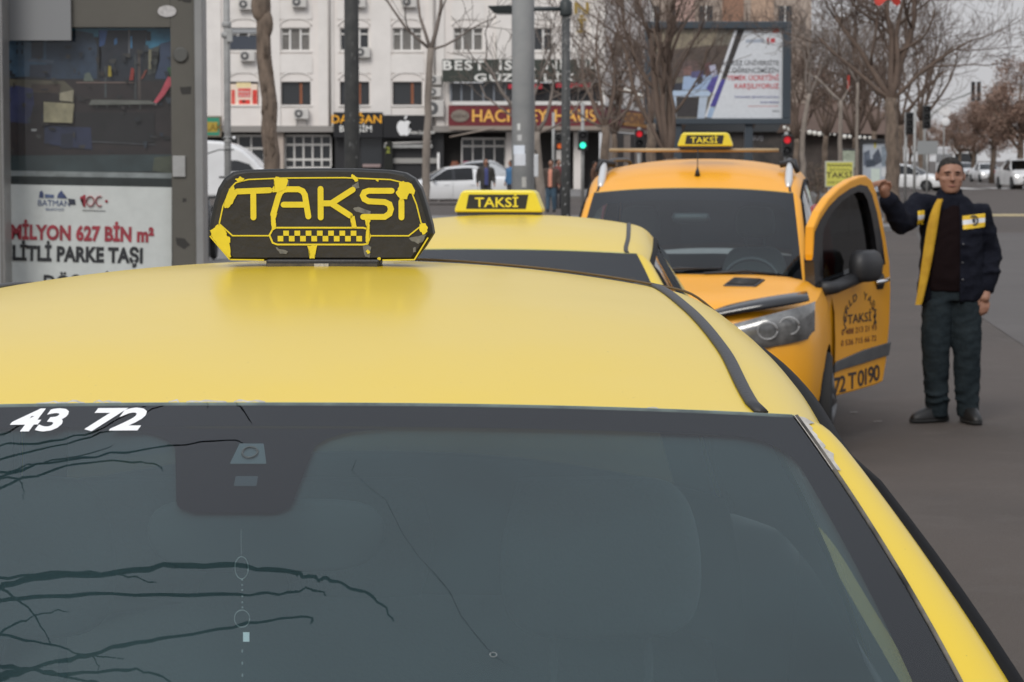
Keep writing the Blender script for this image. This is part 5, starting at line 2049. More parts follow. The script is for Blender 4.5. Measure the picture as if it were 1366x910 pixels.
p2 = pole('utility_pole', 697.5, 29, .132, .118, 8.5, grey_pole, 'thick pale grey utility pole with stuck paper notice', 'pole')
for (px0, py0, px1, py1, c) in ((685, 194, 700, 206, (200, 205, 212)), (686, 205, 701, 221, (190, 192, 196)), (690, 165, 694, 174, (190, 190, 186)), (690, 180, 696, 188, (170, 170, 168)), (696, 236, 702, 250, (160, 158, 152))):
    rows = []
    for t in np.linspace(0, 1, 6):
        r_ = []
        for u in np.linspace(0, 1, 6):
            q = P(px0 + (px1 - px0) * u, py0 + (py1 - py0) * t, 29)
            dx = max(-.12, min(.12, q.x - p2.location.x))
            r_.append((dx, -math.sqrt(max(.0001, .1285 ** 2 - dx * dx)) - .003, q.z - .13))
        rows.append(r_)
    MB().grid(rows).build('stuck_paper', pm_(*c), p2, True)
MB().lathe([(.14, 6.9), (.14, 7.0)], 14).build('clamp_band', galv, p2)

p3 = pole('street_lamp', 754.5, 34, .068, .054, 3.9, dark_pole, 'slim dark street lamp with flat head reaching left on a cross arm', 'street lamp')
q = P(754, 12, 34)
za = q.z - .13
MB().lathe([(.075, za - .09), (.080, za - .07), (.080, za + .09), (.06, za + .11)], 14).build('collar', mat('lamp_dark', (.035, .042, .042), .5), p3, True)
xl = P(690, 12, 34).x - p3.location.x
MB().tube([(0, 0, za), (xl, 0, za)], .030, 8).build('arm', mat('lamp_dark', (.035, .042, .042), .5), p3, True)
hx0, hx1 = P(651, 12, 34).x - p3.location.x, P(697, 12, 34).x - p3.location.x
hd = MB().add([(hx0, -.13, za + .035), (hx1, -.16, za + .045), (hx1, .16, za + .045), (hx0, .13, za + .035), (hx0 + .08, -.10, za - .055), (hx1 - .03, -.12, za - .06), (hx1 - .03, .12, za - .06), (hx0 + .08, .10, za - .055)],
                    [(0, 1, 2, 3), (7, 6, 5, 4), (0, 4, 5, 1), (1, 5, 6, 2), (2, 6, 7, 3), (3, 7, 4, 0)])
bevel(hd.build('lamp_head', mat('lamp_dark', (.035, .042, .042), .5), p3), .012)
MB().box(((hx0 + hx1) / 2 + .02, 0, za - .066), (hx1 - hx0 - .2, .16, .012)).build('lamp_glass', mat('lamp_glass', (.55, .55, .52), .3), p3)
mb = MB()
for i in range(40):
    z = random.uniform(.6, 3.5); a = random.uniform(-2.4, -.7); r_ = .070
    mb.tube([(r_ * .93 * math.cos(a), r_ * .93 * math.sin(a), z), (r_ * .93 * math.cos(a + .2), r_ * .93 * math.sin(a + .2), z + .03)], random.uniform(.003, .010), 4)
mb.build('paint_chip', mat('chip_grey', (.3, .3, .29), .7), p3)

p4 = pole('galvanised_pole', 304.5, 45, .062, .055, 7, galv, 'thin galvanised pole with clamps and a bracket beside the white van', 'pole')
for py_, w_ in ((33, .11), (47, .13), (186, .09), (200, .08)):
    q = P(305, py_, 45)
    MB().lathe([(.07, q.z - .13 - .05), (w_ * .75, q.z - .13 - .03), (w_ * .75, q.z - .13 + .03), (.07, q.z - .13 + .05)], 12).build('clamp', galv, p4, True)
q = P(306, 185, 45); z = q.z - .13
MB().tube([(-.10, -.05, z), (.10, -.05, z + .01), (.12, -.04, z + .03)], .018, 6).build('bracket', dark_pole, p4, True)
z = P(306, 200, 45).z - .13
MB().tube([(-.36, -.05, z - .07), (-.15, -.06, z), (.12, -.06, z)], .012, 6).build('bracket', dark_pole, p4, True)
MB().ball((.12, -.05, P(306, 184, 45).z - .13), .03, 8).build('insulator', white_print, p4, True)
bevel(MB().box((.06, -.07, P(306, 48, 45).z - .13), (.10, .10, .22)).build('junction_box', galv, p4), .01)

p5 = pole('signal_pole', 711, 36, .022, .022, 6, galv, 'thin light post carrying a white box, right of the thick grey pole', 'post')
a, b = P(705.5, 206, 36), P(718, 236, 36)
w5 = MB().span((a.x - p5.location.x, -.12, b.z - .13), (b.x - p5.location.x, -.03, a.z - .13))
bevel(w5.build('meter_box', mat('box_white', (.62, .63, .64), .5), p5), .012)
MB().tube([(-.03, -.075, a.z - .13), (-.02, -.075, a.z - .08), (.04, -.075, a.z - .08), (.05, -.075, a.z - .13)], .01, 6).build('handle', black_trim, p5)

lamp_off = mat('lamp_off', (.02, .02, .02), .4)
red_on = mat('signal_red', (.5, .02, .02), .4, emit=(1.0, .03, .05), estr=.45)
green_on = mat('signal_green', (.02, .4, .3), .4, emit=(.05, 1.0, .65), estr=1.3)
orange_on = mat('signal_orange', (.5, .12, .02), .4, emit=(1.0, .18, .04), estr=.4)


def traffic_light(px, Y, py_top, label, lit, heads=3, z_pole=None, side=0.0, back=False, z0=.13, py_lit=None, hw=.30, arm=False):
    root = empty('traffic_light', (P(px, 300, Y).x, Y, z0))
    tag(root, label, 'traffic light', 'traffic lights at the junction')
    zt = P(px, py_top, Y).z - z0
    MB().tube([(0, 0, 0), (0, 0, (z_pole or zt) if not arm else zt)], .055, 10).build('shaft', galv, root, True)
    hh = heads * .30
    zc_ = P(px, py_lit, Y).z - z0 if py_lit else zt - hh / 2
    # the lit lens sits at py_lit
    idx = {'green': 0, 'red': heads - 1, 'orange': 0, None: 0}[lit]
    zb = zc_ - (idx + .5) * .30 if py_lit else zt - hh
    hb_ = MB().box((side, -.16, zb + hh / 2), (hw, .22, hh))
    bevel(hb_.build('signal_head', lamp_off, root), .03)
    for k in range(heads):
        on = (lit and k == idx)
        m_ = {'green': green_on, 'red': red_on, 'orange': orange_on}[lit] if on else gloss_black
        MB().lathe([(.095, -.275), (.085, -.285), (.04, -.29)], 16, 'y', (side, 0, zb + .15 + .30 * k)).build('lens', m_, root, True)
        v = MB()
        pts = [(side + .125 * math.cos(a), -.28, zb + .15 + .3 * k + .125 * math.sin(a)) for a in np.linspace(-.3, math.pi + .3, 11)]
        v.grid([pts, [(x, y - .14, z_) for x, y, z_ in pts]])
        v.build('visor', lamp_off, root)
    return root


traffic_light(777, 78, 137, 'traffic light showing green before the red restaurant front', 'green', 2, py_lit=194)
traffic_light(738, 92, 150, 'small traffic light showing orange red behind the slim dark lamp', 'orange', 2, py_lit=195, side=.22)
traffic_light(852, 82, 170, 'traffic light showing red, left of the van roof sign', 'red', 2, py_lit=179)
traffic_light(1048, 70, 176, 'traffic light showing red below the billboard frame', 'red', 2, py_lit=187, hw=.26)
t5 = traffic_light(1219, 99, 141, 'pale pole with a dark unlit signal head left of the man', None, 3, side=.42, z0=0)
t6 = traffic_light(1207, 104, 150, 'second unlit signal with a forked top beside the far white saloon', None, 3, side=.12, z0=0)
# overhead arm far down the road
ga = empty('signal_gantry', (P(1232, 300, 160).x, 160, 0))
tag(ga, 'thin overhead signal arm with two dark heads above the far road', 'traffic light')
zz = P(1300, 122, 160).z
xg = P(1300, 122, 160).x - ga.location.x
MB().tube([(0, 0, 0), (0, 0, 3.6), (.5, 0, 4.6), (xg * .5, 0, zz - .6), (xg, 0, zz)], [.11, .10, .08, .06, .05], 8).build('mast', galv, ga, True)
for dx in (-.22, .42):
    bevel(MB().box((xg + dx * .55, -.2, zz), (.24, .22, 1.2)).build('signal_head', lamp_off, ga), .04)
# road name board behind the man
rb_ = empty('road_sign', (P(1236, 300, 110).x, 110, 0))
tag(rb_, 'grey rectangular road sign seen from behind, left of the man', 'road sign')
a, b = P(1221, 188, 110), P(1248, 206, 110)
MB().box((0, 0, (a.z + b.z) / 2), (b.x - a.x, .03, a.z - b.z)).build('sign_plate', mat('sign_back', (.30, .31, .31), .5, metal=.3), rb_)
MB().tube([(0, .03, 0), (0, .03, a.z)], .04, 8).build('post', galv, rb_, True)
ws_ = empty('road_sign', (P(1258, 300, 190).x, 190, 0))
tag(ws_, 'small square white sign high over the far road', 'road sign')
a, b = P(1252, 142, 190), P(1266, 154, 190)
MB().box((0, 0, (a.z + b.z) / 2), (b.x - a.x, .05, a.z - b.z)).build('sign_plate', white_print, ws_)
MB().tube([(0, .06, 0), (0, .06, a.z)], .05, 8).build('post', galv, ws_, True)
MB().ball((.1, 0, P(1260, 163, 190).z), (.32, .05, .32), 8).build('round_plate', white_print, ws_, True)

# yellow taxi rank board
tb_ = empty('taxi_rank_sign', (P(1119, 300, 52).x, 52, 0.13))
tag(tb_, 'yellow TAKSI rank board with black chequers behind the open van door', 'sign')
a, b = P(1101, 215, 52), P(1139, 250, 52)
wB, hB = b.x - a.x, a.z - b.z
zB = b.z - .13
bevel(MB().box((0, 0, zB + hB / 2), (wB, .04, hB)).build('board', mat('board_rim', (.45, .45, .36), .5), tb_), .01)
MB().rect(-wB * .45, zB + hB * .05, wB * .45, zB + hB * .95, -.0225).build('face', mat('board_yellow', (.58, .55, .10), .5), tb_)
for i in range(12):
    x0 = -wB * .42 + i * wB * .07
    MB().rect(x0, zB + hB * (.80 if i % 2 else .84), x0 + wB * .07, zB + hB * (.84 if i % 2 else .88), -.0245).build('chequer', ink, tb_)
text(tb_, 'TAKSİ', 0, -.025, zB + hB * .36, hB * .22, ink, bold=.01, xs=1.15)
text(tb_, 'BATMAN', 0, -.025, zB + hB * .62, hB * .10, mat('board_ink', (.16, .16, .04), .5), xs=1.3)
text(tb_, '0488 213 21 93', 0, -.025, zB + hB * .14, hB * .10, mat('board_ink', (.16, .16, .04), .5), xs=1.0)
for s in (-1, 1):
    MB().tube([(s * wB * .35, .03, 0), (s * wB * .35, .03, zB + hB * .9)], .02, 8).build('post', galv, tb_, True)

# ---------------------------------------------------------------- billboard
YB = 75.0
bbx = P(957, 300, YB).x
bb = empty('billboard', (bbx, YB, .13))
tag(bb, 'large slate framed billboard with university meal poster behind bare trees', 'billboard')


def bp2(p_):
    q = P(p_[0], p_[1], YB)
    return (q.x - bbx, q.z - .13)


x0, z0 = bp2((860, 166)); x1, z1 = bp2((1055, 29))
slate = mat('slate_frame', (.045, .058, .072), .45)
xi0, zi0 = bp2((868, 158)); xi1, zi1 = bp2((1044, 38.5))
for nm, a, b in (('frame_bar', (x0, z0), (x1, zi0)), ('frame_bar', (x0, zi1), (x1, z1)), ('frame_bar', (x0, zi0 + .002), (xi0, zi1 - .002)), ('frame_bar', (xi1, zi0 + .002), (x1, zi1 - .002))):
    bevel(MB().span((a[0], -.16, a[1]), (b[0], .16, b[1])).build(nm, slate, bb), .02)
MB().span((xi0, .02, zi0), (xi1, .12, zi1)).build('back_panel', slate, bb)
bsh = [
    ((112, 104, 92), [(868, 38.5), (1044, 38.5), (1044, 158), (868, 158)]),
    ((84, 70, 62), [(868, 62), (985, 60), (975, 100), (868, 105)]),
    ((138, 126, 106), [(868, 38.5), (960, 38.5), (950, 60), (868, 70)]),
    ((96, 78, 74), [(905, 82), (930, 80), (935, 100), (905, 102)]), ((128, 96, 90), [(912, 90), (922, 88), (924, 100), (912, 100)]),
    ((48, 48, 60), [(895, 112), (915, 110), (915, 122), (895, 122)]),
    ((150, 168, 196), [(912, 102), (960, 100), (955, 120), (910, 120)]), ((92, 88, 128), [(922, 96), (938, 94), (938, 104), (922, 104)]), ((58, 54, 60), [(930, 102), (938, 102), (936, 112), (930, 112)]),
    ((170, 186, 206), [(895, 121), (950, 121), (946, 129), (895, 129)]), ((176, 190, 208), [(896, 128), (902, 128), (902, 156), (896, 156)]), ((50, 44, 44), [(903, 130), (932, 130), (932, 156), (903, 156)]), ((172, 182, 196), [(933, 129), (944, 129), (940, 158), (930, 158)]),
    ((96, 66, 66), [(940, 86), (948, 82), (952, 96), (942, 104)]), ((168, 166, 184), [(946, 88), (954, 86), (957, 98), (950, 104)]), ((84, 74, 150), [(950, 104), (960, 100), (962, 118), (948, 124), (942, 118)]),
    ((206, 206, 210), [(980, 40), (984, 40), (945, 156), (940, 156)]),
    ((48, 42, 40), [(984, 40), (993, 40), (970, 104), (963, 104)]), ((74, 66, 150), [(962, 106), (969, 106), (955, 142), (947, 142)]), ((150, 170, 196), [(954, 143), (947, 143), (943, 157), (950, 157)]),
    ((205, 206, 210), [(993, 40), (1044, 38.5), (1044, 158), (949, 158)]),
    ((214, 60, 62), [(1030, 38.5), (1040, 38.5), (1039, 44), (1031, 44)]),
    ((204, 70, 78), [(1023, 51), (1026, 50), (1026, 58), (1024, 58)]), ((204, 70, 78), [(1028, 51), (1034, 51), (1034, 57), (1028, 57)]),
    ((160, 166, 178), [(995, 53), (1019, 52), (1019, 57), (995, 57)]),
    ((198, 130, 130), [(998, 141.3), (1038, 141.3), (1038, 142.3), (998, 142.3)]),
]
bpo = picture(bb, 'poster', .015, bsh, bp2)
S75 = FPX / YB
for s_, px_, py_, h_, c_ in (('İLK KEZ ÜNİVERSİTE', 1039, 87, 6.2, (96, 96, 100)), ('ÖĞRENCİMİZİN', 1039, 97, 6.2, (96, 96, 100)), ('YEMEK ÜCRETİNİ', 1039, 107, 6.5, (206, 66, 74)), ('KARŞILIYORUZ', 1039, 118, 6.5, (206, 66, 74)), ('Üniversitemizin öğrencilerine hayırlı olsun', 1039, 130.5, 3.0, (96, 96, 150)), ('batman belediyesi', 1039, 137.5, 3.0, (96, 96, 150)), ('Başkan', 1039, 149, 2.6, (110, 110, 116))):
    x_, z_ = bp2((px_, py_))
    text(bpo, s_, x_, -.006, z_, h_ / S75, pm_(*c_), bold=.006, align='RIGHT', xs=.92 if h_ > 4 else .80)
MB().rect(xi0, zi0, xi1, zi1, -.06).build('glass_pane', glass_mat('billboard_glass', (.93, .94, .94), ior=1.35), bb)
for xx in (bp2((905, 0))[0], bp2((1000, 0))[0]):
    bevel(MB().span((xx - .12, -.05, 0), (xx + .12, .15, z0)).build('leg', slate, bb), .02)

# city-light poster case beside the tree
YC = 82.0
cl = empty('poster_case', (P(1171, 300, YC).x, YC, 0.004))
tag(cl, 'dark framed poster case with city photo behind the roadside tree', 'advertising case')


def cp(p_):
    q = P(p_[0], p_[1], YC)
    return (q.x - cl.location.x, q.z)


x0, z0 = cp((1147, 262)); x1, z1 = cp((1196, 186))
for a, b in (((x0, z0), (cp((1151, 0))[0], z1)), ((cp((1192, 0))[0], z0), (x1, z1)), ((cp((1151.05, 0))[0], cp((0, 190))[1]), (cp((1191.95, 0))[0], z1)), ((cp((1151.05, 0))[0], z0), (cp((1191.95, 0))[0], cp((0, 256))[1]))):
    bevel(MB().span((a[0], -.08, a[1]), (b[0], .08, b[1])).build('frame_bar', black_trim, cl), .01)
picture(cl, 'poster', .02, [((150, 156, 164), [(1151, 190), (1192, 190), (1192, 256), (1151, 256)]), ((90, 98, 112), [(1152, 204), (1160, 200), (1162, 218), (1152, 222)]), ((70, 76, 88), [(1164, 208), (1172, 198), (1178, 216), (1166, 222)]), ((120, 130, 140), [(1176, 196), (1184, 194), (1184, 222), (1176, 222)]), ((170, 160, 70), [(1166, 190), (1169, 190), (1169, 198), (1166, 198)]), ((58, 66, 78), [(1156, 214), (1166, 212), (1168, 222), (1155, 224)]), ((176, 186, 178), [(1162, 225), (1174, 225), (1174, 245), (1162, 245)]), ((182, 184, 186), [(1176, 224), (1184, 224), (1184, 236), (1176, 236)])], cp)
MB().span((x0 - .0, -.06, 0), (x0 + .1, .06, z0)).span((x1 - .1, -.06, 0), (x1, .06, z0)).build('leg', black_trim, cl)
# lower poster board further left
l2 = empty('poster_case', (P(1131, 300, 96).x, 96, .13))
tag(l2, 'small green tinted notice case behind the yellow taxi board', 'advertising case')
a, b = P(1122, 199, 96), P(1142, 226, 96)
bevel(MB().span((a.x - l2.location.x, -.06, b.z - .13), (b.x - l2.location.x, .06, a.z - .13)).build('case', black_trim, l2), .02)
MB().rect(a.x - l2.location.x + .06, b.z - .13 + .06, b.x - l2.location.x - .06, a.z - .13 - .06, -.063).build('poster', pm_(150, 158, 140), l2)
MB().span((-.05, -.04, 0), (.05, .04, b.z - .13)).build('leg', black_trim, l2)

# ================================================================ the white apartment building
YW = 140.0
wall_m = mat('white_render', (.84, .795, .755), rough=.9, col2=(.74, .69, .65), vscale=.35, bump=.15, bscale=15, detail=9)
wall_trim = mat('white_trim', (.82, .78, .74), rough=.85, var=.10, vscale=.8)
glass_dark = mat('window_dark', (.035, .038, .042), rough=.12, spec=.6)
glass_curt = mat('window_curtain', (.20, .19, .175), rough=.35, var=.25, vscale=3)
upvc = mat('upvc_white', (.72, .70, .67), rough=.5)
wood_fr = mat('wood_mullion', (.26, .085, .035), rough=.5)
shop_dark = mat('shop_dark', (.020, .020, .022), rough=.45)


def bxp(px, Y=YW):
    return (px - CXP) / FPX * Y


def bzp(py, Y=YW):
    return P(683, py, Y).z


def wall_holes(x0, x1, z0, z1, holes, y, depth, mi=0):
    """front sheet with rectangular openings and their reveals"""
    mb = MB()
    xs = sorted(set([x0, x1] + [h[0] for h in holes] + [h[2] for h in holes]))
    zs = sorted(set([z0, z1] + [h[1] for h in holes] + [h[3] for h in holes]))
    for i in range(len(xs) - 1):
        for j in range(len(zs) - 1):
            cx_, cz_ = (xs[i] + xs[i + 1]) / 2, (zs[j] + zs[j + 1]) / 2
            if any(h[0] < cx_ < h[2] and h[1] < cz_ < h[3] for h in holes):
                continue
            mb.add([(xs[i], y, zs[j]), (xs[i + 1], y, zs[j]), (xs[i + 1], y, zs[j + 1]), (xs[i], y, zs[j + 1])], [(0, 1, 2, 3)])
    for h in holes:
        a, b, c, d = h
        mb.add([(a, y, b), (c, y, b), (c, y, d), (a, y, d), (a, y + depth, b), (c, y + depth, b), (c, y + depth, d), (a, y + depth, d)],
               [(0, 4, 5, 1), (1, 5, 6, 2), (2, 6, 7, 3), (3, 7, 4, 0)])
    return mb


bld = empty('apartment_building', (bxp(520), YW, .12))
tag(bld, 'white rendered apartment block with shops along its ground floor', 'building')
BX, BZ = bld.location.x, bld.location.z


def lx(px):
    return bxp(px) - BX


def lz(py):
    return bzp(py) - BZ


cols = [(110, 'a'), (180, 'a'), (250, 'b'), (327, 'b'), (396, 'a'), (474, 'a'), (544, 'a'), (625, 'a'), (718, 'a')]
rows_ = [(109, 140, 'low'), (37, 68, 'mid'), (-35, -4, 'mid'), (-107, -76, 'mid')]
holes = []
for cx_, k in cols:
    for t, b, kind in rows_:
        w_ = 19.5
        holes.append((lx(cx_ - w_), lz(b), lx(cx_ + w_), lz(t)))
zg = lz(168)
ztop = lz(-150)
xl_, xr_ = lx(60), lx(800)
DEEP = 12.0
wb = wall_holes(xl_, xr_, zg, ztop, holes, 0, .28)
wb.add([(xl_, 0, zg), (xl_, DEEP, zg), (xl_, DEEP, ztop), (xl_, 0, ztop)], [(0, 1, 2, 3)])
wb.add([(xl_, 0, ztop), (xr_, 0, ztop), (xr_ + 4.4, 25, ztop), (xl_, 25, ztop)], [(0, 1, 2, 3)])
wb.build('front_wall', wall_m, bld)
# flank wall turning away at the corner
fw = MB()
c0, c1 = Vector((xr_, 0, 0)), Vector((P(868, 300, 165).x - BX, 25, 0))
fw.add([c0 + Vector((0, 0, zg)), c1 + Vector((0, 0, zg)), c1 + Vector((0, 0, ztop)), c0 + Vector((0, 0, ztop))], [(0, 1, 2, 3)])
fw.build('flank_wall', wall_m, bld)
# floor slab edge and shadowed soffit over the shops
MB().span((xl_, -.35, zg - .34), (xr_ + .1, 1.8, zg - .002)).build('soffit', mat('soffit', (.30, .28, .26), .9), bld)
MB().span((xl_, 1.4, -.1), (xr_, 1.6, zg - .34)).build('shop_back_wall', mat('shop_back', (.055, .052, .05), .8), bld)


def window(cx_, t, b, kind, lit):
    a, c = lx(cx_ - 19.5), lx(cx_ + 19.5)
    zb, zt2 = lz(b), lz(t)
    y = .20
    root_m = MB()
    fw_ = .07
    if kind == 'mid':
        for s in ((a, zb, a + fw_, zt2), (c - fw_, zb, c, zt2), (a + fw_, zb, c - fw_, zb + fw_), (a + fw_, zt2 - fw_, c - fw_, zt2)):
            root_m.span((s[0], y - .05, s[1]), (s[2], y + .03, s[3]))
        w3 = (c - a)
        for f in (.30, .66):
            root_m.span((a + w3 * f - .05, y - .055, zb + fw_), (a + w3 * f + .05, y + .03, zt2 - fw_))
        for f0, f1 in ((.0, .30), (.66, 1.0)):
            root_m.span((a + w3 * f0 + fw_, y - .045, zb + (zt2 - zb) * .70), (a + w3 * f1 - fw_, y + .03, zb + (zt2 - zb) * .76))
        w = root_m.build('window', upvc, bld)
        for f0, f1, m_ in ((.0, .30, glass_dark if lit == 2 else glass_curt), (.30, .66, glass_curt if lit != 2 else glass_dark), (.66, 1.0, glass_dark if lit == 2 else glass_curt)):
            MB().span((a + w3 * f0 + .06, y + .031, zb + .06), (a + w3 * f1 - .06, y + .04, zt2 - .06)).build('pane', m_, w)
    else:
        for s in ((a, zb, a + .05, zt2), (c - .05, zb, c, zt2), (a + .05, zb, c - .05, zb + .05), (a + .05, zt2 - .05, c - .05, zt2)):
            root_m.span((s[0], y - .05, s[1]), (s[2], y + .03, s[3]))
        w = root_m.build('window', mat('frame_brown', (.05, .04, .035), .5), bld)
        f = .62
        MB().span((a + (c - a) * f, y - .06, zb + .05), (a + (c - a) * (f + .09), y + .03, zt2 - .05)).build('mullion', wood_fr, w)
        MB().span((a + .05, y + .031, zb + .05), (a + (c - a) * f - .002, y + .04, zt2 - .05)).build('pane', glass_dark, w)
        MB().span((a + (c - a) * (f + .09) + .002, y + .031, zb + .05), (c - .05, y + .04, zt2 - .05)).build('pane', glass_dark, w)
    MB().span((a - .08, -.07, zb - .09), (c + .08, .19, zb - .003)).build('sill', wall_trim, w)
    # lunette moulding and apron panel in relief
    cxm = (a + c) / 2; hw_ = (c - a) / 2 + .06
    arc_ = [(cxm + hw_ * math.cos(t_), -.01, zt2 + .10 + .42 * math.sin(t_)) for t_ in np.linspace(0, math.pi, 15)]
    MB().tube(arc_, .06, 5).build('arch_moulding', wall_trim, w, True)
    return w


for i, (cx_, k) in enumerate(cols):
    for j, (t, b, kind) in enumerate(rows_):
        if cx_ in (718, 625) and kind == 'low':
            continue
        window(cx_, t, b, kind, 2 if (i + j) % 3 == 0 else 1)
        # apron panel below the window
        if kind == 'mid':
            a, c = lx(cx_ - 22), lx(cx_ + 22)
            zt2 = lz(b) - .16; zb = zt2 - 1.05
            MB().prism([(a, zb), (c, zb), (c, zt2 - .25), (c - .06, zt2 - .08), (c - .25, zt2), (a + .25, zt2), (a + .06, zt2 - .08), (a, zt2 - .25)], -.06, .002).build('apron_panel', wall_trim, bld)
for px in (75, 145, 215, 287, 362, 436, 509, 583, 672, 762, 796):
    w_ = .55 if px in (362, 509) else .42
    MB().span((bxp(px) - BX - w_, -.10, zg + .002), (bxp(px) - BX + w_, -.002, ztop)).build('pilaster', wall_trim, bld)
for px in (441, 580):
    MB().tube([(bxp(px) - BX, -.17, zg), (bxp(px) - BX, -.17, ztop)], .07, 8).build('drain_pipe', mat('drain', (.42, .39, .37), .6), bld, True)
# blue roller blind on the upper left window
MB().span((lx(309), .10, lz(66)), (lx(346), .14, lz(48))).build('roller_blind', mat('blind', (.05, .06, .08), .6), bld)
MB().span((lx(309), .06, lz(44)), (lx(346), .13, lz(38))).build('shutter_box', mat('shutter_box', (.33, .34, .35), .5), bld)
# red advert film in the window below
pb = picture(bld, 'window_poster', .06, [((226, 196, 180), [(309, 112), (345, 112), (345, 140), (309, 140)]), ((222, 70, 58), [(319, 118), (336, 118), (336, 130), (319, 130)]), ((222, 196, 150), [(317, 110), (336, 110), (336, 117), (317, 117)]), ((230, 150, 130), [(320, 122), (334, 122), (334, 123.5), (320, 123.5)]), ((214, 66, 56), [(320, 133), (335, 133), (335, 139), (320, 139)]), ((210, 66, 56), [(338, 120), (344.5, 120), (344.5, 139), (338, 139)]), ((222, 90, 80), [(310, 120), (315, 120), (315, 139), (310, 139)]), ((80, 50, 40), [(324, 134), (329, 134), (329, 137), (324, 137)])], lambda p_: (lx(p_[0]), lz(p_[1])))
text(bld, 'SATILIK', lx(327.5), .05 - .012, lz(129), 3.4 / 24.3, white_print)
text(bld, 'KİRALIK', lx(327.5), .05 - .012, lz(124), 3.0 / 24.3, white_print)
# ground floor: piers, glazing bars
beige = mat('beige_pier', (.52, .44, .38), .8, var=.15)
for px0, px1 in ((369, 379), (675, 684), (742, 752), (765, 778)):
    MB().span((lx(px0), .0, -.1), (lx(px1), .6, zg - .343)).build('pier', beige if px0 < 400 else wall_m, bld)


def shop_glazing(px0, px1, py0, py1, vx, hz, name='shop_window'):
    a, c, zt2, zb = lx(px0), lx(px1), lz(py0), lz(py1)
    mb = MB()
    for z_ in [zb, zt2] + [lz(q) for q in hz]:
        mb.span((a, .58, z_ - .06), (c, .66, z_ + .06))
    for k in range(vx + 1):
        x = a + (c - a) * k / vx
        mb.span((x - .045, .565, zb + .07), (x + .045, .67, zt2 - .07))
    o = mb.build(name, upvc, bld)
    for k in range(vx):
        xa, xb_ = a + (c - a) * k / vx + .05, a + (c - a) * (k + 1) / vx - .05
        MB().span((xa, .675, zb), (xb_, .685, zt2)).build('pane', glass_dark, o)
    return o


shop_glazing(300, 352, 181, 226, 3, (198,))
shop_glazing(380, 441, 181, 224, 5, (193, 213))
shop_glazing(616, 674, 185, 228, 4, (195,))
MB().span((lx(593), .60, lz(236)), (lx(686), .9, lz(226))).build('stall_riser', mat('riser', (.32, .24, .19), .8), bld)
MB().span((lx(610), .3, lz(229)), (lx(682), .6, lz(227))).build('shop_sill', upvc, bld)
# displays behind the restaurant glass
for px, c in ((607, (130, 80, 60)), (622, (170, 70, 100)), (633, (120, 110, 80)), (646, (80, 90, 90)), (658, (90, 105, 105))):
    b_ = MB().vloft([(lx(px), .50, lz(229), .22, .1), (lx(px), .5, lz(222), .30, .12), (lx(px), .5, lz(215), .16, .08)], 10)
    b_.build('display', pm_(*c), bld, True)

# ---------------------------------------------------------------- shop signs (each its own thing on the facade)
def fascia(name, px0, px1, py0, py1, m_, label, proud=.5, Y=YW, th=.25):
    r_ = empty(name, (bxp((px0 + px1) / 2), Y - proud, bzp(py1)))
    tag(r_, label, 'shop sign')
    w_, h_ = bxp(px1) - bxp(px0), bzp(py0) - bzp(py1)
    bevel(MB().span((-w_ / 2, 0, 0), (w_ / 2, th, h_)).build('sign_box', m_, r_), .02)
    return r_


S140 = FPX / YW
sign_black = mat('sign_black', (.010, .010, .012), .4)
amber_let = mat('amber_letter', (.80, .38, .02), .5, emit=(1, .45, .02), estr=.15)
cream_let = mat('cream_letter', (.78, .77, .73), .5)
f1 = fascia('shop_sign', 446.5, 512, 150, 184, sign_black, 'black phone shop sign with amber and white letters')
text(f1, 'DA', bxp(454.5) - f1.location.x, -.03, 19.5 / S140, 10.5 / S140, amber_let, bold=.012, xs=1.08)
text(f1, 'R', bxp(466) - f1.location.x, -.03, 19.5 / S140, 10.5 / S140, amber_let, bold=.012, xs=1.08)
text(f1, 'ĞAN', bxp(493.5) - f1.location.x, -.03, 19.5 / S140, 10.5 / S140, amber_let, bold=.012, xs=1.08)
text(f1, 'BİLİŞİM', bxp(476) - f1.location.x, -.03, 8.0 / S140, 8.2 / S140, cream_let, bold=.015, xs=1.0)
f2 = fascia('shop_sign', 512.5, 576.5, 154, 184, sign_black, 'black shop sign with a large white bitten apple')
ap = [(0, .62), (.10, .68), (.28, .72), (.44, .64), (.52, .54), (.42, .44), (.36, .28), (.40, .12), (.50, .02), (.56, -.02), (.48, -.26), (.34, -.50), (.20, -.60), (.05, -.54), (-.05, -.54), (-.18, -.60), (-.34, -.50), (-.50, -.22), (-.58, .10), (-.54, .42), (-.40, .64), (-.24, .71), (-.10, .68)]
acx, acz, ak = bxp(540) - f2.location.x, 13.0 / S140, 16.5 / S140
print_patch([(acx + p_[0] * ak, acz + p_[1] * ak * .92 - .05) for p_ in [tuple(q) for q in [(v.x, v.y) for v in catmull([(a_, b_, 0) for a_, b_ in ap + [ap[0]]], 3)[:-1]]]], -.035, white_print, 'apple_emblem', f2)
leaf = [(.02, .80), (.03, .98), (.14, 1.14), (.26, 1.20), (.25, 1.02), (.14, .86)]
print_patch([(acx + p_[0] * ak, acz + p_[1] * ak * .92 - .05) for p_ in leaf], -.035, white_print, 'apple_leaf', f2)
text(f2, 'AYDIN İLETİŞİM', bxp(562) - f2.location.x, -.03, 5.0 / S140, 3.6 / S140, cream_let, bold=.02, xs=.95)
MB().span((-1.3, .3, -.55), (1.35, .5, -.35)).build('roller_rail', galv, f2)
MB().tube([(-1.25, .28, -.30), (1.3, .28, -.22)], .05, 6).build('light_tube', upvc, f2, True)
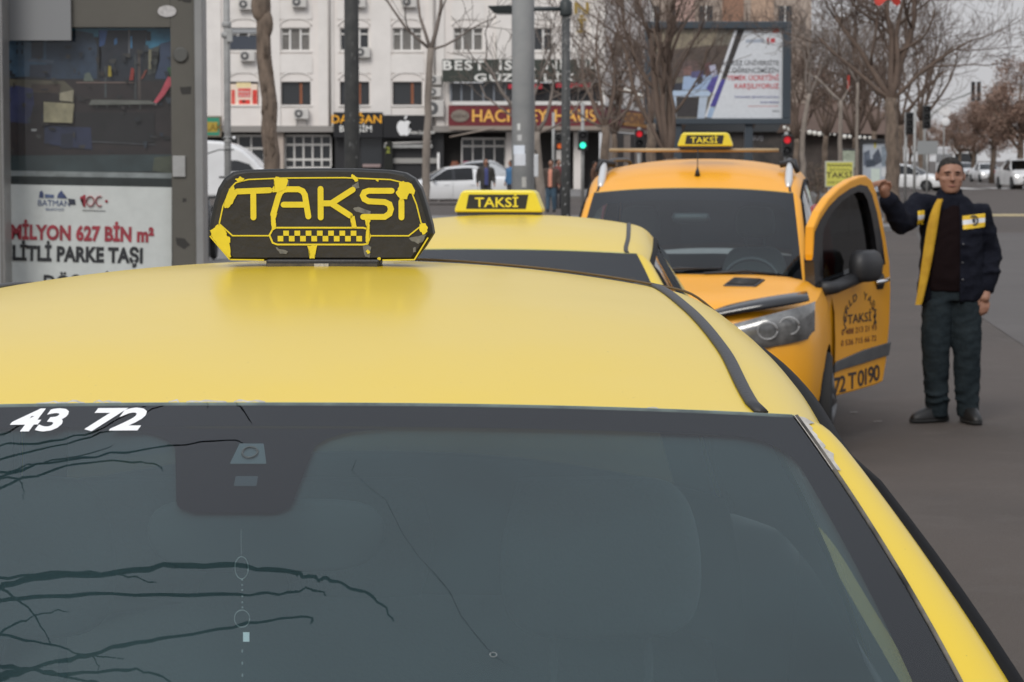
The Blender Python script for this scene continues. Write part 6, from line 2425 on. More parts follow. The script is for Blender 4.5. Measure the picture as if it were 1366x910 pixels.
# dark shopfront under the black signs: part of the building
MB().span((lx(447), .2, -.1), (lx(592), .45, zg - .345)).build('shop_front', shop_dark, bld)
MB().span((lx(524), .05, lz(218)), (lx(586), .19, lz(211))).build('shutter_band', mat('shutter_band', (.34, .33, .31), .6), bld)
MB().span((lx(484), .05, lz(223)), (lx(508), .19, lz(219))).build('shop_sill', mat('pink_sill', (.35, .26, .25), .7), bld)
MB().prism([(lx(482), lz(220)), (lx(510), lz(220)), (lx(510), lz(184)), (lx(482), lz(184))], .10, .195).build('shop_window', glass_dark, bld)
MB().prism([(lx(513), lz(226)), (lx(525), lz(226)), (lx(524), lz(190)), (lx(519), lz(186)), (lx(515), lz(196))], -.3, .10).build('banner', mat('banner', (.012, .013, .010), .8), bld)
text(bld, '2', lx(518.5), -.32, lz(204), 8 / S140, pm_(150, 156, 60), bold=.02)

f3 = fascia('shop_sign', 591, 792, 80, 110, mat('sign_green', (.042, .050, .040), .6, var=.3, vscale=1.5), 'dark green beauty salon sign with white serif letters', .9)
for s_, px_, py_, h_, xs_ in (('BEST', 619, 94, 12, 1.35), ('IS', 674, 94, 12, 1.3), ('TA', 700, 94, 12, 1.2), ('NB', 742, 93, 12, 1.25), ('UL', 781, 92, 12, 1.2), ('GÜ', 651, 109, 9.5, 1.75), ('Z', 677, 109, 9.5, 1.75), ('EL', 707, 109, 9.5, 1.75), ('LİK', 745, 109, 9.5, 1.75)):
    text(f3, s_, bxp(px_) - f3.location.x, -.03, (110 - py_) / S140, h_ / S140, cream_let, bold=.028, xs=xs_, spacing=1.2)
for a, b, py in ((678, 723, 113), (741, 786, 111.5)):
    MB().span((bxp(a) - f3.location.x, -.05, (110 - py - 6) / S140), (bxp(b) - f3.location.x, .2, (110 - py) / S140)).build('red_valance', mat('valance', (.45, .02, .04), .6), f3)
# glazed strip below the salon sign
gz = MB().span((lx(603), -.3, lz(136)), (lx(700), -.1, lz(111)))
gz.build('glazed_strip', glass_dark, bld)
for px in (602, 616, 630, 645, 659, 674, 690):
    MB().span((lx(px) - .05, -.36, lz(136)), (lx(px) + .05, -.302, lz(112))).build('glazing_bar', mat('bar_grey', (.20, .22, .25), .5), bld)
MB().span((lx(700.3), -.3, lz(136)), (lx(799), -.1, lz(111))).build('glazed_strip', shop_dark, bld)
maroon = mat('sign_maroon', (.165, .020, .026), .5, var=.12, vscale=1.0)
f4 = fascia('shop_sign', 599, 799, 141, 168.5, maroon, 'maroon HACI BEY HAUS restaurant sign with yellow letters', 1.0)
gold_let = mat('gold_letter', (.85, .46, .10), .5)
for s_, px_ in (('HACI', 655), ('B', 690), ('EY', 718), ('HAUS', 766)):
    text(f4, s_, bxp(px_) - f4.location.x, -.035, 6.0 / S140, 15.5 / S140, gold_let, bold=.02, xs=.98, spacing=1.02)
mb = MB().lathe([(1.0, -.03), (1.0, -.06)], 24, 'y', (0, 0, 0))
for i in range(len(mb.v)):
    x, y, z = mb.v[i]
    mb.v[i] = (x * .50 + bxp(614.5) - f4.location.x, y, z * .33 + .55)
mb.build('oval_badge', mat('oval', (.26, .22, .18), .5, var=.4, vscale=6), f4)
text(f4, 'HACI BEY', bxp(614.5) - f4.location.x, -.07, .47, .13, pm_(60, 40, 36))
MB().span((bxp(604) - f4.location.x, -.05, 27.5 / S140 + .002), (bxp(806) - f4.location.x, .2, 32.5 / S140)).build('white_ledge', upvc, f4)
MB().span((bxp(600) - f4.location.x, -.4, -.22), (bxp(800) - f4.location.x, .3, -.002)).build('awning_rail', mat('awning', (.30, .25, .21), .7), f4)
MB().tube([(bxp(601) - f4.location.x, -.3, -.6), (bxp(660) - f4.location.x, -.9, -.12)], .05, 6).build('awning_arm', mat('awning', (.3, .25, .21), .7), f4, True)
# continuation of the restaurant sign along the flank
f5 = empty('shop_sign', (bxp(800), YW - 1.0, bzp(168.5)))
fl_dir = Vector((P(866, 300, 162).x - bxp(800), 162 - (YW - 1.0), 0))
f5.rotation_euler = (0, 0, math.atan2(fl_dir.y, fl_dir.x))
tag(f5, 'maroon restaurant sign running back along the side street with orange panel', 'shop sign')
ln_ = fl_dir.length
MB().span((.02, 0, 0), (ln_, .25, 1.12)).build('sign_box', maroon, f5)
MB().span((.02, -.05, 1.122), (ln_, .2, 1.34)).build('white_ledge', upvc, f5)
MB().span((ln_ * .42, -.06, .16), (ln_ * .96, -.004, .98)).build('orange_panel', mat('orange_panel', (.55, .26, .06), .5, var=.25, vscale=1.0), f5)
text(f5, 'DÖNER', ln_ * .68, -.07, .36, .50, mat('brown_let', (.22, .08, .03), .5), bold=.03, xs=6.0)
MB().span((.02, .0, -.22), (ln_, .3, -.002)).build('awning_rail', mat('awning', (.3, .25, .21), .7), f5)
MB().add([c0 + Vector((.3, .3, -.1)), c1 + Vector((.0, .0, -.1)), c1 + Vector((0, 0, zg - .3)), c0 + Vector((.3, .3, zg - .3))], [(0, 1, 2, 3)]).build('flank_shop_front', shop_dark, bld)
for px in (806, 826, 842):
    t_ = (px - 800) / 68.0
    q = c0.lerp(c1, t_)
    MB().span((q.x, q.y - .3, -.1), (q.x + .5, q.y - .1, zg - .4)).build('flank_pier', beige, bld)
# flank windows of the upper floors
for j, (t, b) in enumerate(((109, 140), (37, 68), (-35, -4))):
    for f in (.25, .62):
        q = c0.lerp(c1, f); q2 = c0.lerp(c1, f + .16)
        n_ = Vector((c1.y - c0.y, -(c1.x - c0.x), 0)).normalized() * .03
        MB().add([q + n_ + Vector((0, 0, lz(b))), q2 + n_ + Vector((0, 0, lz(b))), q2 + n_ + Vector((0, 0, lz(t))), q + n_ + Vector((0, 0, lz(t)))], [(0, 1, 2, 3)]).build('flank_window', glass_dark, bld)
# upright gold letters high on the facade
f6 = empty('vertical_sign', (bxp(775), YW - .25, bzp(46)))
tag(f6, 'upright gold letters high on the white facade right of the lamp', 'shop sign')
MB().tube([(0, .1, -1), (0, .1, 4.5)], .04, 6).build('mounting_rail', upvc, f6)
text(f6, 'İ', 0, -.03, .1, .70, mat('gold_metal', (.32, .22, .05), .5), bold=.03, xs=1.3)
text(f6, 'N', 0, -.03, 1.12, .62, mat('gold_metal', (.32, .22, .05), .5), bold=.03, xs=1.3, rot=0)
text(f6, 'Z', 0, -.03, 2.2, .62, mat('gold_metal', (.32, .22, .05), .5), bold=.03, xs=1.3)
f7 = fascia('shop_sign', 262, 298, 155, 183, mat('sign_rim', (.20, .17, .12), .6), 'small green shop sign with yellow lettering panel by the left pole', .5)
MB().rect(-.62, .10, .62, 1.05, -.012).build('green_face', mat('sign_green2', (.03, .26, .16), .5), f7)
MB().rect(-.50, .27, .54, .82, -.020).build('yellow_panel', mat('sign_mustard', (.42, .30, .04), .5), f7)
text(f7, 'EMLAK', 0.02, -.028, .36, .34, pm_(120, 96, 20), bold=.02)

# ---------------------------------------------------------------- air conditioners
ac_white = mat('ac_white', (.62, .60, .57), .5, var=.12, vscale=4)
ac_dark = mat('ac_grille', (.10, .10, .10), .5)


def aircon(px, py, label, w=.80, h=.56):
    q = P(px, py, YW - .35)
    r_ = empty('air_conditioner', (q.x, YW - .02, q.z - h / 2))
    tag(r_, label, 'air conditioner', 'air conditioners on the white facade')
    bevel(MB().span((-w / 2, -.42, 0), (w / 2, -.10, h)).build('casing', ac_white, r_), .03)
    cxf = -w * .17
    MB().lathe([(h * .40, -.425), (h * .40, -.440), (h * .36, -.445)], 20, 'y', (cxf, 0, h * .52)).build('fan_grille', ac_dark, r_)
    MB().lathe([(h * .15, -.446), (h * .12, -.455)], 14, 'y', (cxf, 0, h * .52)).build('fan_hub', ac_white, r_)
    MB().tube([(-w * .35, -.40, -.04), (-w * .35, .0, -.04), (-w * .35, .0, -.35)], .025, 5).tube([(w * .35, -.40, -.04), (w * .35, .0, -.04), (w * .35, .0, -.35)], .025, 5).build('bracket', galv, r_)
    return r_


aircon(328, 6, 'topmost air conditioner left of the leaning trunk, cut by the top edge')
aircon(330, 75, 'air conditioner under the dark blue blind beside the thin pole')
aircon(399, 3, 'air conditioner at the top edge right of the leaning trunk')
aircon(402, 152, 'air conditioner below the brown framed window left of the phone shop')
aircon(484, 70, 'air conditioner half hidden by the dark lamp post')
aircon(478, 3, 'air conditioner at the top edge behind the dark lamp post')
aircon(546, 3, 'air conditioner at the top edge above the sapling')
aircon(580, 107, 'upper small air conditioner of the stack left of the salon sign', .72, .50)
aircon(580, 123, 'middle small air conditioner of the stack left of the salon sign', .72, .50)
aircon(580, 145, 'large lowest air conditioner of the stack above the maroon sign', 1.0, .90)

# ---------------------------------------------------------------- buildings further right
b2 = empty('corner_shop_building', (P(905, 300, 176).x, 176, 0))
tag(b2, 'grey fronted shop building with pale balcony behind the billboard', 'building')
X2 = b2.location.x
def q2x(px): return P(px, 300, 176).x - X2
def q2z(py): return P(683, py, 176).z
MB().span((q2x(858), 0, 0), (q2x(1080), 8, q2z(-40))).build('wall', mat('tan_wall', (.46, .38, .32), .9, var=.25, vscale=.4), b2)
MB().span((q2x(864), -.6, q2z(172)), (q2x(930), -.002, q2z(118))).build('shop_front', mat('slate_front', (.07, .08, .10), .6), b2)
MB().span((q2x(864), -1.0, q2z(176)), (q2x(1060), -.2, q2z(166))).build('fascia_band', mat('dark_fascia', (.05, .055, .06), .6), b2)
MB().span((q2x(858), -.5, q2z(240)), (q2x(1080), -.003, q2z(177))).build('shop_glass', mat('shop_dim', (.04, .038, .036), .5, col2=(.12, .10, .09), vscale=.9), b2)
text(b2, 'SUŞ', q2x(1009), -.53, q2z(187), .30, pm_(150, 150, 156), bold=.01)
for j, py in enumerate((8, 60, 100)):
    for px in (870, 905, 940, 975, 1010, 1045):
        w = MB().span((q2x(px - 9), -.06, q2z(py + 22)), (q2x(px + 9), -.004, q2z(py))).build('window', glass_dark, b2)
        MB().span((q2x(px) - .05, -.09, q2z(py + 22)), (q2x(px) + .05, -.062, q2z(py))).build('mullion', upvc, w)
for a_, b_, c_ in ((962, 990, (146, 112, 92)), (1000, 1030, (176, 150, 130)), (900, 925, (190, 160, 150))):
    MB().span((q2x(a_), -.12, q2z(34)), (q2x(b_), -.003, q2z(-30))).build('balcony_panel', pm_(*c_), b2)
b4 = empty('brown_pavilion', (P(1110, 300, 165).x, 165, 0))
tag(b4, 'low brown roofed kiosk with pale fringe behind the saplings', 'building')
X4 = b4.location.x
def q4x(px): return P(px, 300, 165).x - X4
def q4z(py): return P(683, py, 165).z
MB().span((q4x(1062), 0, 0), (q4x(1180), 6, q4z(178))).build('wall', mat('kiosk_wall', (.055, .045, .040), .8, col2=(.12, .10, .09), vscale=.8), b4)
MB().add([(q4x(1050), -1.2, q4z(176)), (q4x(1186), -1.2, q4z(180)), (q4x(1176), 3, q4z(140)), (q4x(1062), 3, q4z(136)), (q4x(1186), 7, q4z(178)), (q4x(1050), 7, q4z(176))], [(0, 1, 2, 3), (1, 4, 2), (4, 5, 3, 2), (5, 0, 3)]).build('roof', mat('brown_roof', (.13, .085, .065), .85, var=.3, vscale=.5), b4)
# pale balls on a wire, standing in for white awning trim
def ball_fringe(px0, py0, px1, py1, Y, n_, label, sag=.0):
    g_ = empty('awning_fringe', P((px0 + px1) / 2, (py0 + py1) / 2, Y))
    tag(g_, label, 'lights')
    pts = []
    for t in np.linspace(0, 1, n_):
        q = P(px0 + (px1 - px0) * t, py0 + (py1 - py0) * t + sag * math.sin(math.pi * t), Y) - g_.location
        pts.append(q)
    MB().tube(pts, .02, 4).build('wire', black_trim, g_)
    bm_ = mat('fringe_white', (.80, .78, .72), .5)
    random.seed(int(px0))
    for q in pts:
        s = random.uniform(.07, .17)
        MB().ball(q + Vector((0, -.1, -s)), (s, s, s * 1.2), 5).build('fringe_ball', bm_, g_, True)


ball_fringe(1046, 168, 1160, 182, 163, 18, 'row of pale balls for awning trim along the brown kiosk eaves', 2)
ball_fringe(834, 117, 862, 128, 137, 8, 'short row of pale balls for awning trim above the side street sign', 0)

# ================================================================ trees
bark = mat('bark', (.22, .165, .125), rough=.9, col2=(.09, .068, .052), vscale=12, bump=.7, bscale=30, stretch=(1, 1, .35))
bark_light = mat('bark_light', (.30, .255, .215), rough=.9, col2=(.19, .16, .135), vscale=9, bump=.4, bscale=30, stretch=(1, 1, .4))
twig_m = mat('twig', (.155, .110, .085), rough=.9, var=.3, vscale=4)
twig_grey = mat('twig_grey', (.21, .175, .15), rough=.9, var=.3, vscale=4)


def grow(mb, rnd, p, d, ln_, r_, lev, up=.12, wob=.22, kids=4, sides=5, rmin=.003, spread=(30, 60), shrink=.62):
    n_ = 5 if lev > 1 else 4
    pts, rad = [p.copy()], [r_]
    q = p.copy(); dd = d.normalized()
    for i in range(n_):
        dd = (dd + Vector((rnd.gauss(0, wob), rnd.gauss(0, wob), rnd.gauss(0, wob * .7) + up)) * (.8 if i else .3)).normalized()
        q = q + dd * (ln_ / n_)
        pts.append(q.copy()); rad.append(max(rmin, r_ * (1 - .55 * (i + 1) / n_)))
    mb.tube(pts, rad, max(3, sides), cap=True)
    if lev <= 0:
        return
    for k in range(kids):
        t = .30 + .70 * (k + rnd.random()) / kids
        t = min(t, .999)
        i = int(t * n_); f = t * n_ - i
        b0 = pts[i].lerp(pts[i + 1], f)
        ax = (pts[i + 1] - pts[i]).normalized()
        perp = ax.cross(Vector((rnd.gauss(0, 1), rnd.gauss(0, 1), rnd.gauss(0, 1)))).normalized()
        an = R(rnd.uniform(*spread))
        nd = ax * math.cos(an) + perp * math.sin(an)
        grow(mb, rnd, b0, nd, ln_ * shrink * rnd.uniform(.75, 1.2), rad[i] * .55, lev - 1, up, wob, kids, max(3, sides - 1), rmin, spread, shrink)


def tree(name, px, Y, label, zfork, r0, limbs, seed, kids=4, lev=3, z0=.13, lean=0.0, bark_m=None, tw=None, group=None, rmin=.004, up=.12, bend=None, spread=(28, 58), shrink=.62):
    """limbs: list of (azimuth deg, elevation deg, length, radius)"""
    rnd = random.Random(seed)
    root = empty(name, (P(px, 300, Y).x, Y, z0))
    tag(root, label, 'tree', group)
    tr_ = MB()
    pts, rad = [], []
    nseg = 14
    for i in range(nseg + 1):
        t = i / nseg
        bx_ = bend(t) if bend else 0
        pts.append(Vector((lean * t + bx_ + rnd.gauss(0, r0 * .10), rnd.gauss(0, r0 * .10), zfork * t)))
        rad.append(r0 * (1.22 - .22 * min(1, t * 6)) * (1 - .28 * t) * rnd.uniform(.95, 1.07))
    tr_.tube(pts, rad, 10)
    to = tr_.build('trunk', bark_m or bark, root, True)
    cr = MB()
    base = pts[-1]
    for az, el, ln_, rr in limbs:
        d = Vector((math.cos(R(el)) * math.sin(R(az)), math.cos(R(el)) * math.cos(R(az)), math.sin(R(el))))
        grow(cr, rnd, base - Vector((0, 0, r0 * .4)), d, ln_, rr, lev, up=up, kids=kids, rmin=rmin, spread=spread, shrink=shrink)
    cr.build('crown', tw or twig_m, root, True)
    return root


# near leaning trunk with peeling bark
def bend1(t):
    return .06 * math.sin(t * 5.2) - .10 * max(0, t - .55) + .22 * max(0, t - .60)


t1 = tree('street_tree', 356.5, 34, 'thick leaning trunk with split bark between the thin pole and dark lamp post', 4.6, .118, [(70, 60, 2.2, .07), (-80, 55, 2.2, .07), (10, 70, 2.4, .06), (160, 55, 2, .05)], 3, lev=3, bend=bend1, group=None)
tk = MB()
rnd = random.Random(9)
for i in range(46):
    z = rnd.uniform(1.6, 4.4)
    a = rnd.uniform(-2.6, -.5)
    x_ = bend1(z / 4.6); r_ = .118 * (1 - .28 * z / 4.6) * .96
    pts = []
    for k in range(4):
        aa = a + rnd.uniform(-.18, .18)
        pts.append((x_ + r_ * math.cos(aa), r_ * math.sin(aa), z + k * rnd.uniform(.04, .10)))
    tk.tube(pts, [.006, rnd.uniform(.010, .022), rnd.uniform(.010, .02), .005], 5)
tk.build('bark_ridge', bark, t1, True)
MB().ball((bend1(.79) - .04, -.05, 3.62), (.12, .10, .22), 8).ball((bend1(.74) + .03, -.04, 3.38), (.10, .09, .20), 8).build('burl', bark, t1, True)
# sapling before the phone shop
tree('sapling', 563, 31, 'slender grey sapling forking before the black apple sign', P(567, 64, 31).z - .13, .056, [(-82, 38, 1.0, .022), (35, 66, 1.3, .030), (80, 16, .9, .016), (-30, 66, 1.2, .024)], 21, kids=2, lev=2, lean=.10, bark_m=bark_light, tw=twig_grey, rmin=.004)
# tree right of the thick pole
tree('street_tree', 727, 40, 'thin tree forking low between the thick grey pole and slim lamp', P(714, 176, 40).z - .13, .085, [(-70, 42, 1.5, .038), (60, 52, 1.35, .034), (-20, 72, 1.6, .034), (85, 18, 1.3, .020), (-88, 28, 1.3, .022)], 33, kids=3, lev=3, lean=-.14, bark_m=bark_light, tw=twig_grey, rmin=.005)
tree('street_tree', 807, 52, 'small bare tree whose fork covers the end of the maroon sign', P(805, 168, 52).z - .13, .11, [(-40, 55, 1.9, .05), (50, 58, 2.0, .05), (-80, 25, 1.6, .028), (75, 30, 1.8, .03), (5, 80, 2.3, .04)], 45, kids=3, lev=3, rmin=.006)
# big multi-stemmed tree in front of the billboard
tree('street_tree', 893, 46, 'big bare many-stemmed tree overlapping the left half of the billboard', 1.6, .20, [(-42, 76, 2.5, .095), (4, 87, 2.7, .085), (70, 82, 2.5, .055), (-75, 62, 2.0, .045), (-60, 80, 2.6, .065)], 58, spread=(18, 42), kids=4, lev=3, rmin=.006, up=.14)
tree('street_tree', 868, 58, 'bare tree just left of the billboard edge, behind the big many-stemmed one', 2.4, .15, [(-65, 55, 2.6, .065), (-20, 72, 2.9, .065), (40, 74, 2.2, .05)], 61, kids=3, lev=3, rmin=.006)
# roadside tree by the poster case
tree('street_tree', 1191, 64, 'tall bare roadside tree above the open van door', P(1185, 130, 64).z, .21, [(-62, 58, 2.6, .10), (-30, 74, 2.7, .11), (20, 74, 2.8, .12), (58, 62, 2.7, .10), (-78, 40, 2.4, .07), (76, 42, 2.6, .06)], 71, kids=4, lev=4, z0=0, lean=-.08, bark_m=bark, rmin=.006, up=.10)
# pollarded saplings
tree('sapling', 1080, 72, 'crooked pale sapling right of the billboard frame', P(1079, 125, 72).z - .13, .085, [(-50, 62, 1.6, .045), (50, 58, 1.5, .045), (0, 80, 2, .04)], 81, kids=4, lev=3, lean=.0, bark_m=bark_light, tw=twig_grey, rmin=.006, bend=lambda t: -.22 * math.sin(t * 3.0))
tree('sapling', 1120, 70, 'straight pale pollarded sapling with one stub arm reaching left', P(1121, 134, 70).z - .13, .075, [(-78, 45, 1.0, .05), (70, 35, .5, .04)], 83, kids=1, lev=1, bark_m=bark_light, tw=bark_light, rmin=.010, up=.02)
tree('sapling', 1142, 84, 'thinnest pale sapling behind the dark poster case', P(1143, 110, 84).z - .13, .062, [(-45, 60, 1.4, .035), (45, 62, 1.4, .035), (0, 80, 1.6, .03)], 87, kids=4, lev=3, bark_m=bark_light, tw=twig_grey, rmin=.007)
# bare trees filling the far side behind billboard and saplings
fill = [(820, 120, 4.2), (905, 118, 4.6), (1000, 128, 4.8), (1062, 112, 4.6), (1100, 122, 4.4), (1140, 116, 4.2), (1165, 140, 4.2), (1200, 175, 4.6), (1228, 210, 5.2)]
fl_lab = ['bare tree at the far kerb left of the big many-stemmed tree', 'bare far tree showing above the left half of the billboard', 'bare far tree whose crown shows above the billboard top', 'bare far tree rising just right of the billboard', 'bare far tree above the crooked pale saplings', 'bare far tree above the brown kiosk', 'bare far tree left of the tall roadside trunk', 'grey far tree right of the tall roadside trunk', 'distant grey tree against the sky above the unlit signal']
for k, ((px, Y, ln_), lab) in enumerate(zip(fill, fl_lab)):
    sc = Y / 120
    tree('bare_tree', px, Y, lab, 2.8 * sc, .17 * sc, [(az, 62 if az % 2 else 72, ln_ * sc * .8, .08 * sc) for az in (-75, -38, -4, 33, 71, 120, 200)], 100 + k, kids=4, lev=3, group='bare trees across the road', rmin=.012, z0=0 if Y > 138 or px > 1000 else .12)

# brown-leaved trees along the far right of the road
leaf_m = [mat('dry_leaf_a', (.34, .215, .160), .9, var=.35, vscale=.8), mat('dry_leaf_b', (.26, .175, .135), .9, var=.35, vscale=.8), mat('dry_leaf_c', (.38, .265, .205), .9, var=.35, vscale=.8)]
green_leaf = mat('dark_leaf', (.028, .042, .026), .9, var=.4, vscale=1.0)


def leafy(name, px, Y, py_top, r_px, label, mats, seed, n=2600, cat='tree', shape='round', py_low=None, group='brown trees along the far road'):
    rnd = random.Random(seed)
    root = empty(name, (P(px, 300, Y).x, Y, 0))
    tag(root, label, cat, group)
    zt = P(px, py_top, Y).z
    rx = r_px * Y / FPX
    zl = P(px, py_low, Y).z if py_low else zt * .22
    tr_ = MB().tube([(0, 0, 0), (.1, 0, zt * .3), (0, 0, zt * .8)], [rx * .09, rx * .07, rx * .02], 8)
    for k in range(9):
        az = rnd.uniform(0, 6.28); z = zt * rnd.uniform(.25, .6)
        tr_.tube([(0, 0, z), (rx * .4 * math.cos(az), rx * .4 * math.sin(az), z + zt * .12), (rx * .75 * math.cos(az), rx * .75 * math.sin(az), z + zt * .28)], [rx * .045, rx * .03, rx * .01], 5)
    tr_.build('trunk', bark, root, True)
    cr = MB()
    zc_, rz_ = (zt + zl) / 2, (zt - zl) / 2
    clumps = []
    for k in range(46):
        while True:
            v = Vector((rnd.uniform(-1, 1), rnd.uniform(-1, 1), rnd.uniform(-1, 1)))
            if v.length < 1:
                break
        if shape == 'cone':
            h = (v.z + 1) / 2
            v.x *= (1 - h * .9); v.y *= (1 - h * .9)
        clumps.append((Vector((v.x * rx * .82, v.y * rx * .82, zc_ + v.z * rz_ * .88)), rx * rnd.uniform(.18, .36) * (.5 if shape == 'cone' else 1)))
    for i in range(n):
        c_, rr = rnd.choice(clumps)
        d = Vector((rnd.gauss(0, 1), rnd.gauss(0, 1), rnd.gauss(0, 1))).normalized() * rr * rnd.random() ** .4
        p_ = c_ + d
        s = rx * rnd.uniform(.013, .034)
        a = Vector((rnd.gauss(0, 1), rnd.gauss(0, 1), rnd.gauss(0, .8))).normalized() * s
        b = a.cross(Vector((rnd.gauss(0, 1), rnd.gauss(0, 1), rnd.gauss(0, 1)))).normalized() * s * .55
        cr.add([p_ - a, p_ - b, p_ + a, p_ + b], [(0, 1, 2, 3)], rnd.randrange(len(mats)))
    cr.build('crown', mats, root)
    return root


lv = [(1358, 150, 78, 60, 'nearest brown tree at the right edge of the far road'), (1322, 185, 118, 44, 'second brown tree along the right side of the far road'), (1296, 215, 132, 36, 'third brown tree, behind the overhead signal heads'), (1278, 255, 148, 28, 'fourth brown tree narrowing toward the far end of the road'), (1262, 300, 160, 22, 'fifth brown tree near the far end of the road'),
      (1236, 330, 156, 24, 'brown tree left of the small square white sign'), (1212, 300, 150, 26, 'brown tree behind the unlit signal poles'), (1176, 240, 128, 36, 'brown tree behind the tall roadside trunk'), (1138, 215, 92, 44, 'tall brown tree behind the thinnest sapling'), (1085, 210, 78, 46, 'tall brown tree behind the crooked sapling'), (1030, 225, 60, 40, 'brown tree rising behind the billboard')]
for k, (px, Y, pt, rp, lab) in enumerate(lv):
    leafy('brown_tree', px, Y, pt, rp, lab, leaf_m, 300 + k, n=20000 if Y < 200 else 12000, py_low=208)
leafy('cypress', 1326, 262, 78, 14, 'dark green cypress rising behind the brown trees', [green_leaf], 350, n=6000, shape='cone', py_low=200, group=None)
hg = leafy('hedge', 1088, 92, 214, 26, 'dark low hedge behind the van roof rack', [green_leaf, leaf_m[1]], 352, n=5000, cat='shrub', py_low=262, group=None)
# red pennants in the trees
for px, py, Y, w_, h_, lab in ((1184, -5, 62, .62, .30, 'red flag hanging in the top of the tall roadside tree'), (1132, 110, 100, .09, .55, 'narrow red pennant hanging among the saplings')):
    q = P(px, py, Y)
    f_ = empty('flag', q)
    tag(f_, lab, 'flag')
    rows = [[(w_ * (u - .5), .05 * math.sin(u * 6 + t * 2), h_ * (.5 - t) - (.08 * math.sin(u * 9) if t > .9 else 0)) for u in np.linspace(0, 1, 12)] for t in np.linspace(0, 1, 6)]
    MB().grid(rows).build('cloth', mat('flag_red', (.50, .045, .03), .7), f_, True)
    MB().tube([(0, .06, h_ * .5), (0, .06, h_ * .5 + 1.2)], .008, 4).build('cord', black_trim, f_)

# ================================================================ other vehicles
def far_car(px, Y, heading, pm_new, label, lights=False, scale=(1, 1, .95), name='parked_car', z0=0.0, group='cars further away'):
    c = copy_tree(taxi_plain)
    c.name = name
    c.location = (P(px, 300, Y).x, Y, z0)
    c.rotation_euler = (0, 0, heading)
    c.scale = scale
    tag(c, label, 'car', group)
    repaint(c, {yellow: pm_new})
    if lights:
        for ch in c.children:
            if ch.name.startswith('headlight'):
                for s in ch.material_slots:
                    s.link = 'OBJECT'; s.material = mat('headlamp_on', (.8, .8, .8), .3, emit=(1, .97, .9), estr=2.2)
    return c


taxi_plain = second
far_car(1218, 140, R(62), white_paint, 'white saloon crossing the junction left of the man')
far_car(1316, 197, R(4), white_paint, 'oncoming pale car with lit headlights on the far road', True)
far_car(1362, 149, R(6), white_paint, 'white tall car with lit headlight cut by the right edge', True, (1.06, 1, 1.14))
far_car(590, 98, R(-78), white_paint, 'white saloon parked right of the black roof sign', scale=(1, 1, .95))
far_car(618, 108, R(-86), grey_paint, 'pale grey estate car behind the white saloon', scale=(1, 1, 1.08))
far_car(1288, 240, R(3), grey_paint, 'dark grey car beside the bus on the far road')

# white delivery van at the left, side on
wv = empty('white_van', (P(296, 300, 70).x, 70, 0.0))
tag(wv, 'white delivery van seen side on behind the thin galvanised pole', 'van')
sv = FPX / 70


def wvx(px): return P(px, 300, 70).x - wv.location.x
def wvz(py): return P(683, py, 70).z


prof = [(200, 262), (200, 196), (206, 189), (270, 187), (300, 189), (315, 193), (330, 201), (345, 214), (352, 224), (372, 232), (384, 240), (388, 262)]
poly = [(wvx(a), wvz(b)) for a, b in prof]
poly = [(x, max(z, .35)) for x, z in poly]
bo_ = bevel(MB().prism(poly, -.95, .95).build('body', white_paint, wv), .08, 3)
MB().prism([(wvx(a), wvz(b)) for a, b in ((309, 228), (309, 214), (322, 214), (338, 219), (346, 229))], -.965, -.952).build('side_window', glass_dark, wv)
MB().prism([(wvx(a), wvz(b)) for a, b in ((332, 203), (345, 214), (351, 224), (348, 227), (341, 217), (329, 206))], -.80, .80).build('windshield', glass_dark, wv)
for px in (228, 368):
    wo = MB().lathe([(.2, -.1), (.30, -.1), (.34, -.05), (.34, .05), (.30, .1), (.2, .1)], 24, 'y').build('wheel', rubber, wv, True)
    wo.location = (wvx(px), -.86, .34)
    MB().lathe([(.2, -.10), (.18, -.115), (.05, -.10)], 16, 'y').build('rim', alloy, wo)
MB().span((wvx(298), -.97, wvz(237)), (wvx(306), -.953, wvz(235))).build('door_handle', black_trim, wv)
# motorcycle-like dark shape beside the advertising case
mc = empty('scooter', (P(279, 300, 40).x, 40, .13))
tag(mc, 'dark parked scooter partly hidden between advertising case and roof sign', 'scooter')
for y_ in (-.55, .55):
    w_o = MB().lathe([(.16, -.05), (.22, -.05), (.25, 0), (.22, .05), (.16, .05)], 20, 'x').build('wheel', rubber, mc, True)
    w_o.location = (0, y_, .25)
MB().vloft([(0, .1, .35, .16, .45), (0, .15, .6, .18, .42), (0, .25, .78, .14, .35)], 14).build('body', gloss_black, mc, True)
MB().tube([(0, -.55, .25), (0, -.42, .7), (0, -.36, 1.0)], [.05, .10, .05], 8).build('steering_column', gloss_black, mc, True)
MB().tube([(-.32, -.30, 1.02), (0, -.38, 1.0), (.32, -.30, 1.02)], .02, 6).build('handlebar', black_trim, mc, True)
for s in (-1, 1):
    MB().tube([(s * .25, -.33, 1.02), (s * .34, -.36, 1.22)], .008, 5).ball((s * .35, -.37, 1.24), (.07, .02, .05), 6).build('mirror', black_trim, mc, True)
MB().vloft([(0, .22, .78, .13, .34), (0, .22, .86, .12, .32)], 14).build('saddle', rubber, mc, True)

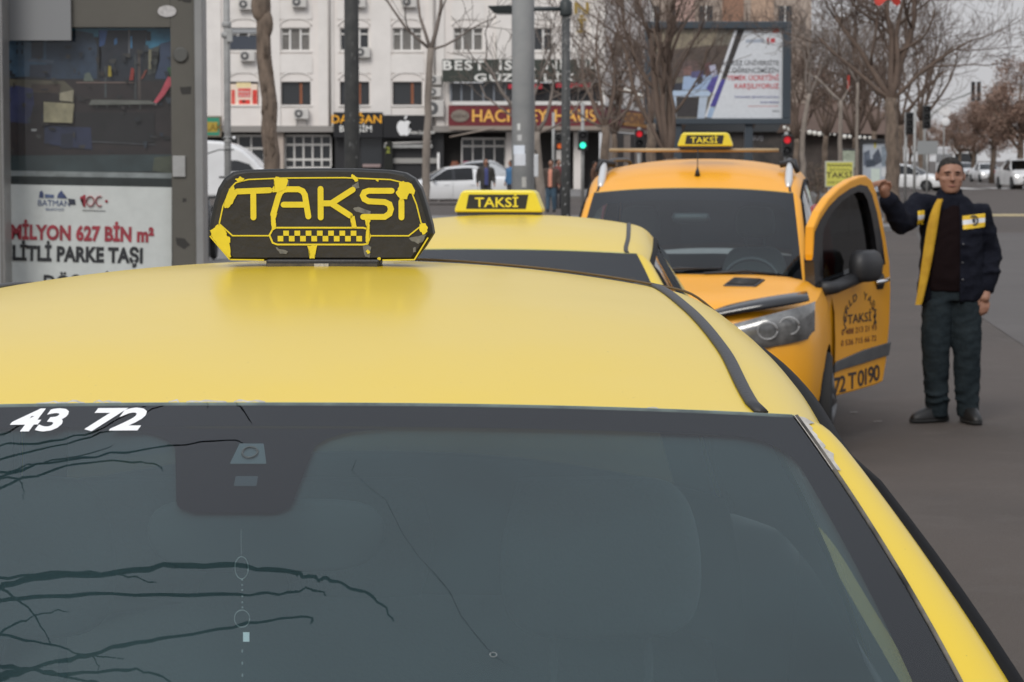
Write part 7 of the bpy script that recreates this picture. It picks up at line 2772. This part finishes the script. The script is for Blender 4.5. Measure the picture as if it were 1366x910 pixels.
# bus far down the road
bu = empty('bus', (P(1287, 300, 262).x, 262, 0))
tag(bu, 'white bus coming down the far road behind the man', 'bus')
bevel(MB().span((-1.25, 0, .35), (1.25, 11, 3.05)).build('body', white_paint, bu), .15, 3)
MB().span((-1.1, -.03, 1.3), (1.1, -.002, 2.35)).build('windshield', glass_dark, bu)
MB().span((-.9, -.035, 2.55), (.9, -.003, 2.85)).build('route_display', gloss_black, bu)
for s in (-1, 1):
    MB().ball((s * .9, -.02, .75), (.18, .06, .12), 8).build('headlight', headlamp, bu, True)
    for yy in (1.8, 8.5):
        w_o = MB().lathe([(.3, -.12), (.45, -.12), (.48, 0), (.45, .12), (.3, .12)], 20, 'x').build('wheel', rubber, bu, True)
        w_o.location = (s * 1.08, yy, .48)
    for k in range(6):
        MB().span((s * 1.252, .8 + k * 1.65, 1.4), (s * 1.262, 2.25 + k * 1.65, 2.3)).build('side_window', glass_dark, bu)
MB().span((-1.15, -.04, .45), (1.15, -.004, .62)).build('bumper', black_trim, bu)

# white barrier rail with post in front of the shop
ba = empty('barrier_rail', (P(585, 300, 104).x, 104, .0))
tag(ba, 'white post and rail barrier left of the grey estate car', 'barrier')
MB().tube([(0, 0, 0), (0, 0, 2.0)], .05, 8).build('post', upvc, ba, True)

# ================================================================ the tree over the taxi, mirrored in its windshield
ot_trunk = Vector((-2.55, 3.7, .13))
ot = empty('roadside_tree', ot_trunk)
tag(ot, 'bare tree overhanging the nearest taxi, its twigs mirrored in the windshield', 'tree')


def mirror_pt(px, py, dist):
    px_c = max(px, -200)
    x, y = ws_hit(px_c, py)
    p = tsh.top(x, y)
    e = 2e-3
    n = (tsh.top(x + e, y) - tsh.top(x - e, y)).cross(tsh.top(x, min(y + e, 0)) - tsh.top(x, y - e)).normalized()
    if n.z < 0:
        n = -n
    pw = TM @ p; nw = (TM.to_3x3() @ n).normalized()
    v = (pw - Vector((0, 0, EYE))).normalized()
    r_ = v - 2 * v.dot(nw) * nw
    return pw + r_ * dist


def cz(q, off=(0, 500)):
    return (q[0] / 2.22 + off[0], q[1] / 2.22 + off[1])


tw = []
A_ = (0, 500)
B_ = (400, 500)
tw.append(([cz(q) for q in ((0, 630), (100, 605), (300, 590), (480, 570), (640, 565), (760, 570), (870, 585))] + [cz(q, B_) for q in ((0, 592), (60, 602), (110, 614), (190, 648), (240, 682), (280, 735))], .0062))
tw.append(([cz(q) for q in ((0, 670), (150, 655), (400, 648), (700, 652), (820, 645), (930, 638), (968, 652))], .0045))
tw.append(([cz(q) for q in ((0, 905), (80, 875), (200, 845), (330, 810), (480, 780), (650, 755), (800, 728), (915, 720), (920, 738))], .0055))
tw.append(([cz(q) for q in ((0, 605), (150, 585), (300, 588), (400, 600), (460, 617))], .0030))
tw.append(([cz(q) for q in ((0, 770), (100, 790), (200, 812), (270, 830), (365, 842))], .0030))
tw.append(([cz(q) for q in ((272, 828), (282, 850), (290, 885))], .0018))
tw.append(([cz(q) for q in ((0, 860), (80, 875), (200, 885), (380, 875), (460, 885), (505, 912))], .0048))
tw.append(([cz(q) for q in ((0, 632), (50, 665), (110, 720), (150, 800))], .0030))
tw.append(([cz(q) for q in ((0, 765), (60, 730), (130, 708), (200, 702))], .0024))
tw.append(([cz(q) for q in ((0, 888), (100, 876), (200, 898), (300, 915))], .0050))
tw.append(([cz(q) for q in ((0, 215), (150, 195), (280, 170), (370, 125), (430, 95))], .0026))
tw.append(([cz(q) for q in ((0, 250), (200, 205), (330, 165), (480, 94))], .0026))
tw.append(([cz(q) for q in ((0, 300), (150, 262), (330, 234), (500, 212), (680, 196), (715, 203))], .0030))
tw.append(([cz(q) for q in ((0, 332), (150, 284), (330, 257), (440, 263), (480, 282))], .0034))
tw.append(([cz(q) for q in ((0, 290), (120, 264), (260, 236), (335, 212))], .0024))
tw.append(([cz(q) for q in ((0, 310), (50, 310), (66, 330), (68, 368))], .0022))
tw.append(([cz(q) for q in ((0, 182), (60, 150), (120, 120))], .0022))
tw.append(([cz(q) for q in ((700, 90), (720, 110), (745, 140))], .0022))
tw.append(([cz(q) for q in ((610, 88), (617, 103))], .0022))
rnd = random.Random(5)
limb_a = Vector((-1.75, 3.25, 3.15))
tm_dark = mat('dark_twig', (.030, .026, .024), .9)
for k, (pts, rr) in enumerate(tw):
    dist = 1.15 + .05 * (k % 5)
    q = [mirror_pt(a, b, dist) for a, b in pts]
    q = [v - ot_trunk for v in catmull(q, 4)]
    n_ = len(q)
    loose = pts[0][0] > 5
    jit = [v + Vector((rnd.gauss(0, .0016), rnd.gauss(0, .0016), rnd.gauss(0, .0016))) for v in q]
    if not loose:
        d = (q[0] - q[2]).normalized()
        st_ = q[0] + d * .12
        root_p = limb_a - ot_trunk + Vector((.25 * math.sin(k), .22 * math.cos(k * 1.7), -.25 + .1 * math.sin(k * 2.1)))
        lead = catmull([root_p, root_p.lerp(st_, .55) + Vector((0, 0, .04)), st_, q[0]], 4)[:-1]
        rad = [rr * 1.7 - rr * .7 * i / len(lead) for i in range(len(lead))] + [rr * (1 - .62 * i / (n_ - 1)) for i in range(n_)]
        path = lead + jit
    else:
        # a side shoot or a twig coming in from above the view
        up_ = q[0] + (q[0] - q[1]).normalized() * .05
        path = [q[0] + (q[0] - q[1]).normalized() * .45, q[0] + (q[0] - q[1]).normalized() * .1] + jit
        rad = [rr * 1.3, rr * 1.1] + [rr * (1 - .5 * i / (n_ - 1)) for i in range(n_)]
        if k == 5:
            path = jit; rad = rad[2:]
    rad = [r_ * .78 * rnd.uniform(.8, 1.25) for r_ in rad]
    MB().tube(path, rad, 6).build('twig', tm_dark, ot, True)
trk = MB()
trk.tube([(0, 0, 0), (.05, 0, 1.2), (.02, -.02, 2.4), (.25, -.15, 3.0), limb_a - ot_trunk], [.14, .11, .095, .05, .022], 10)
trk.tube([(.02, -.02, 2.3), (-.3, .2, 3.4), (-.4, .3, 4.6)], [.09, .06, .02], 8)
trk.tube([limb_a - ot_trunk, limb_a - ot_trunk + Vector((.25, .02, -.05)), limb_a - ot_trunk + Vector((.42, .15, -.12))], [.022, .014, .008], 6)
trk.build('trunk', bark, ot, True)
